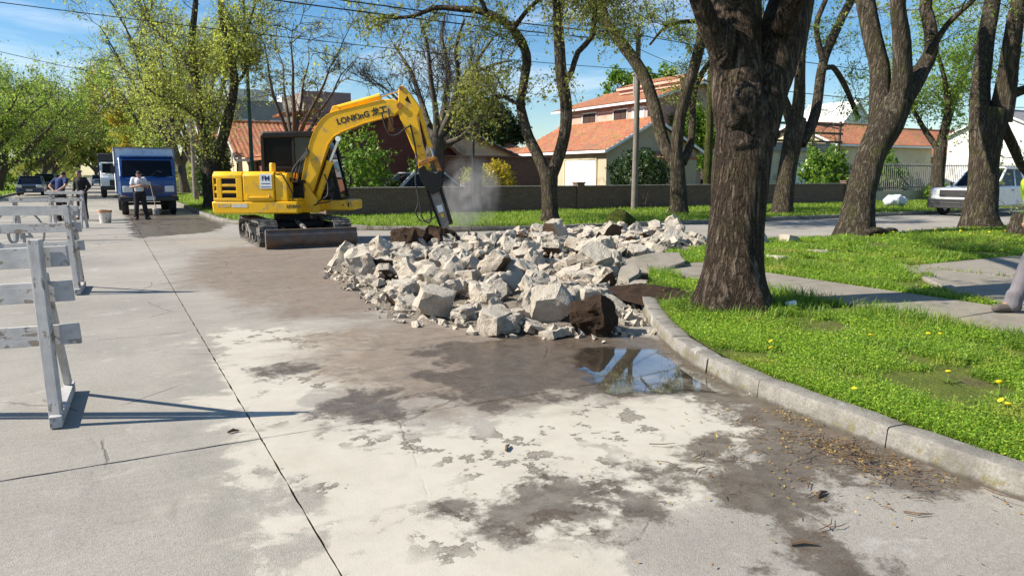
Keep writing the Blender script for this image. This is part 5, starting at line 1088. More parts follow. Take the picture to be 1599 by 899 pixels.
def roof_plane(m, e0, e1, r1, r0, pu=.24, pv=.36, amp=.045):
    e0, e1, r0, r1 = map(Vector, (e0, e1, r0, r1)); W = (e1 - e0).length; Lr = (r0 - e0).length; nu = int(W / pu) * 4; nv = int(Lr / pv) * 2; nrm = (e1 - e0).cross(r0 - e0).normalized()
    if nrm.z < 0: nrm = -nrm
    nv = max(2, nv); nu = max(4, nu)
    def fn(u, v):
        p = e0.lerp(e1, u).lerp(r0.lerp(r1, u), v); a = abs(math.sin(math.pi * u * W / pu)); row = int(round(v * nv)); s = .05 if row % 2 == 0 else .0
        return p + nrm * (amp * a + s + .012 * mnoise.noise(p * 1.7))
    m.grid(nu, nv, fn)
def opening(parent, name, x0, x1, z0, z1, pos, axis, frame=.08, mat_f=None, fill=None, fill_name='pane', bars=(1, 1), depth=.06, sill=False):
    """framed opening on a wall: axis 'y' = wall facing -y at y=pos, axis 'x' = wall facing -x at x=pos"""
    def P(a, d, z): return (a, pos - d, z) if axis == 'y' else (pos - d, a, z)
    def bx(mb, a0, a1, zz0, zz1, d0, d1):
        c = P((a0 + a1) / 2, (d0 + d1) / 2, (zz0 + zz1) / 2); s = (a1 - a0, abs(d1 - d0), zz1 - zz0) if axis == 'y' else (abs(d1 - d0), a1 - a0, zz1 - zz0); mb.box(c, s)
    m = MB(); bx(m, x0 - frame, x1 + frame, z1, z1 + frame, -.03, depth); bx(m, x0 - frame, x0, z0, z1, -.03, depth); bx(m, x1, x1 + frame, z0, z1, -.03, depth); bx(m, x0 - frame, x1 + frame, z0 - frame * (1.0 if sill else .3), z0, -.03, depth + (.06 if sill else 0))
    o = m.build(name, mat_f or M_WPAINT, parent); nx, nz = bars
    for i in range(nx):
        for k in range(nz):
            m = MB(); w = (x1 - x0) / nx; h = (z1 - z0) / nz; bx(m, x0 + i * w + .018, x0 + (i + 1) * w - .018, z0 + k * h + .018, z0 + (k + 1) * h - .018, -.02, .02 + .006 * ((i + k) % 2)); m.build(fill_name, fill or M_WIN, o)
    return o
def gable_house(name, label, x0, x1, y0, y1, eave, ridge, axis, wall, roofm=None, over=.35, cat='house', soffit=None, peak=None, tiles=True):
    """axis 'y': ridge runs along y, gable faces the cross street; 'x': ridge along x"""
    t = empty(name, (0, 0, 0)); tag(t, label, cat, 'houses across the cross street'); m = MB(); z0 = .0
    if axis == 'y':
        pk = peak if peak is not None else (x0 + x1) / 2; m.prism([(x0, z0), (x1, z0), (x1, eave), (pk, ridge), (x0, eave)], y0, y1)
    else: pk = (y0 + y1) / 2; m.prism([(y0, z0), (y1, z0), (y1, eave), (pk, ridge), (y0, eave)], x0, x1, 'x')
    m.build('wall', wall, t); r = MB(); tr = MB(); up = .07
    if axis == 'y':
        for xe, sgn in ((x0, -1), (x1, 1)):
            sl = (ridge - eave) / abs(pk - xe); e = (xe + sgn * over, eave - over * sl + up); a, b = y0 - over, y1 + over
            roof_plane(r, (e[0], a, e[1]), (e[0], b, e[1]), (pk, b, ridge + up), (pk, a, ridge + up))
            tr.beam((e[0], a, e[1] - .04), (e[0], b, e[1] - .04), .05, .14); tr.beam((e[0], a - .0, e[1] - .06), (pk, a, ridge + up - .06), .06, .14)
    else:
        for ye, sgn in ((y0, -1), (y1, 1)):
            sl = (ridge - eave) / abs(pk - ye); e = (ye + sgn * over, eave - over * sl + up); a, b = x0 - over, x1 + over
            roof_plane(r, (a, e[0], e[1]), (b, e[0], e[1]), (b, pk, ridge + up), (a, pk, ridge + up))
            tr.beam((a, e[0], e[1] - .04), (b, e[0], e[1] - .04), .05, .14); tr.beam((a, e[0], e[1] - .06), (a, pk, ridge + up - .06), .06, .14)
    ro = r.build('roof', roofm or M_TILE, t, smooth=50); tr.build('eaves_board', soffit or M_WPAINT, ro)
    cap = MB(); n = int((y1 - y0 if axis == 'y' else x1 - x0) / .4)
    for i in range(n):
        f = (i + .5) / n
        p = (pk, y0 - over + (y1 - y0 + 2 * over) * f, ridge + up + .06) if axis == 'y' else (x0 - over + (x1 - x0 + 2 * over) * f, pk, ridge + up + .06)
        d = (0, .24, 0) if axis == 'y' else (.24, 0, 0); cap.tube([Vector(p) - Vector(d), Vector(p) + Vector(d) + Vector((0, 0, .015))], [.09, .1], 7)
    cap.build('ridge_tiles', roofm or M_TILE, ro, smooth=50); return t

# low garden wall with coping and piers
gw = empty('garden_wall'); tag(gw, 'long low brick wall along the far pavement behind the trees', 'wall')
m = MB(); m.box((20.6, 26.2, .55), (27.6, .22, 1.06)); m.box((6.9, 33, .55), (.22, 13.5, 1.06)); m.build('wall_face', M_WALLBR, gw)
m = MB(); m.box((20.6, 26.2, 1.105), (27.7, .3, .05)); m.box((6.9, 33.1, 1.107), (.3, 13.5, .05)); m.build('coping', M_KERB, gw, bevel=.012)
for x in (6.9, 12.3, 17.5, 22.8, 28.1, 34.45):
    m = MB(); m.box((x, 26.2, .62), (.36, .36, 1.2)); m.box((x, 26.2, 1.24), (.42, .42, .06)); m.build('pier', M_WALLBR, gw, bevel=.01)
m = MB(); m.box((0, 0, 1.5), (.09, .09, 3.0)); m.box((0, 0, 3.02), (.14, .14, .05)); m.box((.22, 0, 1.2), (.3, .05, 1.6)); ip = m.build('iron_post', M_IRON, None, loc=(12.35, 25.75, .1), bevel=.008); tag(ip, 'tall rusty iron gate post in the dust by the garden wall', 'post')

hr = gable_house('red_house', 'dark red brick house with a tiled gable behind the excavator boom', 7.0, 15.0, 33, 42, 2.45, 4.65, 'y', M_REDBR, peak=12.4, over=.3, soffit=M_TILE)
opening(hr, 'window', 8.4, 9.4, 1.2, 2.2, 33, 'y', bars=(2, 1), sill=True)
hb = gable_house('cream_house', 'cream gabled house between the bare tree and the brown outbuilding', 12.6, 20.2, 36.5, 46, 2.55, 4.15, 'y', M_CREAM, M_SLATE, peak=16.1, over=.25, soffit=M_DWOOD)
ob = empty('outbuilding', (0, 0, 0)); tag(ob, 'low flat brown brick outbuilding beside the garage', 'outbuilding', 'houses across the cross street')
m = MB(); m.box((16.9, 33.5, 1.2), (6.0, 3.0, 2.4)); m.build('wall', M_BROWNBR, ob); m = MB(); m.box((16.9, 33.5, 2.43), (6.2, 3.2, .08)); m.build('roof_slab', M_BROWNBR, ob)
hx = gable_house('tiled_bungalow', 'low red-tiled bungalow roof showing past the cream gable', 22.0, 27.2, 47, 55, 2.9, 3.9, 'x', M_BROWNBR, over=.3)
m = MB(); m.box((22.9, 47.6, 3.9), (.6, .5, 1.0)); m.box((22.9, 47.6, 4.42), (.7, .6, .06)); m.build('chimney', M_BROWNBR, hx)
tk = MB(); tk.lathe([(0, 0), (.5, 0), (.52, .3), (.5, .9), (.3, 1.05), (.1, 1.08)], (0, 0, 0), 18); o = tk.build('water_tank', M_SAND, None, smooth=40, loc=(20.1, 46.9, 3.05)); tag(o, 'beige water tank standing above the cream gable', 'water tank')
m = MB(); m.box((20.1, 46.9, 1.5), (1.4, 1.4, 3.1)); tt = m.build('tank_tower', M_GREYP, None); tag(tt, 'plain grey tank tower under the beige water tank', 'tower')

hc = gable_house('garage_house', 'orange-tiled house with a white garage door behind the garden wall', 23.8, 30.2, 33, 42.5, 2.95, 4.55, 'y', M_SAND, over=.35)
gd = opening(hc, 'garage_door', 34.0, 37.1, .1, 2.4, 23.8, 'x', .16, M_CREAM, M_WPAINT, 'door_panel', (3, 1))
opening(hc, 'window', 26.2, 26.7, 2.4, 3.0, 33, 'y', .05, M_DWOOD)
m = MB(); m.box((27.6, 32.4, 2.62), (3.4, 1.0, .12), (.35, 0, 0)); m.build('porch_roof', M_TILE, hc)
hu = gable_house('upper_house', 'pink upper storey with white eaves and brown shutters rising behind the garage', 29.4, 37.5, 36.6, 46.5, 6.1, 7.3, 'y', M_PINK, over=.5)
opening(hu, 'shuttered_window', 38.6, 40.0, 4.0, 5.7, 29.4, 'x', .07, M_WPAINT, M_DWOOD, 'shutter', (2, 1)); opening(hu, 'shuttered_window', 42.0, 43.6, 4.4, 5.7, 29.4, 'x', .07, M_WPAINT, M_DWOOD, 'shutter', (2, 1)); opening(hu, 'window', 36.9, 38.0, 4.5, 5.7, 29.4, 'x', .07, M_WPAINT, M_WPAINT, 'roller_blind', (1, 1))
m = MB(); m.cyl((30.6, 39.5, 6.4), (30.6, 39.5, 7.9), .09, n=12); m.lathe([(.09, 0), (.2, .05), (.2, .12), (.02, .22)], (30.6, 39.5, 7.9), 12); m.build('flue_pipe', M_GALV, hu, smooth=40)
m = MB(); roof_plane(m, (31.8, 36.4, 7.45), (31.8, 43, 7.45), (34.0, 43, 8.05), (34.0, 36.4, 8.05)); ur = m.build('upper_roof', M_TILE, hu, smooth=50); m = MB(); m.beam((31.75, 36.4, 7.38), (31.75, 43, 7.38), .06, .16); m.box((33.6, 39.7, 7.3), (3.4, 6.3, .5)); m.build('roof_wall', M_PINK, ur)
an = empty('flat_annex', (0, 0, 0)); tag(an, 'pale flat-roofed annex glimpsed between the V-forked tree and the massive trunk', 'house', 'houses across the cross street')
m = MB(); m.box((40.0, 40.0, 1.6), (13.6, 6.0, 3.2)); m.build('wall', M_CREAM, an); m = MB(); m.box((40.0, 40.0, 3.5), (14.0, 6.4, .6)); m.build('parapet', M_GREYP, an)
opening(an, 'door', 33.9, 34.9, .1, 2.5, 37.0, 'y', .08, M_WPAINT, M_WPAINT, 'door_panel'); opening(an, 'roller_window', 41.6, 44.3, .9, 2.5, 37.0, 'y', .08, M_SAND, M_WPAINT, 'roller_blind'); opening(an, 'window', 37.0, 38.0, .9, 2.4, 37.0, 'y', .08, M_SAND)
pg = empty('pergola', (0, 0, 0)); tag(pg, 'dark timber pergola frame on the flat roof terrace', 'pergola')
for x in (44.6, 47.4): 
    m = MB(); m.beam((x, 36.8, 3.2), (x, 36.8, 5.4), .14, .14, (1, 0, 0)); m.build('post', M_DWOOD, pg)
for z in (3.9, 4.5, 5.1):
    m = MB(); m.beam((40.4, 36.72, z), (47.6, 36.72, z), .1, .16); m.build('beam', M_DWOOD, pg)
hd = gable_house('red_roofed_house', 'cream house with red tiled roof between pergola and leaning tree', 48.6, 60.5, 38, 46, 3.9, 5.6, 'x', M_CREAM, over=.4)
opening(hd, 'window', 39.5, 41.2, 1.2, 2.6, 48.6, 'x', .1)
m = MB(); m.cyl((50.5, 41.5, 5.2), (50.5, 41.5, 6.6), .16, n=12); m.lathe([(.16, 0), (.28, .06), (.28, .3), (.1, .36)], (50.5, 41.5, 6.6), 12); m.build('flue_pipe', M_GREYP, hd, smooth=40)
he = gable_house('ochre_house', 'ochre house with orange roof behind the iron fence and pickup', 60.9, 78, 43, 51, 3.5, 5.9, 'x', M_OCHRE, over=.45)
for x in (63.0, 66.2, 71.0): opening(he, 'window', x, x + 1.0, .9, 2.5, 43, 'y', .09, M_WPAINT, None, 'pane', (2, 1))
opening(he, 'door', 68.0, 69.0, .1, 2.4, 43, 'y', .09, M_WPAINT, M_GREYP, 'door_panel')
hw = gable_house('white_house', 'white rendered house with grey roof at the right-hand border', 66, 82, 32, 40, 4.9, 6.8, 'x', M_WHITE, M_SLATE, over=.3)
for x in (68.0, 71.5): opening(hw, 'window', x, x + 1.2, 3.4, 4.6, 32, 'y', .09); opening(hw, 'window', x, x + 1.2, .9, 2.3, 32, 'y', .09)
hg = gable_house('white_gable', 'distant white gable peeking over the red roof', 90, 97, 70, 78, 8.3, 11.6, 'y', M_WHITE, M_WHITE)
# left block beyond the excavator
hl = gable_house('verandah_house', 'tiled verandah house behind the leafy double-stemmed tree', 6.6, 11.8, 41, 49, 2.6, 4.4, 'x', M_CREAM, over=.7)
opening(hl, 'window', 7.4, 8.6, 1.0, 2.2, 41, 'y', .1, M_DWOOD); opening(hl, 'window', 43.0, 44.5, 1.0, 2.2, 6.6, 'x', .1, M_DWOOD)
for x in (6.1, 8.3, 10.6):
    m = MB(); m.beam((x, 40.4, 0), (x, 40.4, 2.5), .16, .16, (1, 0, 0)); m.build('verandah_post', M_CREAM, hl)
hq = empty('grey_brick_tower_house', (0, 0, 0)); tag(hq, 'grey brick upper storey with a white balcony slab above the cab', 'house', 'houses across the cross street')
m = MB(); m.box((12.1, 48.5, 3.2), (2.9, 6, 6.6)); m.build('wall', M_GREYBR, hq); m = MB(); m.box((10.4, 46.8, 4.6), (1.6, 2.4, .16)); m.box((10.6, 47.2, 2.3), (1.0, 1.6, 4.6)); m.build('balcony_slab', M_CREAM, hq); m = MB(); m.box((10.5, 46.8, 5.25), (2.3, 2.9, .14), (.0, -.12, 0)); m.build('canopy', M_TILE, hq)
opening(hq, 'window', 11.4, 12.4, 3.0, 4.2, 45.5, 'y', .08)
hz = empty('grey_block', (0, 0, 0)); tag(hz, 'grey flat block with a rooftop parapet far behind the lamp post', 'building', 'houses across the cross street')
m = MB(); m.box((13.5, 78, 4.2), (7, 8, 8.4)); m.build('wall', M_GREYP, hz); m = MB(); m.box((12.4, 75.5, 8.9), (3.4, 3, 1.1)); m.box((15.9, 75.5, 8.7), (1.0, 2, .8)); m.build('parapet', M_WHITE, hz)
opening(hz, 'window', 11.4, 12.6, 5.4, 6.6, 74, 'y', .1); opening(hz, 'window', 14.2, 15.4, 5.4, 6.6, 74, 'y', .1)
hy = gable_house('white_porch_house', 'white porch house with red roof beside the box truck', 6.6, 13, 56, 64, 3.4, 5.0, 'x', M_WHITE, over=.5)
opening(hy, 'window', 57.5, 59, 1.1, 2.6, 6.6, 'x', .1); opening(hy, 'door', 61, 62.2, .1, 2.3, 6.6, 'x', .1, M_WPAINT, M_DWOOD, 'door_panel')
for k, (x, y, lab) in enumerate([(-13.5, 70, 'pale house wall half hidden by the parked cars at the left border'), (-13.5, 92, 'low pale house farther along past the parked cars')]):
    h_ = gable_house('street_house', lab, x - 9, x, y, y + 11, 3.0, 4.8, 'y', M_SAND if k else M_WHITE, over=.4); h_['group'] = 'houses across the street'
    opening(h_, 'window', x - 4, x - 2.5, 1.0, 2.4, y, 'y', .1); opening(h_, 'door', x - 6.5, x - 5.5, .1, 2.3, y, 'y', .1, M_WPAINT, M_DWOOD, 'door_panel')

# iron fence before the ochre house
fe = empty('iron_fence', (0, 0, 0)); tag(fe, 'white upright-bar iron fence in front of the ochre house', 'fence')
m = MB(); m.box((50, 27.4, .35), (28, .25, .6)); m.build('plinth', M_SAND, fe)
for z in (.85, 2.1):
    m = MB(); m.beam((36.2, 27.4, z), (64, 27.4, z), .03, .05); m.build('rail', M_GREYP, fe)
bar = MB(); bar.box((0, 0, 0), (.03, .03, 1.6)); bme = bar.mesh('bar', generic('dull_fence_paint', (.16, .16, .155), .6, .2))
for i in range(150): o = link('bar', bme, fe, (36.3 + i * .185, 27.4, 1.45))
# utility poles, lamp post, wires
M_POLE = generic('weathered_pole', (.19, .165, .14), .9, .25, 3, .3, 40); M_MPOLE = bark_material('mossy_pole', (.03, .035, .012), (.09, .10, .03), (.15, .15, .06), 1.0, .7); M_GPOLE = generic('green_painted_steel', (.03, .085, .065), .5, .2); M_WIRE = generic('black_cable', (.012, .012, .014), .7, .1)
def pole(x, y, h, r0, r1, mat, label, arms=True):
    t = empty('utility_pole', (x, y, .08)); tag(t, label, 'pole', 'poles'); m = MB(); m.tube([(0, 0, 0), (.02, 0, h * .5), (0, 0, h)], [r0, (r0 + r1) / 2, r1], 16); m.build('shaft', mat, t, smooth=50)
    if arms:
        for z in (h - .35, h - 1.55):
            m = MB(); m.box((.0, -.0, z), (.16, .4, .1)); m.build('bracket', M_IRON, t)
            for e in (-.15, .15): m = MB(); m.lathe([(.03, 0), (.05, .04), (.03, .08), (.045, .11), (.02, .15)], (0, e, z + .05), 10); m.build('insulator', M_WPAINT, t, smooth=40)
    return t
pole(19.26, 24.68, 7.35, .135, .10, M_POLE, 'slim grey utility pole in front of the V-forked tree')
pole(25.9, 27.5, 7.6, .2, .17, M_MPOLE, 'mossy green pole just behind the massive trunk')
pole(4.55, 47.0, 6.6, .17, .13, M_POLE, 'pale pole between the box truck and the leafy tree', False)
lp = pole(5.95, 36.0, 10.5, .10, .06, M_GPOLE, 'thin green lamp post rising behind the excavator cab', False); m = MB(); m.tube([(0, 0, 10.4), (-.4, 0, 10.9), (-1.4, 0, 11.1)], .04, 8); m.box((-1.6, 0, 11.08), (.6, .22, .1)); m.build('lamp_arm', M_GPOLE, lp, smooth=50)
pole(-11, 22.6, 7.6, .17, .12, M_POLE, 'utility pole on the opposite verge carrying the paired cables')
pole(52, 25.2, 7.4, .17, .12, M_POLE, 'grey pole far along the cross street by the fence')
def wire(a, b, sag, r, label):
    a, b = Vector(a), Vector(b); pts = [a.lerp(b, i / 24) - Vector((0, 0, sag * 4 * (i / 24) * (1 - i / 24))) for i in range(25)]; m = MB(); m.tube(pts, r, 5); o = m.build('overhead_wire', M_WIRE, None, smooth=60); tag(o, label, 'wire', 'overhead wires'); return o
wire((-11, 22.5, 7.6), (19.26, 24.55, 7.1), .35, .022, 'upper of the paired thick cables crossing the sky over the excavator'); wire((-11, 22.8, 7.45), (19.26, 24.8, 6.9), .38, .022, 'lower of the paired thick cables crossing the sky over the excavator')
wire((19.26, 24.55, 7.1), (52, 25.2, 7.0), .35, .02, 'upper cable running on from the slim grey pole'); wire((19.26, 24.8, 5.75), (52, 25.3, 5.7), .4, .02, 'lower cable running on from the slim grey pole')
wire((-11, 22.8, 6.3), (19.26, 24.8, 5.8), .3, .012, 'thin wire strung below the paired cables'); wire((19.2, 24.6, 6.6), (25.9, 27.4, 6.4), .15, .012, 'short thin wire between the grey and the mossy pole')
wire((-11, 22.6, 6.9), (4.55, 47, 6.5), .5, .012, 'thin wire slanting down towards the pole by the truck'); wire((-14, 36, 7.9), (5.95, 36, 9.6), .5, .012, 'thin wire slanting up to the lamp post'); wire((5.95, 36, 9.0), (19.26, 24.7, 7.0), .3, .01, 'thin wire from the lamp post to the slim grey pole')

# ------------------------------------------------------------------ bushes
def bush(name, label, loc, size, leafm, n, leaf, seed, cat='bush', group='garden shrubs', stems=5, lump=.25):
    rg = random.Random(seed); npr = np.random.default_rng(seed); t = empty(name, loc); tag(t, label, cat, group); m = MB()
    for i in range(stems):
        a = rg.uniform(0, 6.3); e = Vector((math.cos(a) * size[0] * .6 * rg.random(), math.sin(a) * size[1] * .6 * rg.random(), size[2] * rg.uniform(.8, 1.6))); m.tube([(e.x * .1, e.y * .1, 0), tuple(e * .5 + Vector((rg.gauss(0, .05), 0, 0))), tuple(e)], [.03, .02, .008], 5)
    m.build('stems', M_BARK_FAR, t); d = npr.normal(0, 1, (n, 3)); d /= np.linalg.norm(d, axis=1, keepdims=True); r = npr.uniform(.55, 1.0, n) ** .6
    k = np.array([1 + lump * mnoise.noise(Vector(v) * 2.2 + Vector((seed, 0, 0))) * 1.6 + lump * .6 * mnoise.noise(Vector(v) * 6 + Vector((seed, 3, 0))) for v in d]); c = d * (r * k)[:, None] * np.array(size) + np.array([0, 0, size[2] * .98]); c[:, 2] = np.maximum(c[:, 2], .05)
    nr = d + npr.normal(0, .6, d.shape); tt_ = npr.normal(0, 1, d.shape) + np.array([0, 0, -.3]); L = npr.uniform(.7, 1.3, n) * leaf
    tag(link('foliage', leaf_mesh('foliage', c, tt_, nr, L * 1.6, L * .85, leafm), t), kind='stuff'); return t
bush('round_bush', 'big round dark green bush in front of the garage house', (22.6, 28.6, .1), (1.55, 1.4, 1.35), M_LEAF_D, 5200, .10, 3)
bush('yellow_bush', 'yellow-leaved bush growing over the garden wall', (14.6, 28.1, .1), (.8, .8, 1.05), M_LEAF_A, 2600, .09, 4)
bush('olive_bush', 'dull green shrub touching the yellow-leaved one', (13.7, 28.3, .1), (.7, .7, .95), M_LEAF_O, 1600, .09, 14)
bush('citrus_shrub', 'glossy citrus-like shrub with yellow tips by the red house', (8.8, 28.4, .1), (1.15, 1.0, 1.45), M_LEAF_B, 3600, .10, 5, lump=.5)
bush('small_shrub', 'small light shrub under the breaker arm against the red house', (12.3, 31.0, .1), (.6, .6, 1.2), M_LEAF_B, 1200, .09, 6, lump=.5)
bush('broadleaf_shrub', 'bright broad-leaved shrub between the splayed tree and the leaning tree', (36.0, 28.8, .1), (1.5, 1.2, 1.5), M_LEAF_B, 3000, .16, 7, lump=.45)
bush('broadleaf_shrub', 'broad-leaved shrub by the white bag, right of the leaning trunk', (41.2, 28.6, .1), (1.2, 1.0, 1.3), M_LEAF_B, 2200, .16, 8, lump=.45)
bush('low_shrub', 'low rounded shrub at the foot of the iron fence', (43.0, 26.4, .1), (.9, .7, .5), M_LEAF_B, 1300, .10, 9)
bush('dark_hedge_tree', 'tall dark green conifer beside the box truck', (4.9, 41.0, .1), (.9, .9, 1.75), M_LEAF_D, 3000, .12, 10, 'conifer', 'garden shrubs')
bush('street_shrub', 'dense green shrub at the left border under the street trees', (-10.5, 82, .1), (3.2, 3.0, 2.6), M_LEAF_G, 3000, .26, 11)
# branch cuttings against the wall
m = MB(); rg3 = random.Random(9)
for i in range(26):
    p = Vector((rg3.uniform(-.7, .7), rg3.uniform(-.15, .15), .02)); q = p + Vector((rg3.gauss(0, .35), rg3.uniform(0, .2), rg3.uniform(.2, .75))); m.tube([p, p.lerp(q, .5) + Vector((rg3.gauss(0, .08), 0, .05)), q], [.014, .01, .004], 4)
o = m.build('branch_pile', M_BARK_FAR, None, loc=(20.4, 25.75, .1)); tag(o, 'heap of dry twigs leaning on the garden wall by the pole', 'branches')

# ------------------------------------------------------------------ vehicles (local: +x forward, +y left)
def paint(name, c, rough=.25): return generic(name, c, rough, .05, 3, 0, metal=.0, coat=.7, dirt=tuple(x * .55 + .05 for x in c), damt=.15, dsc=2)
M_TYRE = generic('tyre_rubber', (.022, .022, .022), .85, .2, 9, .2, 40); M_RIM = generic('steel_rim', (.45, .45, .46), .4, .1, metal=.7)
M_LAMP = generic('headlamp_glass', (.75, .76, .74), .12, .05, coat=.6); M_TAIL = generic('red_lamp', (.45, .02, .015), .25, .1, coat=.5); M_AMBER = generic('amber_lamp', (.6, .22, .02), .3, .1); M_PLATE = generic('number_plate', (.62, .62, .60), .5, .05); M_PLAST = generic('black_plastic', (.03, .03, .032), .6, .15)
def wheel(parent, x, y, r, w, side, hub=True):
    m = MB(); prof = [(r * .6, -w / 2), (r * .93, -w / 2), (r, -w * .35), (r, w * .35), (r * .93, w / 2), (r * .6, w / 2)]; n = 24
    vs = [(x + p[0] * math.cos(2 * math.pi * k / n), y + p[1], r + p[0] * math.sin(2 * math.pi * k / n)) for p in prof for k in range(n)]; M_ = len(prof)
    m.add(vs, [(i * n + k, (i + 1) * n + k, (i + 1) * n + (k + 1) % n, i * n + (k + 1) % n) for i in range(M_ - 1) for k in range(n)])
    wh = m.build('wheel', M_TYRE, parent, smooth=40); m = MB(); m.cyl((x, y - w * .3, r), (x, y + w * .3, r), r * .62, n=20); ri = m.build('rim', M_RIM, wh, smooth=40)
    m = MB(); m.cyl((x, y + side * w * .28, r), (x, y + side * w * .36, r), r * .2, n=10); m.build('hub', M_PLAST, ri, smooth=40); return wh
def car(name, label, loc, rz, L, W, Ht, mat, kind='sedan', group=None, cat='car', plate=None):
    t = empty(name, loc, rz); tag(t, label, cat, group); h = L / 2; wr = .31 if kind != 'pickup' else .37; zb = .22 if kind != 'pickup' else .38; belt = Ht * .60; wx = (h - .82, -h + .85)
    def arch(cx, s): return [(cx + s * (wr + .07) * math.cos(a), wr + (wr + .07) * math.sin(a)) for a in [math.pi * k / 8 for k in range(9)]]
    low = [(-h, zb + .1), (-h + .05, zb)] + [(x, max(z, zb)) for x, z in reversed(arch(wx[1], 1))] + [(x, max(z, zb)) for x, z in reversed(arch(wx[0], 1))] + [(h - .05, zb), (h, zb + .12), (h, belt * (.88 if kind == 'pickup' else .72)), (h - .1, belt * (.96 if kind == 'pickup' else .86))]
    if kind == 'pickup': top = [(h - 1.35, belt + .02), (-h + 1.75, belt + .02), (-h + 1.72, belt), (-h, belt)]
    elif kind == 'suv': top = [(h - 1.1, belt), (-h + .05, belt)]
    else: top = [(h - 1.15, belt), (-h + .8, belt), (-h + .05, belt - .04)]
    m = MB(); m.prism(low + top, -W / 2, W / 2); m.build('body', mat, t, bevel=.07, seg=3)
    if kind == 'pickup': g_ = [(h - 1.45, belt), (h - 2.15, Ht - .03), (-h + 1.95, Ht - .03), (-h + 1.72, belt)]
    elif kind == 'suv': g_ = [(h - 1.05, belt - .02), (h - 1.75, Ht - .04), (-h + .3, Ht - .04), (-h + .06, belt - .02)]
    else: g_ = [(h - 1.1, belt - .02), (h - 1.85, Ht - .04), (-h + 1.25, Ht - .04), (-h + .55, belt - .02)]
    def loft(k_in, poly, wb, wt, inset=0.0):
        m = MB(); z0 = min(p[1] for p in poly); z1 = max(p[1] for p in poly); vs = []
        for s in (-1, 1):
            for x, z in poly: vs.append((x, s * (wb + (wt - wb) * (z - z0) / (z1 - z0)) / 2, z))
        n = len(poly); m.add(vs, [tuple(range(n)), tuple(range(2 * n - 1, n - 1, -1))] + [(i + n, (i + 1) % n + n, (i + 1) % n, i) for i in range(n)]); return m
    gl = loft(0, g_, W * .93, W * .78).build('glasshouse', M_DGLASS, t, bevel=.03)
    # pillars and roof
    m = MB(); zt = Ht - .04; xf, xr = g_[1][0], g_[2][0]; m.box(((xf + xr) / 2, 0, zt + .025), (xf - xr + .1, W * .78, .06)); m.build('roof', mat, t, bevel=.025, seg=3)
    for s in (-1, 1):
        m = MB(); yb, yt = s * W * .93 / 2 + s * .004, s * W * .78 / 2 + s * .004
        m.beam((g_[0][0], yb, g_[0][1] + .02), (g_[1][0], yt, zt), .06, .07); m.beam((g_[3][0], yb, g_[3][1] + .02), (g_[2][0], yt, zt), .06, .1); xm = (g_[1][0] + g_[2][0]) / 2; m.beam((xm, yb, belt), (xm, yt, zt), .05, .07, (1, 0, 0)); m.beam((xf, yt, zt), (xr, yt, zt), .05, .05)
        m.beam((g_[0][0], yb, belt + .01), (g_[3][0], yb, belt + .01), .04, .04); m.build('window_frame', mat, t)
    for s in (-1, 1):
        for x in wx: wheel(t, x, s * (W / 2 - .1), wr, .2, s)
        m = MB(); m.box((h - .06, s * (W / 2 - .22), belt * .80), (.15, .4, .19)); m.build('headlight', M_LAMP, t, bevel=.03)
        m = MB(); m.box((-h + .03, s * (W / 2 - .17), belt * .82), (.08, .2, .2)); m.build('tail_light', M_TAIL, t, bevel=.02)
        m = MB(); m.box((g_[0][0] - .15, s * (W / 2 + .08), belt + .1), (.1, .16, .13)); m.build('wing_mirror', M_PLAST if kind == 'pickup' else mat, t, bevel=.03)
        for x in ((g_[1][0] + g_[2][0]) / 2 + .55, (g_[1][0] + g_[2][0]) / 2 - .35):
            m = MB(); m.box((x - .3, s * (W / 2 + .008), belt * .88), (.16, .03, .03)); m.build('door_handle', M_PLAST, t)
    m = MB(); m.box((h + .0, 0, zb + .14), (.1, W * .96, .2)); m.build('front_bumper', M_PLAST if kind == 'pickup' else mat, t, bevel=.04); m = MB(); m.box((-h - .0, 0, zb + .16), (.1, W * .96, .2)); m.build('rear_bumper', M_PLAST if kind == 'pickup' else mat, t, bevel=.04)
    m = MB(); m.box((h + .005, 0, belt * (.78 if kind == 'pickup' else .76)), (.05, W * (.56 if kind == 'pickup' else .5), .26 if kind == 'pickup' else .16)); m.build('grille', M_PLAST, t, bevel=.01)
    m = MB(); m.box((h + .06, 0, zb + .2), (.012, .4, .13)); m.build('number_plate', M_PLATE, t); m = MB(); m.box((-h - .06, 0, zb + .25), (.012, .4, .13)); m.build('number_plate', M_PLATE, t)
    if kind == 'pickup':
        m = MB(); m.box((-h + .85, 0, belt + .002), (1.62, W - .22, .01)); m.build('cargo_bed', M_PLAST, t)
        m = MB()
        for y in (-.42, .42): m.beam((h + .12, y, .4), (h + .12, y, .64), .06, .06, (1, 0, 0))
        for z in (.5, .62): m.beam((h + .12, -.78, z), (h + .12, .78, z), .06, .07)
        m.box((h + .06, 0, .47), (.16, W * 1.0, .34)); m.build('bull_bar', M_PLAST, t, bevel=.02)
    return t
M_PW = paint('white_car_paint', (.78, .79, .80)); M_PB = paint('dark_blue_car_paint', (.022, .05, .12)); M_PB2 = paint('blue_grey_car_paint', (.05, .09, .16)); M_PS = paint('silver_car_paint', (.42, .45, .47)); M_PL = paint('light_car_paint', (.35, .45, .55)); M_TBLUE = paint('truck_blue_paint', (.008, .065, .24), .35); M_TWHITE = generic('box_body_panel', (.80, .81, .82), .5, .06, 2, dirt=(.55, .54, .52), damt=.2)
car('pickup_truck', 'white double-cab pickup with black bull bar parked across the side street', (31.1, 16.95, 0), R(180), 5.1, 1.8, 1.86, M_PW, 'pickup', None, 'pickup')
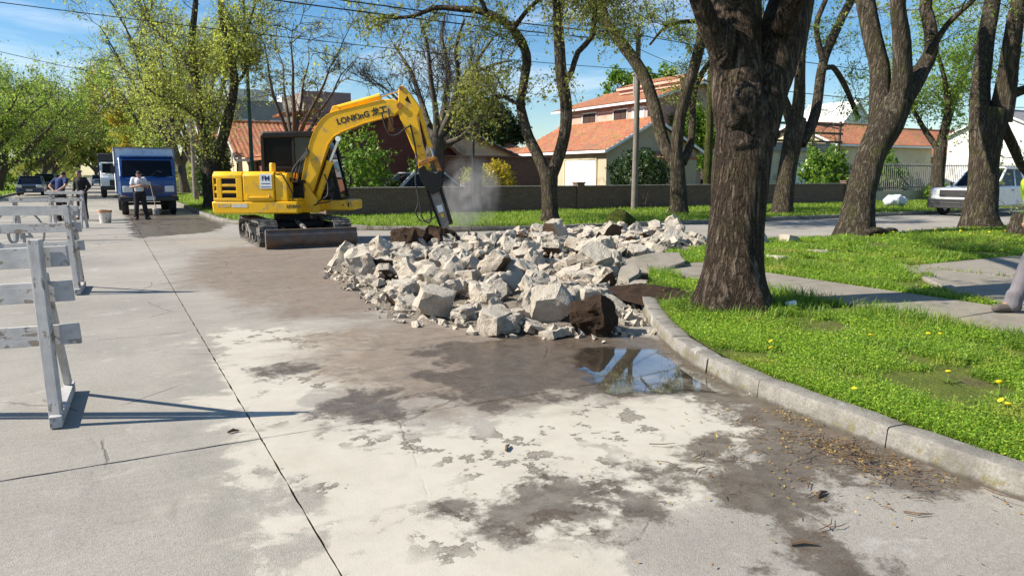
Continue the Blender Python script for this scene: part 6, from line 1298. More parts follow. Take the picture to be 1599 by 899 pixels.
car('parked_car', 'dark blue saloon first in the row parked at the left kerb', (-5.1, 68.2, 0), R(-90), 4.3, 1.72, 1.45, M_PB, 'sedan', 'cars parked along the kerb')
car('parked_car', 'blue estate car second in the row at the left kerb', (-4.9, 80.5, 0), R(-90), 4.4, 1.78, 1.62, M_PB2, 'suv', 'cars parked along the kerb')
car('parked_car', 'third car of the kerbside row, nearly hidden behind the second', (-5.0, 91, 0), R(-90), 4.3, 1.74, 1.5, M_PB, 'sedan', 'cars parked along the kerb')
car('parked_car', 'grey car at the picture border partly behind a street tree trunk', (-9.9, 88, .1), R(-90), 4.3, 1.74, 1.5, M_PS, 'sedan', 'cars parked along the kerb')
car('distant_car', 'small light blue car far down the road', (-1.0, 124, 0), R(-90), 4.3, 1.75, 1.5, M_PL, 'sedan')
car('silver_car', 'silver car whose roof shows above the garden wall', (11.6, 28.4, .08), R(4), 4.5, 1.75, 1.58, M_PS, 'sedan')

# box truck
tk = empty('box_truck', (1.45, 32.6, 0), R(-90)); tag(tk, 'blue cab-over truck with a pale box body facing the camera', 'truck')
def Tk(m, name, mat, par=None, **k): return m.build(name, mat, par or tk, **k)
m = MB(); m.box((-4.1, 0, 1.72), (5.0, 2.2, 1.86)); Tk(m, 'box_body', M_TWHITE, bevel=.03)
m = MB()
for y in (-1.1, 1.1): m.beam((-1.59, y, .8), (-1.59, y, 2.66), .05, .05, (1, 0, 0))
m.beam((-1.59, -1.1, 2.655), (-1.59, 1.1, 2.655), .05, .05); m.beam((-1.6, 1.1, 2.655), (-6.6, 1.1, 2.655), .05, .05); m.beam((-1.6, -1.1, 2.655), (-6.6, -1.1, 2.655), .05, .05); Tk(m, 'box_trim', M_GALV)
cabp = [(-1.55, .52), (-.95, .52), (-.9, .9), (-.45, .95), (-.25, .6), (-.03, .55), (.02, .75), (.0, 1.38), (-.08, 1.46), (-.42, 2.2), (-.55, 2.3), (-1.5, 2.32)]
m = MB(); m.prism(cabp, -1.0, 1.0); cb = Tk(m, 'cab', M_TBLUE, bevel=.06, seg=3)
m = MB(); m.add([(-.075, -.9, 1.5), (-.075, .9, 1.5), (-.40, .87, 2.13), (-.40, -.87, 2.13)], [(0, 1, 2, 3)]); m.v = [(x + .02, y, z + .01) for x, y, z in m.v]; Tk(m, 'windscreen', M_DGLASS)
for s in (-1, 1):
    m = MB(); m.add([(-.25, s * 1.006, 1.5), (-1.1, s * 1.006, 1.5), (-1.1, s * 1.006, 2.1), (-.52, s * 1.006, 2.1)], [(0, 1, 2, 3)]); Tk(m, 'side_window', M_DGLASS)
    m = MB(); m.box((.02, s * .74, 1.02), (.06, .34, .24)); o = Tk(m, 'headlight_surround', M_TWHITE, bevel=.02); m = MB(); m.cyl((.04, s * .74, 1.02), (.07, s * .74, 1.02), .085, n=18); m.build('headlight', M_LAMP, o, smooth=40)
    m = MB(); m.box((.04, s * .9, .74), (.05, .14, .07)); Tk(m, 'indicator', M_AMBER, bevel=.01)
    m = MB(); m.tube([(-.3, s * 1.02, 2.0), (-.15, s * 1.2, 1.95), (-.15, s * 1.2, 1.5)], .014, 6); m.box((-.15, s * 1.2, 1.78), (.05, .16, .3)); Tk(m, 'wing_mirror', M_PLAST)
    wheel(tk, -.72, s * .86, .43, .24, s); wheel(tk, -4.9, s * .86, .43, .36, s)
    m = MB(); m.box((-.95, s * 1.01, 1.35), (.1, .03, .04)); Tk(m, 'door_handle', M_PLAST)
    m = MB(); m.tube([(.01, s * .1, 1.52), (-.12, s * .42, 1.78)], .01, 5); Tk(m, 'wiper', M_PLAST)
m = MB(); m.box((.05, 0, .64), (.14, 2.1, .2)); Tk(m, 'front_bumper', M_PLAST, bevel=.03)
m = MB(); m.box((.015, 0, .98), (.05, 1.0, .32)); Tk(m, 'grille', M_PLAST, bevel=.01)
for i in range(5): m = MB(); m.box((.045, 0, .86 + i * .06), (.02, .96, .02)); Tk(m, 'grille_bar', M_TBLUE)
m = MB(); m.box((.13, -.05, .66), (.015, .5, .16)); Tk(m, 'number_plate', M_PLATE)
m = MB(); m.cyl((.02, 0, 1.24), (.045, 0, 1.24), .085, n=20); Tk(m, 'round_badge', M_RIM, smooth=40)
m = MB(); m.box((-.5, 0, 2.3), (.24, 1.9, .06), (0, .15, 0)); Tk(m, 'sun_visor', M_TBLUE, bevel=.02)
m = MB(); m.box((-3.4, 0, .62), (6.0, .8, .2)); m.cyl((-4.9, -.9, .43), (-4.9, .9, .43), .07, n=10); m.cyl((-.72, -.9, .43), (-.72, .9, .43), .06, n=10); Tk(m, 'chassis', M_PLAST)
m = MB(); m.box((-.16, .45, 1.62), (.02, .12, .16)); m.box((-.18, -.3, 1.55), (.1, .3, .05)); Tk(m, 'dashboard_papers', M_PLATE)
# second truck beyond
t2 = empty('flatbed_truck', (.75, 57.6, 0), R(-90)); tag(t2, 'white bonneted truck with dark tarpaulin body parked behind the box truck', 'truck')
def T2(m, name, mat, **k): return m.build(name, mat, t2, **k)
m = MB(); m.prism([(-2.2, .6), (-.2, .6), (0, .7), (0, 1.35), (-.15, 1.5), (-1.0, 1.62), (-1.3, 2.4), (-2.2, 2.45)], -1.1, 1.1); T2(m, 'cab', M_PW, bevel=.08, seg=3)
m = MB(); m.add([(-1.0, -.95, 1.68), (-1.0, .95, 1.68), (-1.28, .92, 2.34), (-1.28, -.92, 2.34)], [(0, 1, 2, 3)]); m.v = [(x + .03, y, z) for x, y, z in m.v]; T2(m, 'windscreen', M_DGLASS)
m = MB(); m.box((-4.9, 0, 1.9), (5.2, 2.4, 2.3)); T2(m, 'tarpaulin_body', M_PLAST, bevel=.08)
for s in (-1, 1):
    wheel(t2, -.7, s * .95, .47, .26, s); wheel(t2, -5.4, s * .95, .47, .4, s); m = MB(); m.box((.01, s * .8, 1.05), (.06, .26, .2)); T2(m, 'headlight', M_LAMP, bevel=.03)
    m = MB(); m.add([(-1.25, s * 1.107, 1.65), (-2.0, s * 1.107, 1.65), (-2.0, s * 1.107, 2.3), (-1.45, s * 1.107, 2.3)], [(0, 1, 2, 3)]); T2(m, 'side_window', M_DGLASS)
    m = MB(); m.box((-1.0, s * 1.28, 1.9), (.06, .2, .4)); T2(m, 'wing_mirror', M_PLAST)
m = MB(); m.box((.05, 0, .66), (.16, 2.25, .28)); T2(m, 'front_bumper', M_PLAST, bevel=.03); m = MB(); m.box((.01, 0, 1.02), (.05, 1.1, .4)); T2(m, 'grille', M_PLAST)

# ------------------------------------------------------------------ people (local: facing -y, x to the figure's left)
M_SKIN = generic('skin', (.42, .23, .15), .55, .08, 8); M_HAIR = generic('black_hair', (.02, .015, .012), .7, .3, 30, .4, 80); M_EYE = generic('eye', (.03, .02, .015), .2, .05)
def cloth(name, c): return generic(name, c, .9, .15, 7, .25, 18)
M_NAVY = cloth('navy_cotton', (.022, .04, .13)); M_BLACKC = cloth('black_cloth', (.016, .015, .017)); M_WHITEC = cloth('white_cotton', (.68, .67, .70)); M_GREYC = cloth('mauve_grey_workwear', (.15, .138, .155)); M_HIVIS = cloth('hi_vis_yellow', (.55, .80, .03)); M_BOOT = cloth('dusty_boot', (.10, .085, .07)); M_GREYSH = cloth('grey_hair_cap', (.09, .085, .08))
def cap(m, a, b, ra, rb, n=12):
    a, b = Vector(a), Vector(b); t = (b - a).normalized(); L = (b - a).length; pts = []; rr = []
    for k in (-1.0, -.8, -.45, 0): pts.append(a + t * ra * k); rr.append(max(.002, ra * math.sqrt(max(0, 1 - k * k))))
    for k in (0, .45, .8, 1.0): pts.append(b + t * rb * k); rr.append(max(.002, rb * math.sqrt(max(0, 1 - k * k))))
    m.tube(pts, rr, n)
def remesh(m, name, mat, parent, vox, smooth=4):
    o = m.build(name, mat, parent); r = o.modifiers.new('remesh', 'REMESH'); r.mode = 'VOXEL'; r.voxel_size = vox; r.use_smooth_shade = True
    if smooth: s = o.modifiers.new('smooth', 'SMOOTH'); s.iterations = smooth; s.factor = .5
    return o
def person(label, loc, rz, J, top, legs, shoe, hair, vox=.014, sleeves=.55, hat=None, vest=None):
    """J: joints; symmetric names with l/r suffix"""
    t = empty('person', loc, rz); tag(t, label, 'person'); V = {k: Vector(v) for k, v in J.items()}
    b = MB(); cap(b, V['pelvis'], V['waist'], .125, .115); cap(b, V['waist'], V['chest'], .115, .145)
    for s in 'lr': cap(b, V['chest'], V['sh' + s], .12, .062); cap(b, V['pelvis'], V['hip' + s], .12, .095)
    cap(b, V['chest'] + Vector((0, 0, .12)), V['neck'], .07, .056); cap(b, V['neck'], V['head'], .054, .06)
    hd_ = V['head']; f = V['face'].normalized(); rt_ = f.cross(Vector((0, 0, 1))).normalized(); up_ = rt_.cross(f).normalized()
    b.ball(hd_ + up_ * .03, (.078, .09, .105), 16, 12); b.ball(hd_ + f * .03 - up_ * .045, (.055, .06, .06), 12, 8); b.ball(hd_ + f * .098 + up_ * .0, (.014, .014, .022), 8, 6)
    for s in (-1, 1): b.ball(hd_ + rt_ * s * .08 + up_ * .005, (.014, .022, .032), 8, 6)
    for s in 'lr':
        cap(b, V['sh' + s], V['el' + s], .05, .04); cap(b, V['el' + s], V['wr' + s], .04, .028); d = (V['wr' + s] - V['el' + s]).normalized(); pd = V.get('hd' + s, d).normalized()
        cap(b, V['wr' + s], V['wr' + s] + pd * .07, .03, .034); c = V['wr' + s] + pd * .085; q = pd.cross(f if abs(pd.dot(f)) < .9 else up_).normalized(); w = q.cross(pd).normalized()
        for i, L in enumerate((.062, .075, .078, .07)):
            k = c + w * (-.027 + .018 * i); e1 = k + pd * L * .55 + q * .006; e2 = e1 + pd * L * .4 + q * .022; cap(b, k, e1, .0095, .009, 6); cap(b, e1, e2, .009, .0075, 6)
        k = V['wr' + s] + pd * .03 + w * .03; cap(b, k, k + pd * .04 + w * .025, .011, .009, 6)
        cap(b, V['hip' + s], V['kn' + s], .082, .058); cap(b, V['kn' + s], V['an' + s], .056, .038); cap(b, V['an' + s], V['to' + s], .04, .032)
    remesh(b, 'body', M_SKIN, t, vox * .6, 3)
    for s in (-1, 1):
        m = MB(); m.ball(hd_ + rt_ * s * .033 + f * .083 + up_ * .025, .011, 8, 6); m.build('eye', M_EYE, t)
    m = MB(); m.ball(hd_ + up_ * .055 - f * .016, (.086, .092, .092), 14, 10); remesh(m, 'hair' if not hat else 'cap', hat or hair, t, .014, 2)
    g_ = MB(); cap(g_, V['pelvis'] + Vector((0, 0, .10)), V['waist'], .15, .148); cap(g_, V['waist'], V['chest'], .15, .17)
    for s in 'lr':
        cap(g_, V['chest'], V['sh' + s], .145, .085); e = V['sh' + s].lerp(V['el' + s], min(1, sleeves * 2 if sleeves <= .5 else 1) if sleeves < .5 else min(1.0, sleeves)); cap(g_, V['sh' + s], e, .078, .072)
        if sleeves > 1: cap(g_, V['el' + s], V['el' + s].lerp(V['wr' + s], .92), .062, .048)
    remesh(g_, 'top', top, t, vox, 3)
    if vest:
        g_ = MB(); cap(g_, V['pelvis'] + Vector((0, 0, .0)), V['waist'], .172, .164); cap(g_, V['waist'], V['chest'], .165, .184); remesh(g_, 'vest', vest, t, vox, 3)
    p = MB(); cap(p, V['pelvis'] + Vector((0, 0, .02)), V['pelvis'] + Vector((0, 0, -.04)), .145, .14)
    for s in 'lr': cap(p, V['pelvis'], V['hip' + s], .13, .115); cap(p, V['hip' + s], V['kn' + s], .106, .084); cap(p, V['kn' + s], V['an' + s] + Vector((0, 0, .0)), .084, .078); m_ = V['an' + s]; cap(p, m_ + Vector((0, 0, .09)), m_ + Vector((0, -.01, -.012)), .08, .088)
    remesh(p, 'trousers', legs, t, vox, 3)
    for s in 'lr': m = MB(); cap(m, V['an' + s] + Vector((0, .03, -.04)), V['to' + s] + Vector((0, 0, -.005)), .06, .05); m.v = [(x, y, max(z, V['to' + s].z - .035)) for x, y, z in m.v]; remesh(m, 'shoe', shoe, t, .012, 2)
    return t
BASE = dict(pelvis=(0, 0, .95), waist=(0, 0, 1.1), chest=(0, 0, 1.33), shl=(.17, 0, 1.42), shr=(-.17, 0, 1.42), ell=(.24, .03, 1.15), elr=(-.24, .03, 1.15), wrl=(.26, -.06, .92), wrr=(-.26, -.06, .92), neck=(0, -.01, 1.5), head=(0, -.03, 1.6), face=(0, -1, 0), hipl=(.09, 0, .9), hipr=(-.09, 0, .9), knl=(.1, -.03, .5), knr=(-.1, -.03, .5), anl=(.11, .0, .09), anr=(-.11, 0, .09), tol=(.13, -.16, .045), tor=(-.13, -.16, .045))
def pose(**k): d = dict(BASE); d.update(k); return d
person('man in navy T-shirt with hands behind his back, turned from the camera', (-1.42, 29.7, 0), R(150), pose(chest=(0, -.10, 1.33), waist=(0, -.02, 1.1), neck=(0, -.19, 1.47), head=(0, -.25, 1.54), face=(0, -1, -.55), shl=(.18, -.11, 1.41), shr=(-.18, -.11, 1.41), ell=(.27, .12, 1.2), elr=(-.27, .12, 1.2), wrl=(.06, .22, 1.02), wrr=(-.06, .22, 1.04), hdl=(-1, .1, 0), hdr=(1, .1, 0)), M_NAVY, M_BLACKC, M_BOOT, M_HAIR)
person('man in black jacket facing the one in navy', (-.80, 30.35, 0), R(-38), pose(neck=(0, -.03, 1.5), head=(0, -.06, 1.59), ell=(.29, .05, 1.18), elr=(-.29, .05, 1.18), wrl=(.22, -.12, .98), wrr=(-.22, -.12, .98), face=(0, -1, -.25)), M_BLACKC, M_BLACKC, M_BOOT, M_HAIR, sleeves=1.5, hat=M_GREYSH)
pc = person('man in white T-shirt and black trousers looking down at his hands', (1.0, 29.4, 0), R(6), pose(chest=(0, -.03, 1.33), neck=(0, -.08, 1.49), head=(0, -.14, 1.57), face=(0, -1, -.7), ell=(.27, -.04, 1.14), elr=(-.27, -.04, 1.14), wrl=(.07, -.27, 1.2), wrr=(-.07, -.27, 1.2), hdl=(-.5, -.6, .2), hdr=(.5, -.6, .2), hipl=(.1, 0, .9), knl=(.13, -.04, .5), anl=(.19, .02, .09), tol=(.25, -.13, .045), knr=(-.12, -.02, .5), anr=(-.16, .0, .09), tor=(-.2, -.15, .045)), M_WHITEC, M_BLACKC, M_BOOT, M_HAIR)
m = MB(); m.box((0, 0, 0), (.075, .012, .15), (R(-50), 0, 0)); ph = m.build('phone', M_PLAST, None, bevel=.004, loc=(1.02, 29.10, 1.255)); tag(ph, 'dark phone held by the man in the white T-shirt', 'phone')
person('worker in grey trousers and yellow vest cut off by the right picture edge', (8.67, 4.17, .15), R(-118.6), pose(hipl=(.1, 0, .9), knl=(.11, -.18, .52), anl=(.12, -.30, .10), tol=(.13, -.48, .05), knr=(-.1, .02, .5), anr=(-.11, .26, .11), tor=(-.12, .12, .05), chest=(0, -.06, 1.33), neck=(0, -.1, 1.5), head=(0, -.13, 1.6), wrl=(.24, -.22, 1.0), wrr=(-.24, .12, .95)), M_HIVIS, M_GREYC, M_BOOT, M_HAIR, sleeves=1.5, vest=M_HIVIS, vox=.012)

# ------------------------------------------------------------------ bucket, shovel, bag, stumps, can
bk = empty('paint_bucket', (-.12, 28.02, 0)); tag(bk, 'stained white bucket standing on the road between the men', 'bucket')
m = MB(); m.lathe([(.0, .01), (.165, .0), (.205, .40), (.215, .40), (.215, .43), (.195, .43), (.16, .02), (.0, .02)], (0, 0, 0), 24, cap=False); m.build('tub', generic('stained_white_plastic', (.68, .64, .56), .6, .1, 4, dirt=(.30, .25, .2), damt=.7, dsc=5), bk, smooth=40)
m = MB(); m.lathe([(.206, .36), (.214, .36), (.216, .425), (.206, .425)], (0, 0, 0), 24, cap=False); m.build('rim', generic('orange_stained_rim', (.55, .22, .09), .7, .3, 8), bk, smooth=40)
m = MB(); m.tube([(.21 * math.cos(a), .05, .38 + .0 - .16 * math.sin(a)) for a in [math.pi * k / 12 for k in range(13)]], .006, 6); m.build('handle', M_GALV, bk)
sh = empty('shovel', (1.62, 31.75, 0)); tag(sh, 'long-handled shovel propped against the truck bumper', 'shovel')
m = MB(); m.tube([(0, 0, .22), (-.05, .3, .7), (-.12, .62, 1.25)], .018, 8); m.build('handle', M_RAWWOOD, sh, smooth=60); m = MB(); m.grid(6, 6, lambda u, v: ((u - .5) * .26 * (1 - .25 * v * 0), -.04 + .05 * (2 * u - 1) ** 2 + .06 * v, .03 + .26 * v)); bl_ = m.build('blade', M_STEEL, sh, smooth=60); sd2 = bl_.modifiers.new('solid', 'SOLIDIFY'); sd2.thickness = .005
bg = MB(); bg.box((0, 0, .27), (1.7, .9, .54)); o = bg.build('builders_bag', generic('white_woven_bag', (.66, .69, .74), .7, .12, 6, .3, 40), None, loc=(32.4, 21.9, .1), rot=(0, 0, .1)); tag(o, 'rumpled white builder bag on the grass across the side street', 'bag')
sb = o.modifiers.new('sub', 'SUBSURF'); sb.levels = 4; sb.render_levels = 4; sb.subdivision_type = 'CATMULL_CLARK'; tx = bpy.data.textures.new('rumple', 'CLOUDS'); tx.noise_scale = .45; dp = o.modifiers.new('disp', 'DISPLACE'); dp.texture = tx; dp.strength = .42; dp.mid_level = .35
def lump(name, label, loc, prof, mat, seed, amp=.12, n=22, lean=(0, 0), cat='stump', rot=None):
    m = MB(); m.lathe(prof, (0, 0, 0), n); z1 = prof[-1][1] or 1
    m.v = [(x * (1 + amp * 2 * mnoise.noise(Vector((x * 3, y * 3, z * 2 + seed)))) + lean[0] * max(0, z), y * (1 + amp * 2 * mnoise.noise(Vector((x * 3 + 5, y * 3, z * 2 + seed)))) + lean[1] * max(0, z), z + amp * .5 * mnoise.noise(Vector((x * 4, y * 4, seed)))) for x, y, z in m.v]
    o = m.build(name, mat, None, smooth=60, loc=loc, rot=rot); tag(o, label, cat); return o
lump('mossy_stump', 'moss-covered root stump at the far kerb behind the heap', (13.25, 17.6, -.03), [(.62, 0), (.58, .12), (.46, .3), (.34, .46), (.2, .56), (.02, .58)], bark_material('moss_cover', (.02, .03, .006), (.07, .085, .014), (.16, .20, .035), 1.6, .9), 3, .3, lean=(-.12, 0))
lump('tree_stump', 'short tilted sawn stump on the lawn next to the worker', (19.3, 9.75, .1), [(.42, 0), (.34, .1), (.28, .3), (.27, .56), (.0, .57)], M_BARK2, 9, .1, lean=(.25, 0))
for k, (a, b, c_) in enumerate([((15.9, 11.5, .14), (16.2, 11.3, .27), (16.65, 11.35, .13)), ((16.5, 11.45, .13), (16.9, 11.4, .22), (17.3, 11.6, .12))]):
    m = MB(); m.tube([Vector(a), Vector(a).lerp(Vector(b), .6) + Vector((0, 0, .05)), Vector(b), Vector(b).lerp(Vector(c_), .5) + Vector((0, 0, .03)), Vector(c_)], [.09, .085, .08, .075, .05], 9); o = m.build('surface_root', M_BARK2, None, smooth=60); tag(o, ('thicker' if k == 0 else 'thinner') + ' root arching out of the grass at the leaning tree', 'root')
cn = MB(); cn.lathe([(0, 0), (.03, 0), (.034, .01), (.034, .1), (.03, .112), (0, .112)], (0, 0, 0), 16); o = cn.build('drink_can', M_DECAL, None, smooth=40, loc=(6.45, 5.55, .18), rot=(R(72), 0, R(40))); tag(o, 'crushed white can lying at the foot of the massive trunk', 'can')

# ------------------------------------------------------------------ grass and flowers
def scatter(poly, n, d0, holes=(), seed=1, circles=(), bare=0.0):
    npr = np.random.default_rng(seed); pa = np.array(poly); lo, hi = pa.min(0), pa.max(0); out = []; tot = 0
    while tot < n:
        P = npr.uniform(lo, hi, (n * 4, 2)); dist = np.hypot(P[:, 0], P[:, 1]); k = npr.uniform(0, 1, len(P)) < np.minimum(1, (d0 / dist) ** 2); P = P[k]; dep = .479 * P[:, 0] + .878 * P[:, 1]; lat = .878 * P[:, 0] - .479 * P[:, 1]
        P = P[(dep > 1.5) & (np.abs(lat) < dep * .74 + 1.8)]; P = P[in_poly(P, poly)]
        for h in holes: P = P[~in_poly(P, h)]
        for (cx, cy, r) in circles: P = P[np.hypot(P[:, 0] - cx, P[:, 1] - cy) > r]
        if bare: q = np.array([mnoise.fractal(Vector((x * 1.1, y * 1.1, 4)), .9, 2, 4) for x, y in P]); P = P[q < bare + npr.normal(0, .08, len(P))]
        out.append(P); tot += len(P)
    return np.concatenate(out)[:n]
HOLES = PATH_POLYS; TR = [(6.05, 5.95, .47), (16.3, 12.0, .5), (21.3, 11.8, .5), (19.3, 9.75, .4)]
NEAR = [p for p in LAWN_A if p[0] < 9.5] + [(9.5, 11.0), (13, 11.7), (26, 11.8), (26, 0), (4.0, 0)]
P = scatter(NEAR, 225000, 4.2, HOLES, 3, TR, .16); npr = np.random.default_rng(5); n = len(P); ds = np.hypot(P[:, 0], P[:, 1])
lumpy = np.array([mnoise.noise(Vector((x * 1.4, y * 1.4, 0))) for x, y in P]); c = np.column_stack([P, .135 + np.abs(npr.normal(0, 1, n)) * (.022 + .018 * np.clip(lumpy + .3, 0, 1))]); sz = npr.uniform(.009, .017, n) * np.clip(ds / 6, .9, 2.6)
cl = link('clover_cover', leaf_mesh('clover_cover', c, npr.normal(0, 1, (n, 3)) * np.array([1, 1, .35]), npr.normal(0, .42, (n, 3)) + np.array([-.15, 0, 1.0]), sz * 1.15, sz, M_CLOVER)); tag(cl, 'bright green clover and weeds covering the corner lawn', 'ground cover', kind='stuff')
P = scatter(NEAR, 82000, 4.2, HOLES, 8, TR, .2); n = len(P); ds = np.hypot(P[:, 0], P[:, 1]); tall = np.array([max(0, mnoise.noise(Vector((x * .9, y * .9, 7))) + .1) for x, y in P]); edge = np.exp(-np.abs(P[:, 0] - 7.1) / .25) * (P[:, 1] < 7)
h = npr.uniform(.03, .075, n) * (1 + 1.3 * tall + 1.6 * edge) * np.clip(ds / 8, .9, 1.6)
gr = link('lawn_grass', blade_mesh('lawn_grass', np.column_stack([P, np.full(n, .126)]), h, npr.uniform(.003, .006, n) * np.clip(ds / 5, 1, 3.2), npr.uniform(.2, 1.1, n), npr.uniform(0, 6.28, n), M_GRASS)); tag(gr, 'uneven grass blades growing through the corner lawn', 'grass', kind='stuff')
FAR = [p for p in KC_in if p[0] < 50 and p[1] < 60] + [(50, 26), (34, 26.1), (6.8, 26.1), (6.8, 58), (3.4, 58)]
P = scatter(FAR, 60000, 21, (), 9, [(12, 19.6, .35), (19.7, 22.1, .35), (22.6, 19.9, .35)]); n = len(P); ds = np.hypot(P[:, 0], P[:, 1])
vg = link('verge_grass', blade_mesh('verge_grass', np.column_stack([P, np.full(n, .09)]), npr.uniform(.06, .16, n) * (1 + .8 * np.array([max(0, mnoise.noise(Vector((x * .6, y * .6, 2)))) for x, y in P])), npr.uniform(.012, .024, n) * ds / 24, npr.uniform(.2, 1.0, n), npr.uniform(0, 6.28, n), M_GRASS_FAR)); tag(vg, 'sunlit grass of the far verge in front of the garden wall', 'grass', kind='stuff')
P = scatter([(-6.6, 30), (-6.6, 120), (-20, 120), (-20, 30)], 14000, 70, (), 12); n = len(P); lg = link('left_verge_grass', blade_mesh('left_verge_grass', np.column_stack([P, np.full(n, .09)]), npr.uniform(.08, .2, n), npr.uniform(.05, .09, n), npr.uniform(.2, 1.0, n), npr.uniform(0, 6.28, n), M_GRASS_FAR)); tag(lg, 'grass under the street trees by the parked cars', 'grass', kind='stuff')
# blades spilling over the kerb
ke = [p for p in resample(KA_in, .012) if 0 < p[1] < 7]; npk = np.random.default_rng(61); ke = np.array(ke); ke = ke[npk.uniform(0, 1, len(ke)) < .75]; n = len(ke)
ks = link('kerb_side_grass', blade_mesh('kerb_side_grass', np.column_stack([ke + npk.normal(0, .025, (n, 2)) + np.array([.02, 0]), np.full(n, .125)]), npk.uniform(.03, .09, n), npk.uniform(.004, .008, n), npk.uniform(.5, 1.4, n), npk.normal(math.pi, .9, n), M_GRASS)); tag(ks, 'grass blades hanging over the back of the near kerb', 'grass', kind='stuff')
# lush weeds at the kerb end and at the trunk foot
npw = np.random.default_rng(33); pw = np.column_stack([6.05 + npw.normal(0, .42, 1600), 5.75 + npw.normal(0, .42, 1600)]); pw = pw[np.hypot(pw[:, 0] - 6.05, pw[:, 1] - 5.95) > .4]; pw = pw[in_poly(pw, NEAR)]; n = len(pw)
wt_ = link('trunk_weeds', blade_mesh('trunk_weeds', np.column_stack([pw, np.full(n, .12)]), npw.uniform(.06, .17, n), npw.uniform(.006, .012, n), npw.uniform(.2, 1.0, n), npw.uniform(0, 6.28, n), M_GRASS)); tag(wt_, 'longer dark weeds round the foot of the massive trunk', 'grass', kind='stuff')

M_DAN = generic('dandelion_yellow', (.82, .60, .01), .7, .15, 9); M_STEM = generic('flower_stem', (.18, .28, .05), .7, .2)
dm = MB(); dm.lathe([(.0, -.006), (.008, -.004), (.019, .004), (.021, .009), (.014, .013), (.0, .014)], (0, 0, 0), 14); d_head = dm.mesh('flower_head', M_DAN, 60); sm_ = MB(); sm_.tube([(0, 0, 0), (.004, .003, .04), (0, 0, .085)], [.0028, .0025, .0025], 5); d_stem = sm_.mesh('stem', M_STEM); lfm = leaf_mesh('leaves', np.array([[math.cos(a) * .045, math.sin(a) * .045, .02] for a in np.arange(6) * 1.05]), np.array([[math.cos(a), math.sin(a), .25] for a in np.arange(6) * 1.05]), np.tile([0, 0, 1.0], (6, 1)), .09, .022, M_GRASS)
def dandelion(x, y, s, label, group):
    t = empty('dandelion', (x, y, .13), RNG.uniform(0, 6)); tag(t, label, 'flower', group); t.scale = (s, s, s); link('stem', d_stem, t); link('flower_head', d_head, t, (0, 0, .085), (RNG.uniform(-.5, .5), RNG.uniform(-.5, .5), 0)); link('leaves', lfm, t)
for k, (x, y, lab) in enumerate([(6.26, 3.82, 'left bloom of the dandelion pair in the tall grass by the footpath'), (6.34, 3.76, 'right bloom of the dandelion pair in the tall grass by the footpath'), (4.81, 4.27, 'dandelion in mid lawn behind the cracked kerb'), (4.62, 4.1, 'dandelion just inside the kerb behind the puddle'), (5.77, 4.03, 'dandelion halfway between the trunk and the footpath'), (4.2, 3.02, 'dandelion nearest the kerb edge in the front lawn'), (5.16, 2.98, 'orange-yellow dandelion in the middle of the front lawn'), (5.11, 2.61, 'largest dandelion near the right picture edge'), (4.78, 2.42, 'small dandelion next to a smaller one near the lawn corner'), (4.74, 2.36, 'smallest dandelion near the lawn corner')]): dandelion(x, y, .95 if 'largest' not in lab else 1.2, lab, 'dandelions in the corner lawn')
for k, (x, y) in enumerate([(17.4, 11.33), (17.89, 11.31), (17.96, 11.02), (18.67, 11.13), (18.09, 10.47), (18.29, 9.91), (16.29, 11.0), (19.05, 9.95), (17.31, 9.79), (15.4, 10.63), (20.2, 11.2), (19.6, 10.8), (20.6, 10.5), (22.2, 11.0)]): dandelion(x, y, 1.3, 'tiny yellow dandelion in the strip between the leaning tree and the stump', 'far dandelions')

# ------------------------------------------------------------------ gutter litter
M_LIT = leaf_material('dry_leaf', (.16, .09, .03), (.38, .26, .08), (.52, .40, .12), .2); M_TWIG = generic('dry_twig', (.12, .075, .045), .9, .35, 9)
npl = np.random.default_rng(44)
def clus(cx, cy, sx, sy, n, rot=0.0):
    a = npl.normal(0, 1, (n, 2)) * [sx, sy]; c_, s_ = math.cos(rot), math.sin(rot); return np.column_stack([cx + a[:, 0] * c_ - a[:, 1] * s_, cy + a[:, 0] * s_ + a[:, 1] * c_])
Pl = np.concatenate([clus(3.62, 2.6, .08, .22, 260, .1), clus(3.9, 3.15, .05, .14, 90), clus(3.5, 2.9, .22, .4, 160), clus(3.3, 2.5, .35, .35, 90), clus(3.82, 2.2, .08, .35, 70), clus(2.9, 2.6, .7, .6, 60), clus(4.15, 4.1, .06, .3, 30)])
Pl = Pl[(Pl[:, 0] < 3.86) | (Pl[:, 1] > 3.0)]; n = len(Pl); cz = .008 + np.abs(npl.normal(0, .006, n)) + .03 * np.exp(-((Pl[:, 0] - 3.62) / .1) ** 2 - ((Pl[:, 1] - 2.6) / .25) ** 2)
lt = link('leaf_litter', leaf_mesh('leaf_litter', np.column_stack([Pl, cz]), npl.normal(0, 1, (n, 3)) * np.array([1, 1, .25]), npl.normal(0, .5, (n, 3)) + np.array([0, 0, 1.0]), npl.uniform(.012, .03, n), npl.uniform(.008, .016, n), M_LIT)); tag(lt, 'dry leaves and seeds washed along the gutter', 'leaf litter', kind='stuff')
m = MB(); rgl = random.Random(4)
for i in range(150):
    k = rgl.random(); x, y = (rgl.gauss(3.62, .09), rgl.gauss(2.6, .22)) if k < .75 else (rgl.uniform(2.6, 3.8), rgl.uniform(2.0, 3.4)); a = rgl.uniform(0, 6.3); L = rgl.uniform(.03, .16); z = .012 + rgl.random() * (.035 if k < .75 else .004)
    if x > 3.84: continue
    m.tube([(x, y, z), (x + math.cos(a) * L * .5, y + math.sin(a) * L * .5, z + .008 * rgl.random()), (x + math.cos(a + .3) * L, y + math.sin(a + .3) * L, z)], [.003, .003, .0015], 4)
tag(m.build('gutter_twigs', M_TWIG, None), 'brown heap of twigs caught in the gutter by the kerb', 'twigs', kind='stuff')
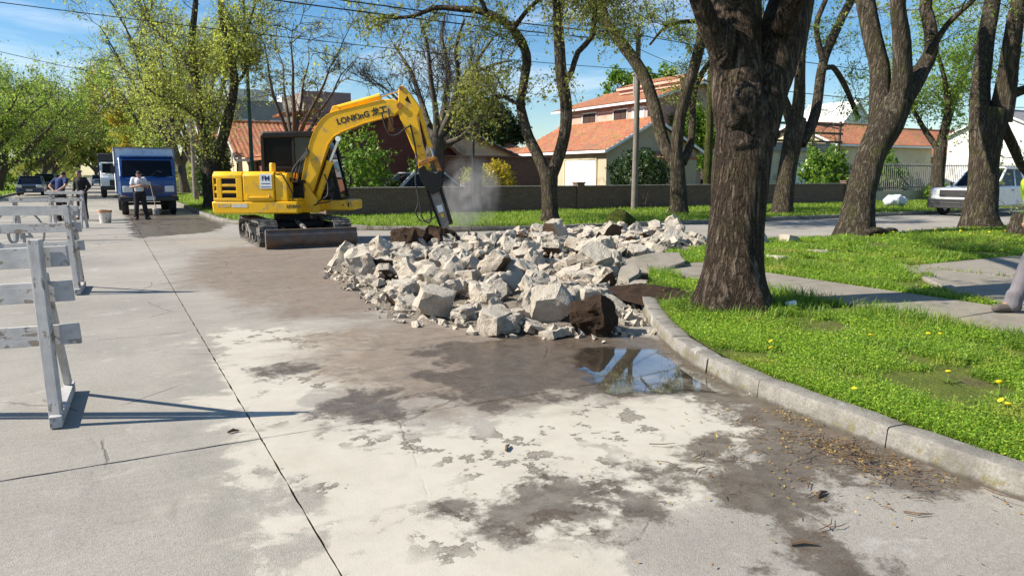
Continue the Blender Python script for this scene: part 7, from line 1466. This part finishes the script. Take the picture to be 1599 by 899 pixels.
for k, (x, y, L, a, lab) in enumerate([(3.0, 2.32, .1, .2, 'dark bark splinter lying on the wet streak'), (1.93, 3.61, .1, .9, 'short brown stick on the dried slurry'), (.55, 4.71, .07, .1, 'curled dead leaf on the grey slab by the joint'), (2.5, 2.05, .12, -.5, 'thin twig on the grey asphalt-like slab near the front')]):
    m = MB(); e = Vector((math.cos(a), math.sin(a), 0)) * L; m.tube([(0, 0, .012), tuple(e * .5 + Vector((0, .01, .018))), tuple(e + Vector((0, 0, .01)))], [.007, .011, .004], 6); o = m.build('bark_splinter', M_TWIG, None, loc=(x, y, 0), smooth=60); tag(o, lab, 'twig')

# ------------------------------------------------------------------ dust thrown up by the breaker
m = MB(); m.ball((0, 0, 0), 1.0, 20, 14); du = m.build('dust_cloud', None, None); du.location = (9.1, 19.2, 1.0); du.scale = (1.0, .9, 1.25)
dmt = bpy.data.materials.new('dust'); dmt.use_nodes = True; nt = dmt.node_tree; nt.nodes.clear(); mo = nt.nodes.new('ShaderNodeOutputMaterial'); pv = nt.nodes.new('ShaderNodeVolumePrincipled'); pv.inputs['Color'].default_value = (.86, .83, .80, 1); pv.inputs['Anisotropy'].default_value = .2
tc = nt.nodes.new('ShaderNodeTexCoord'); nz = nt.nodes.new('ShaderNodeTexNoise'); nz.inputs['Scale'].default_value = 1.7; nz.inputs['Detail'].default_value = 5; nz.inputs['Distortion'].default_value = .8; ln = nt.nodes.new('ShaderNodeVectorMath'); ln.operation = 'LENGTH'; mr = nt.nodes.new('ShaderNodeMapRange'); mr.inputs[1].default_value = 1.0; mr.inputs[2].default_value = .15; m1 = nt.nodes.new('ShaderNodeMapRange'); m1.inputs[1].default_value = .42; m1.inputs[2].default_value = .72; m1.inputs[4].default_value = 3.2; mm = nt.nodes.new('ShaderNodeMath'); mm.operation = 'MULTIPLY'
nt.links.new(tc.outputs['Object'], nz.inputs['Vector']); nt.links.new(tc.outputs['Object'], ln.inputs[0]); nt.links.new(ln.outputs['Value'], mr.inputs[0]); nt.links.new(nz.outputs[0], m1.inputs[0]); nt.links.new(mr.outputs[0], mm.inputs[0]); nt.links.new(m1.outputs[0], mm.inputs[1]); nt.links.new(mm.outputs[0], pv.inputs['Density']); nt.links.new(pv.outputs[0], mo.inputs['Volume'])
du.data.materials.clear(); du.data.materials.append(dmt); tag(du, 'pale dust cloud drifting beside the breaker in front of the wall', 'dust', kind='stuff')
SC.cycles.volume_step_rate = 1.0; SC.cycles.volume_max_steps = 48
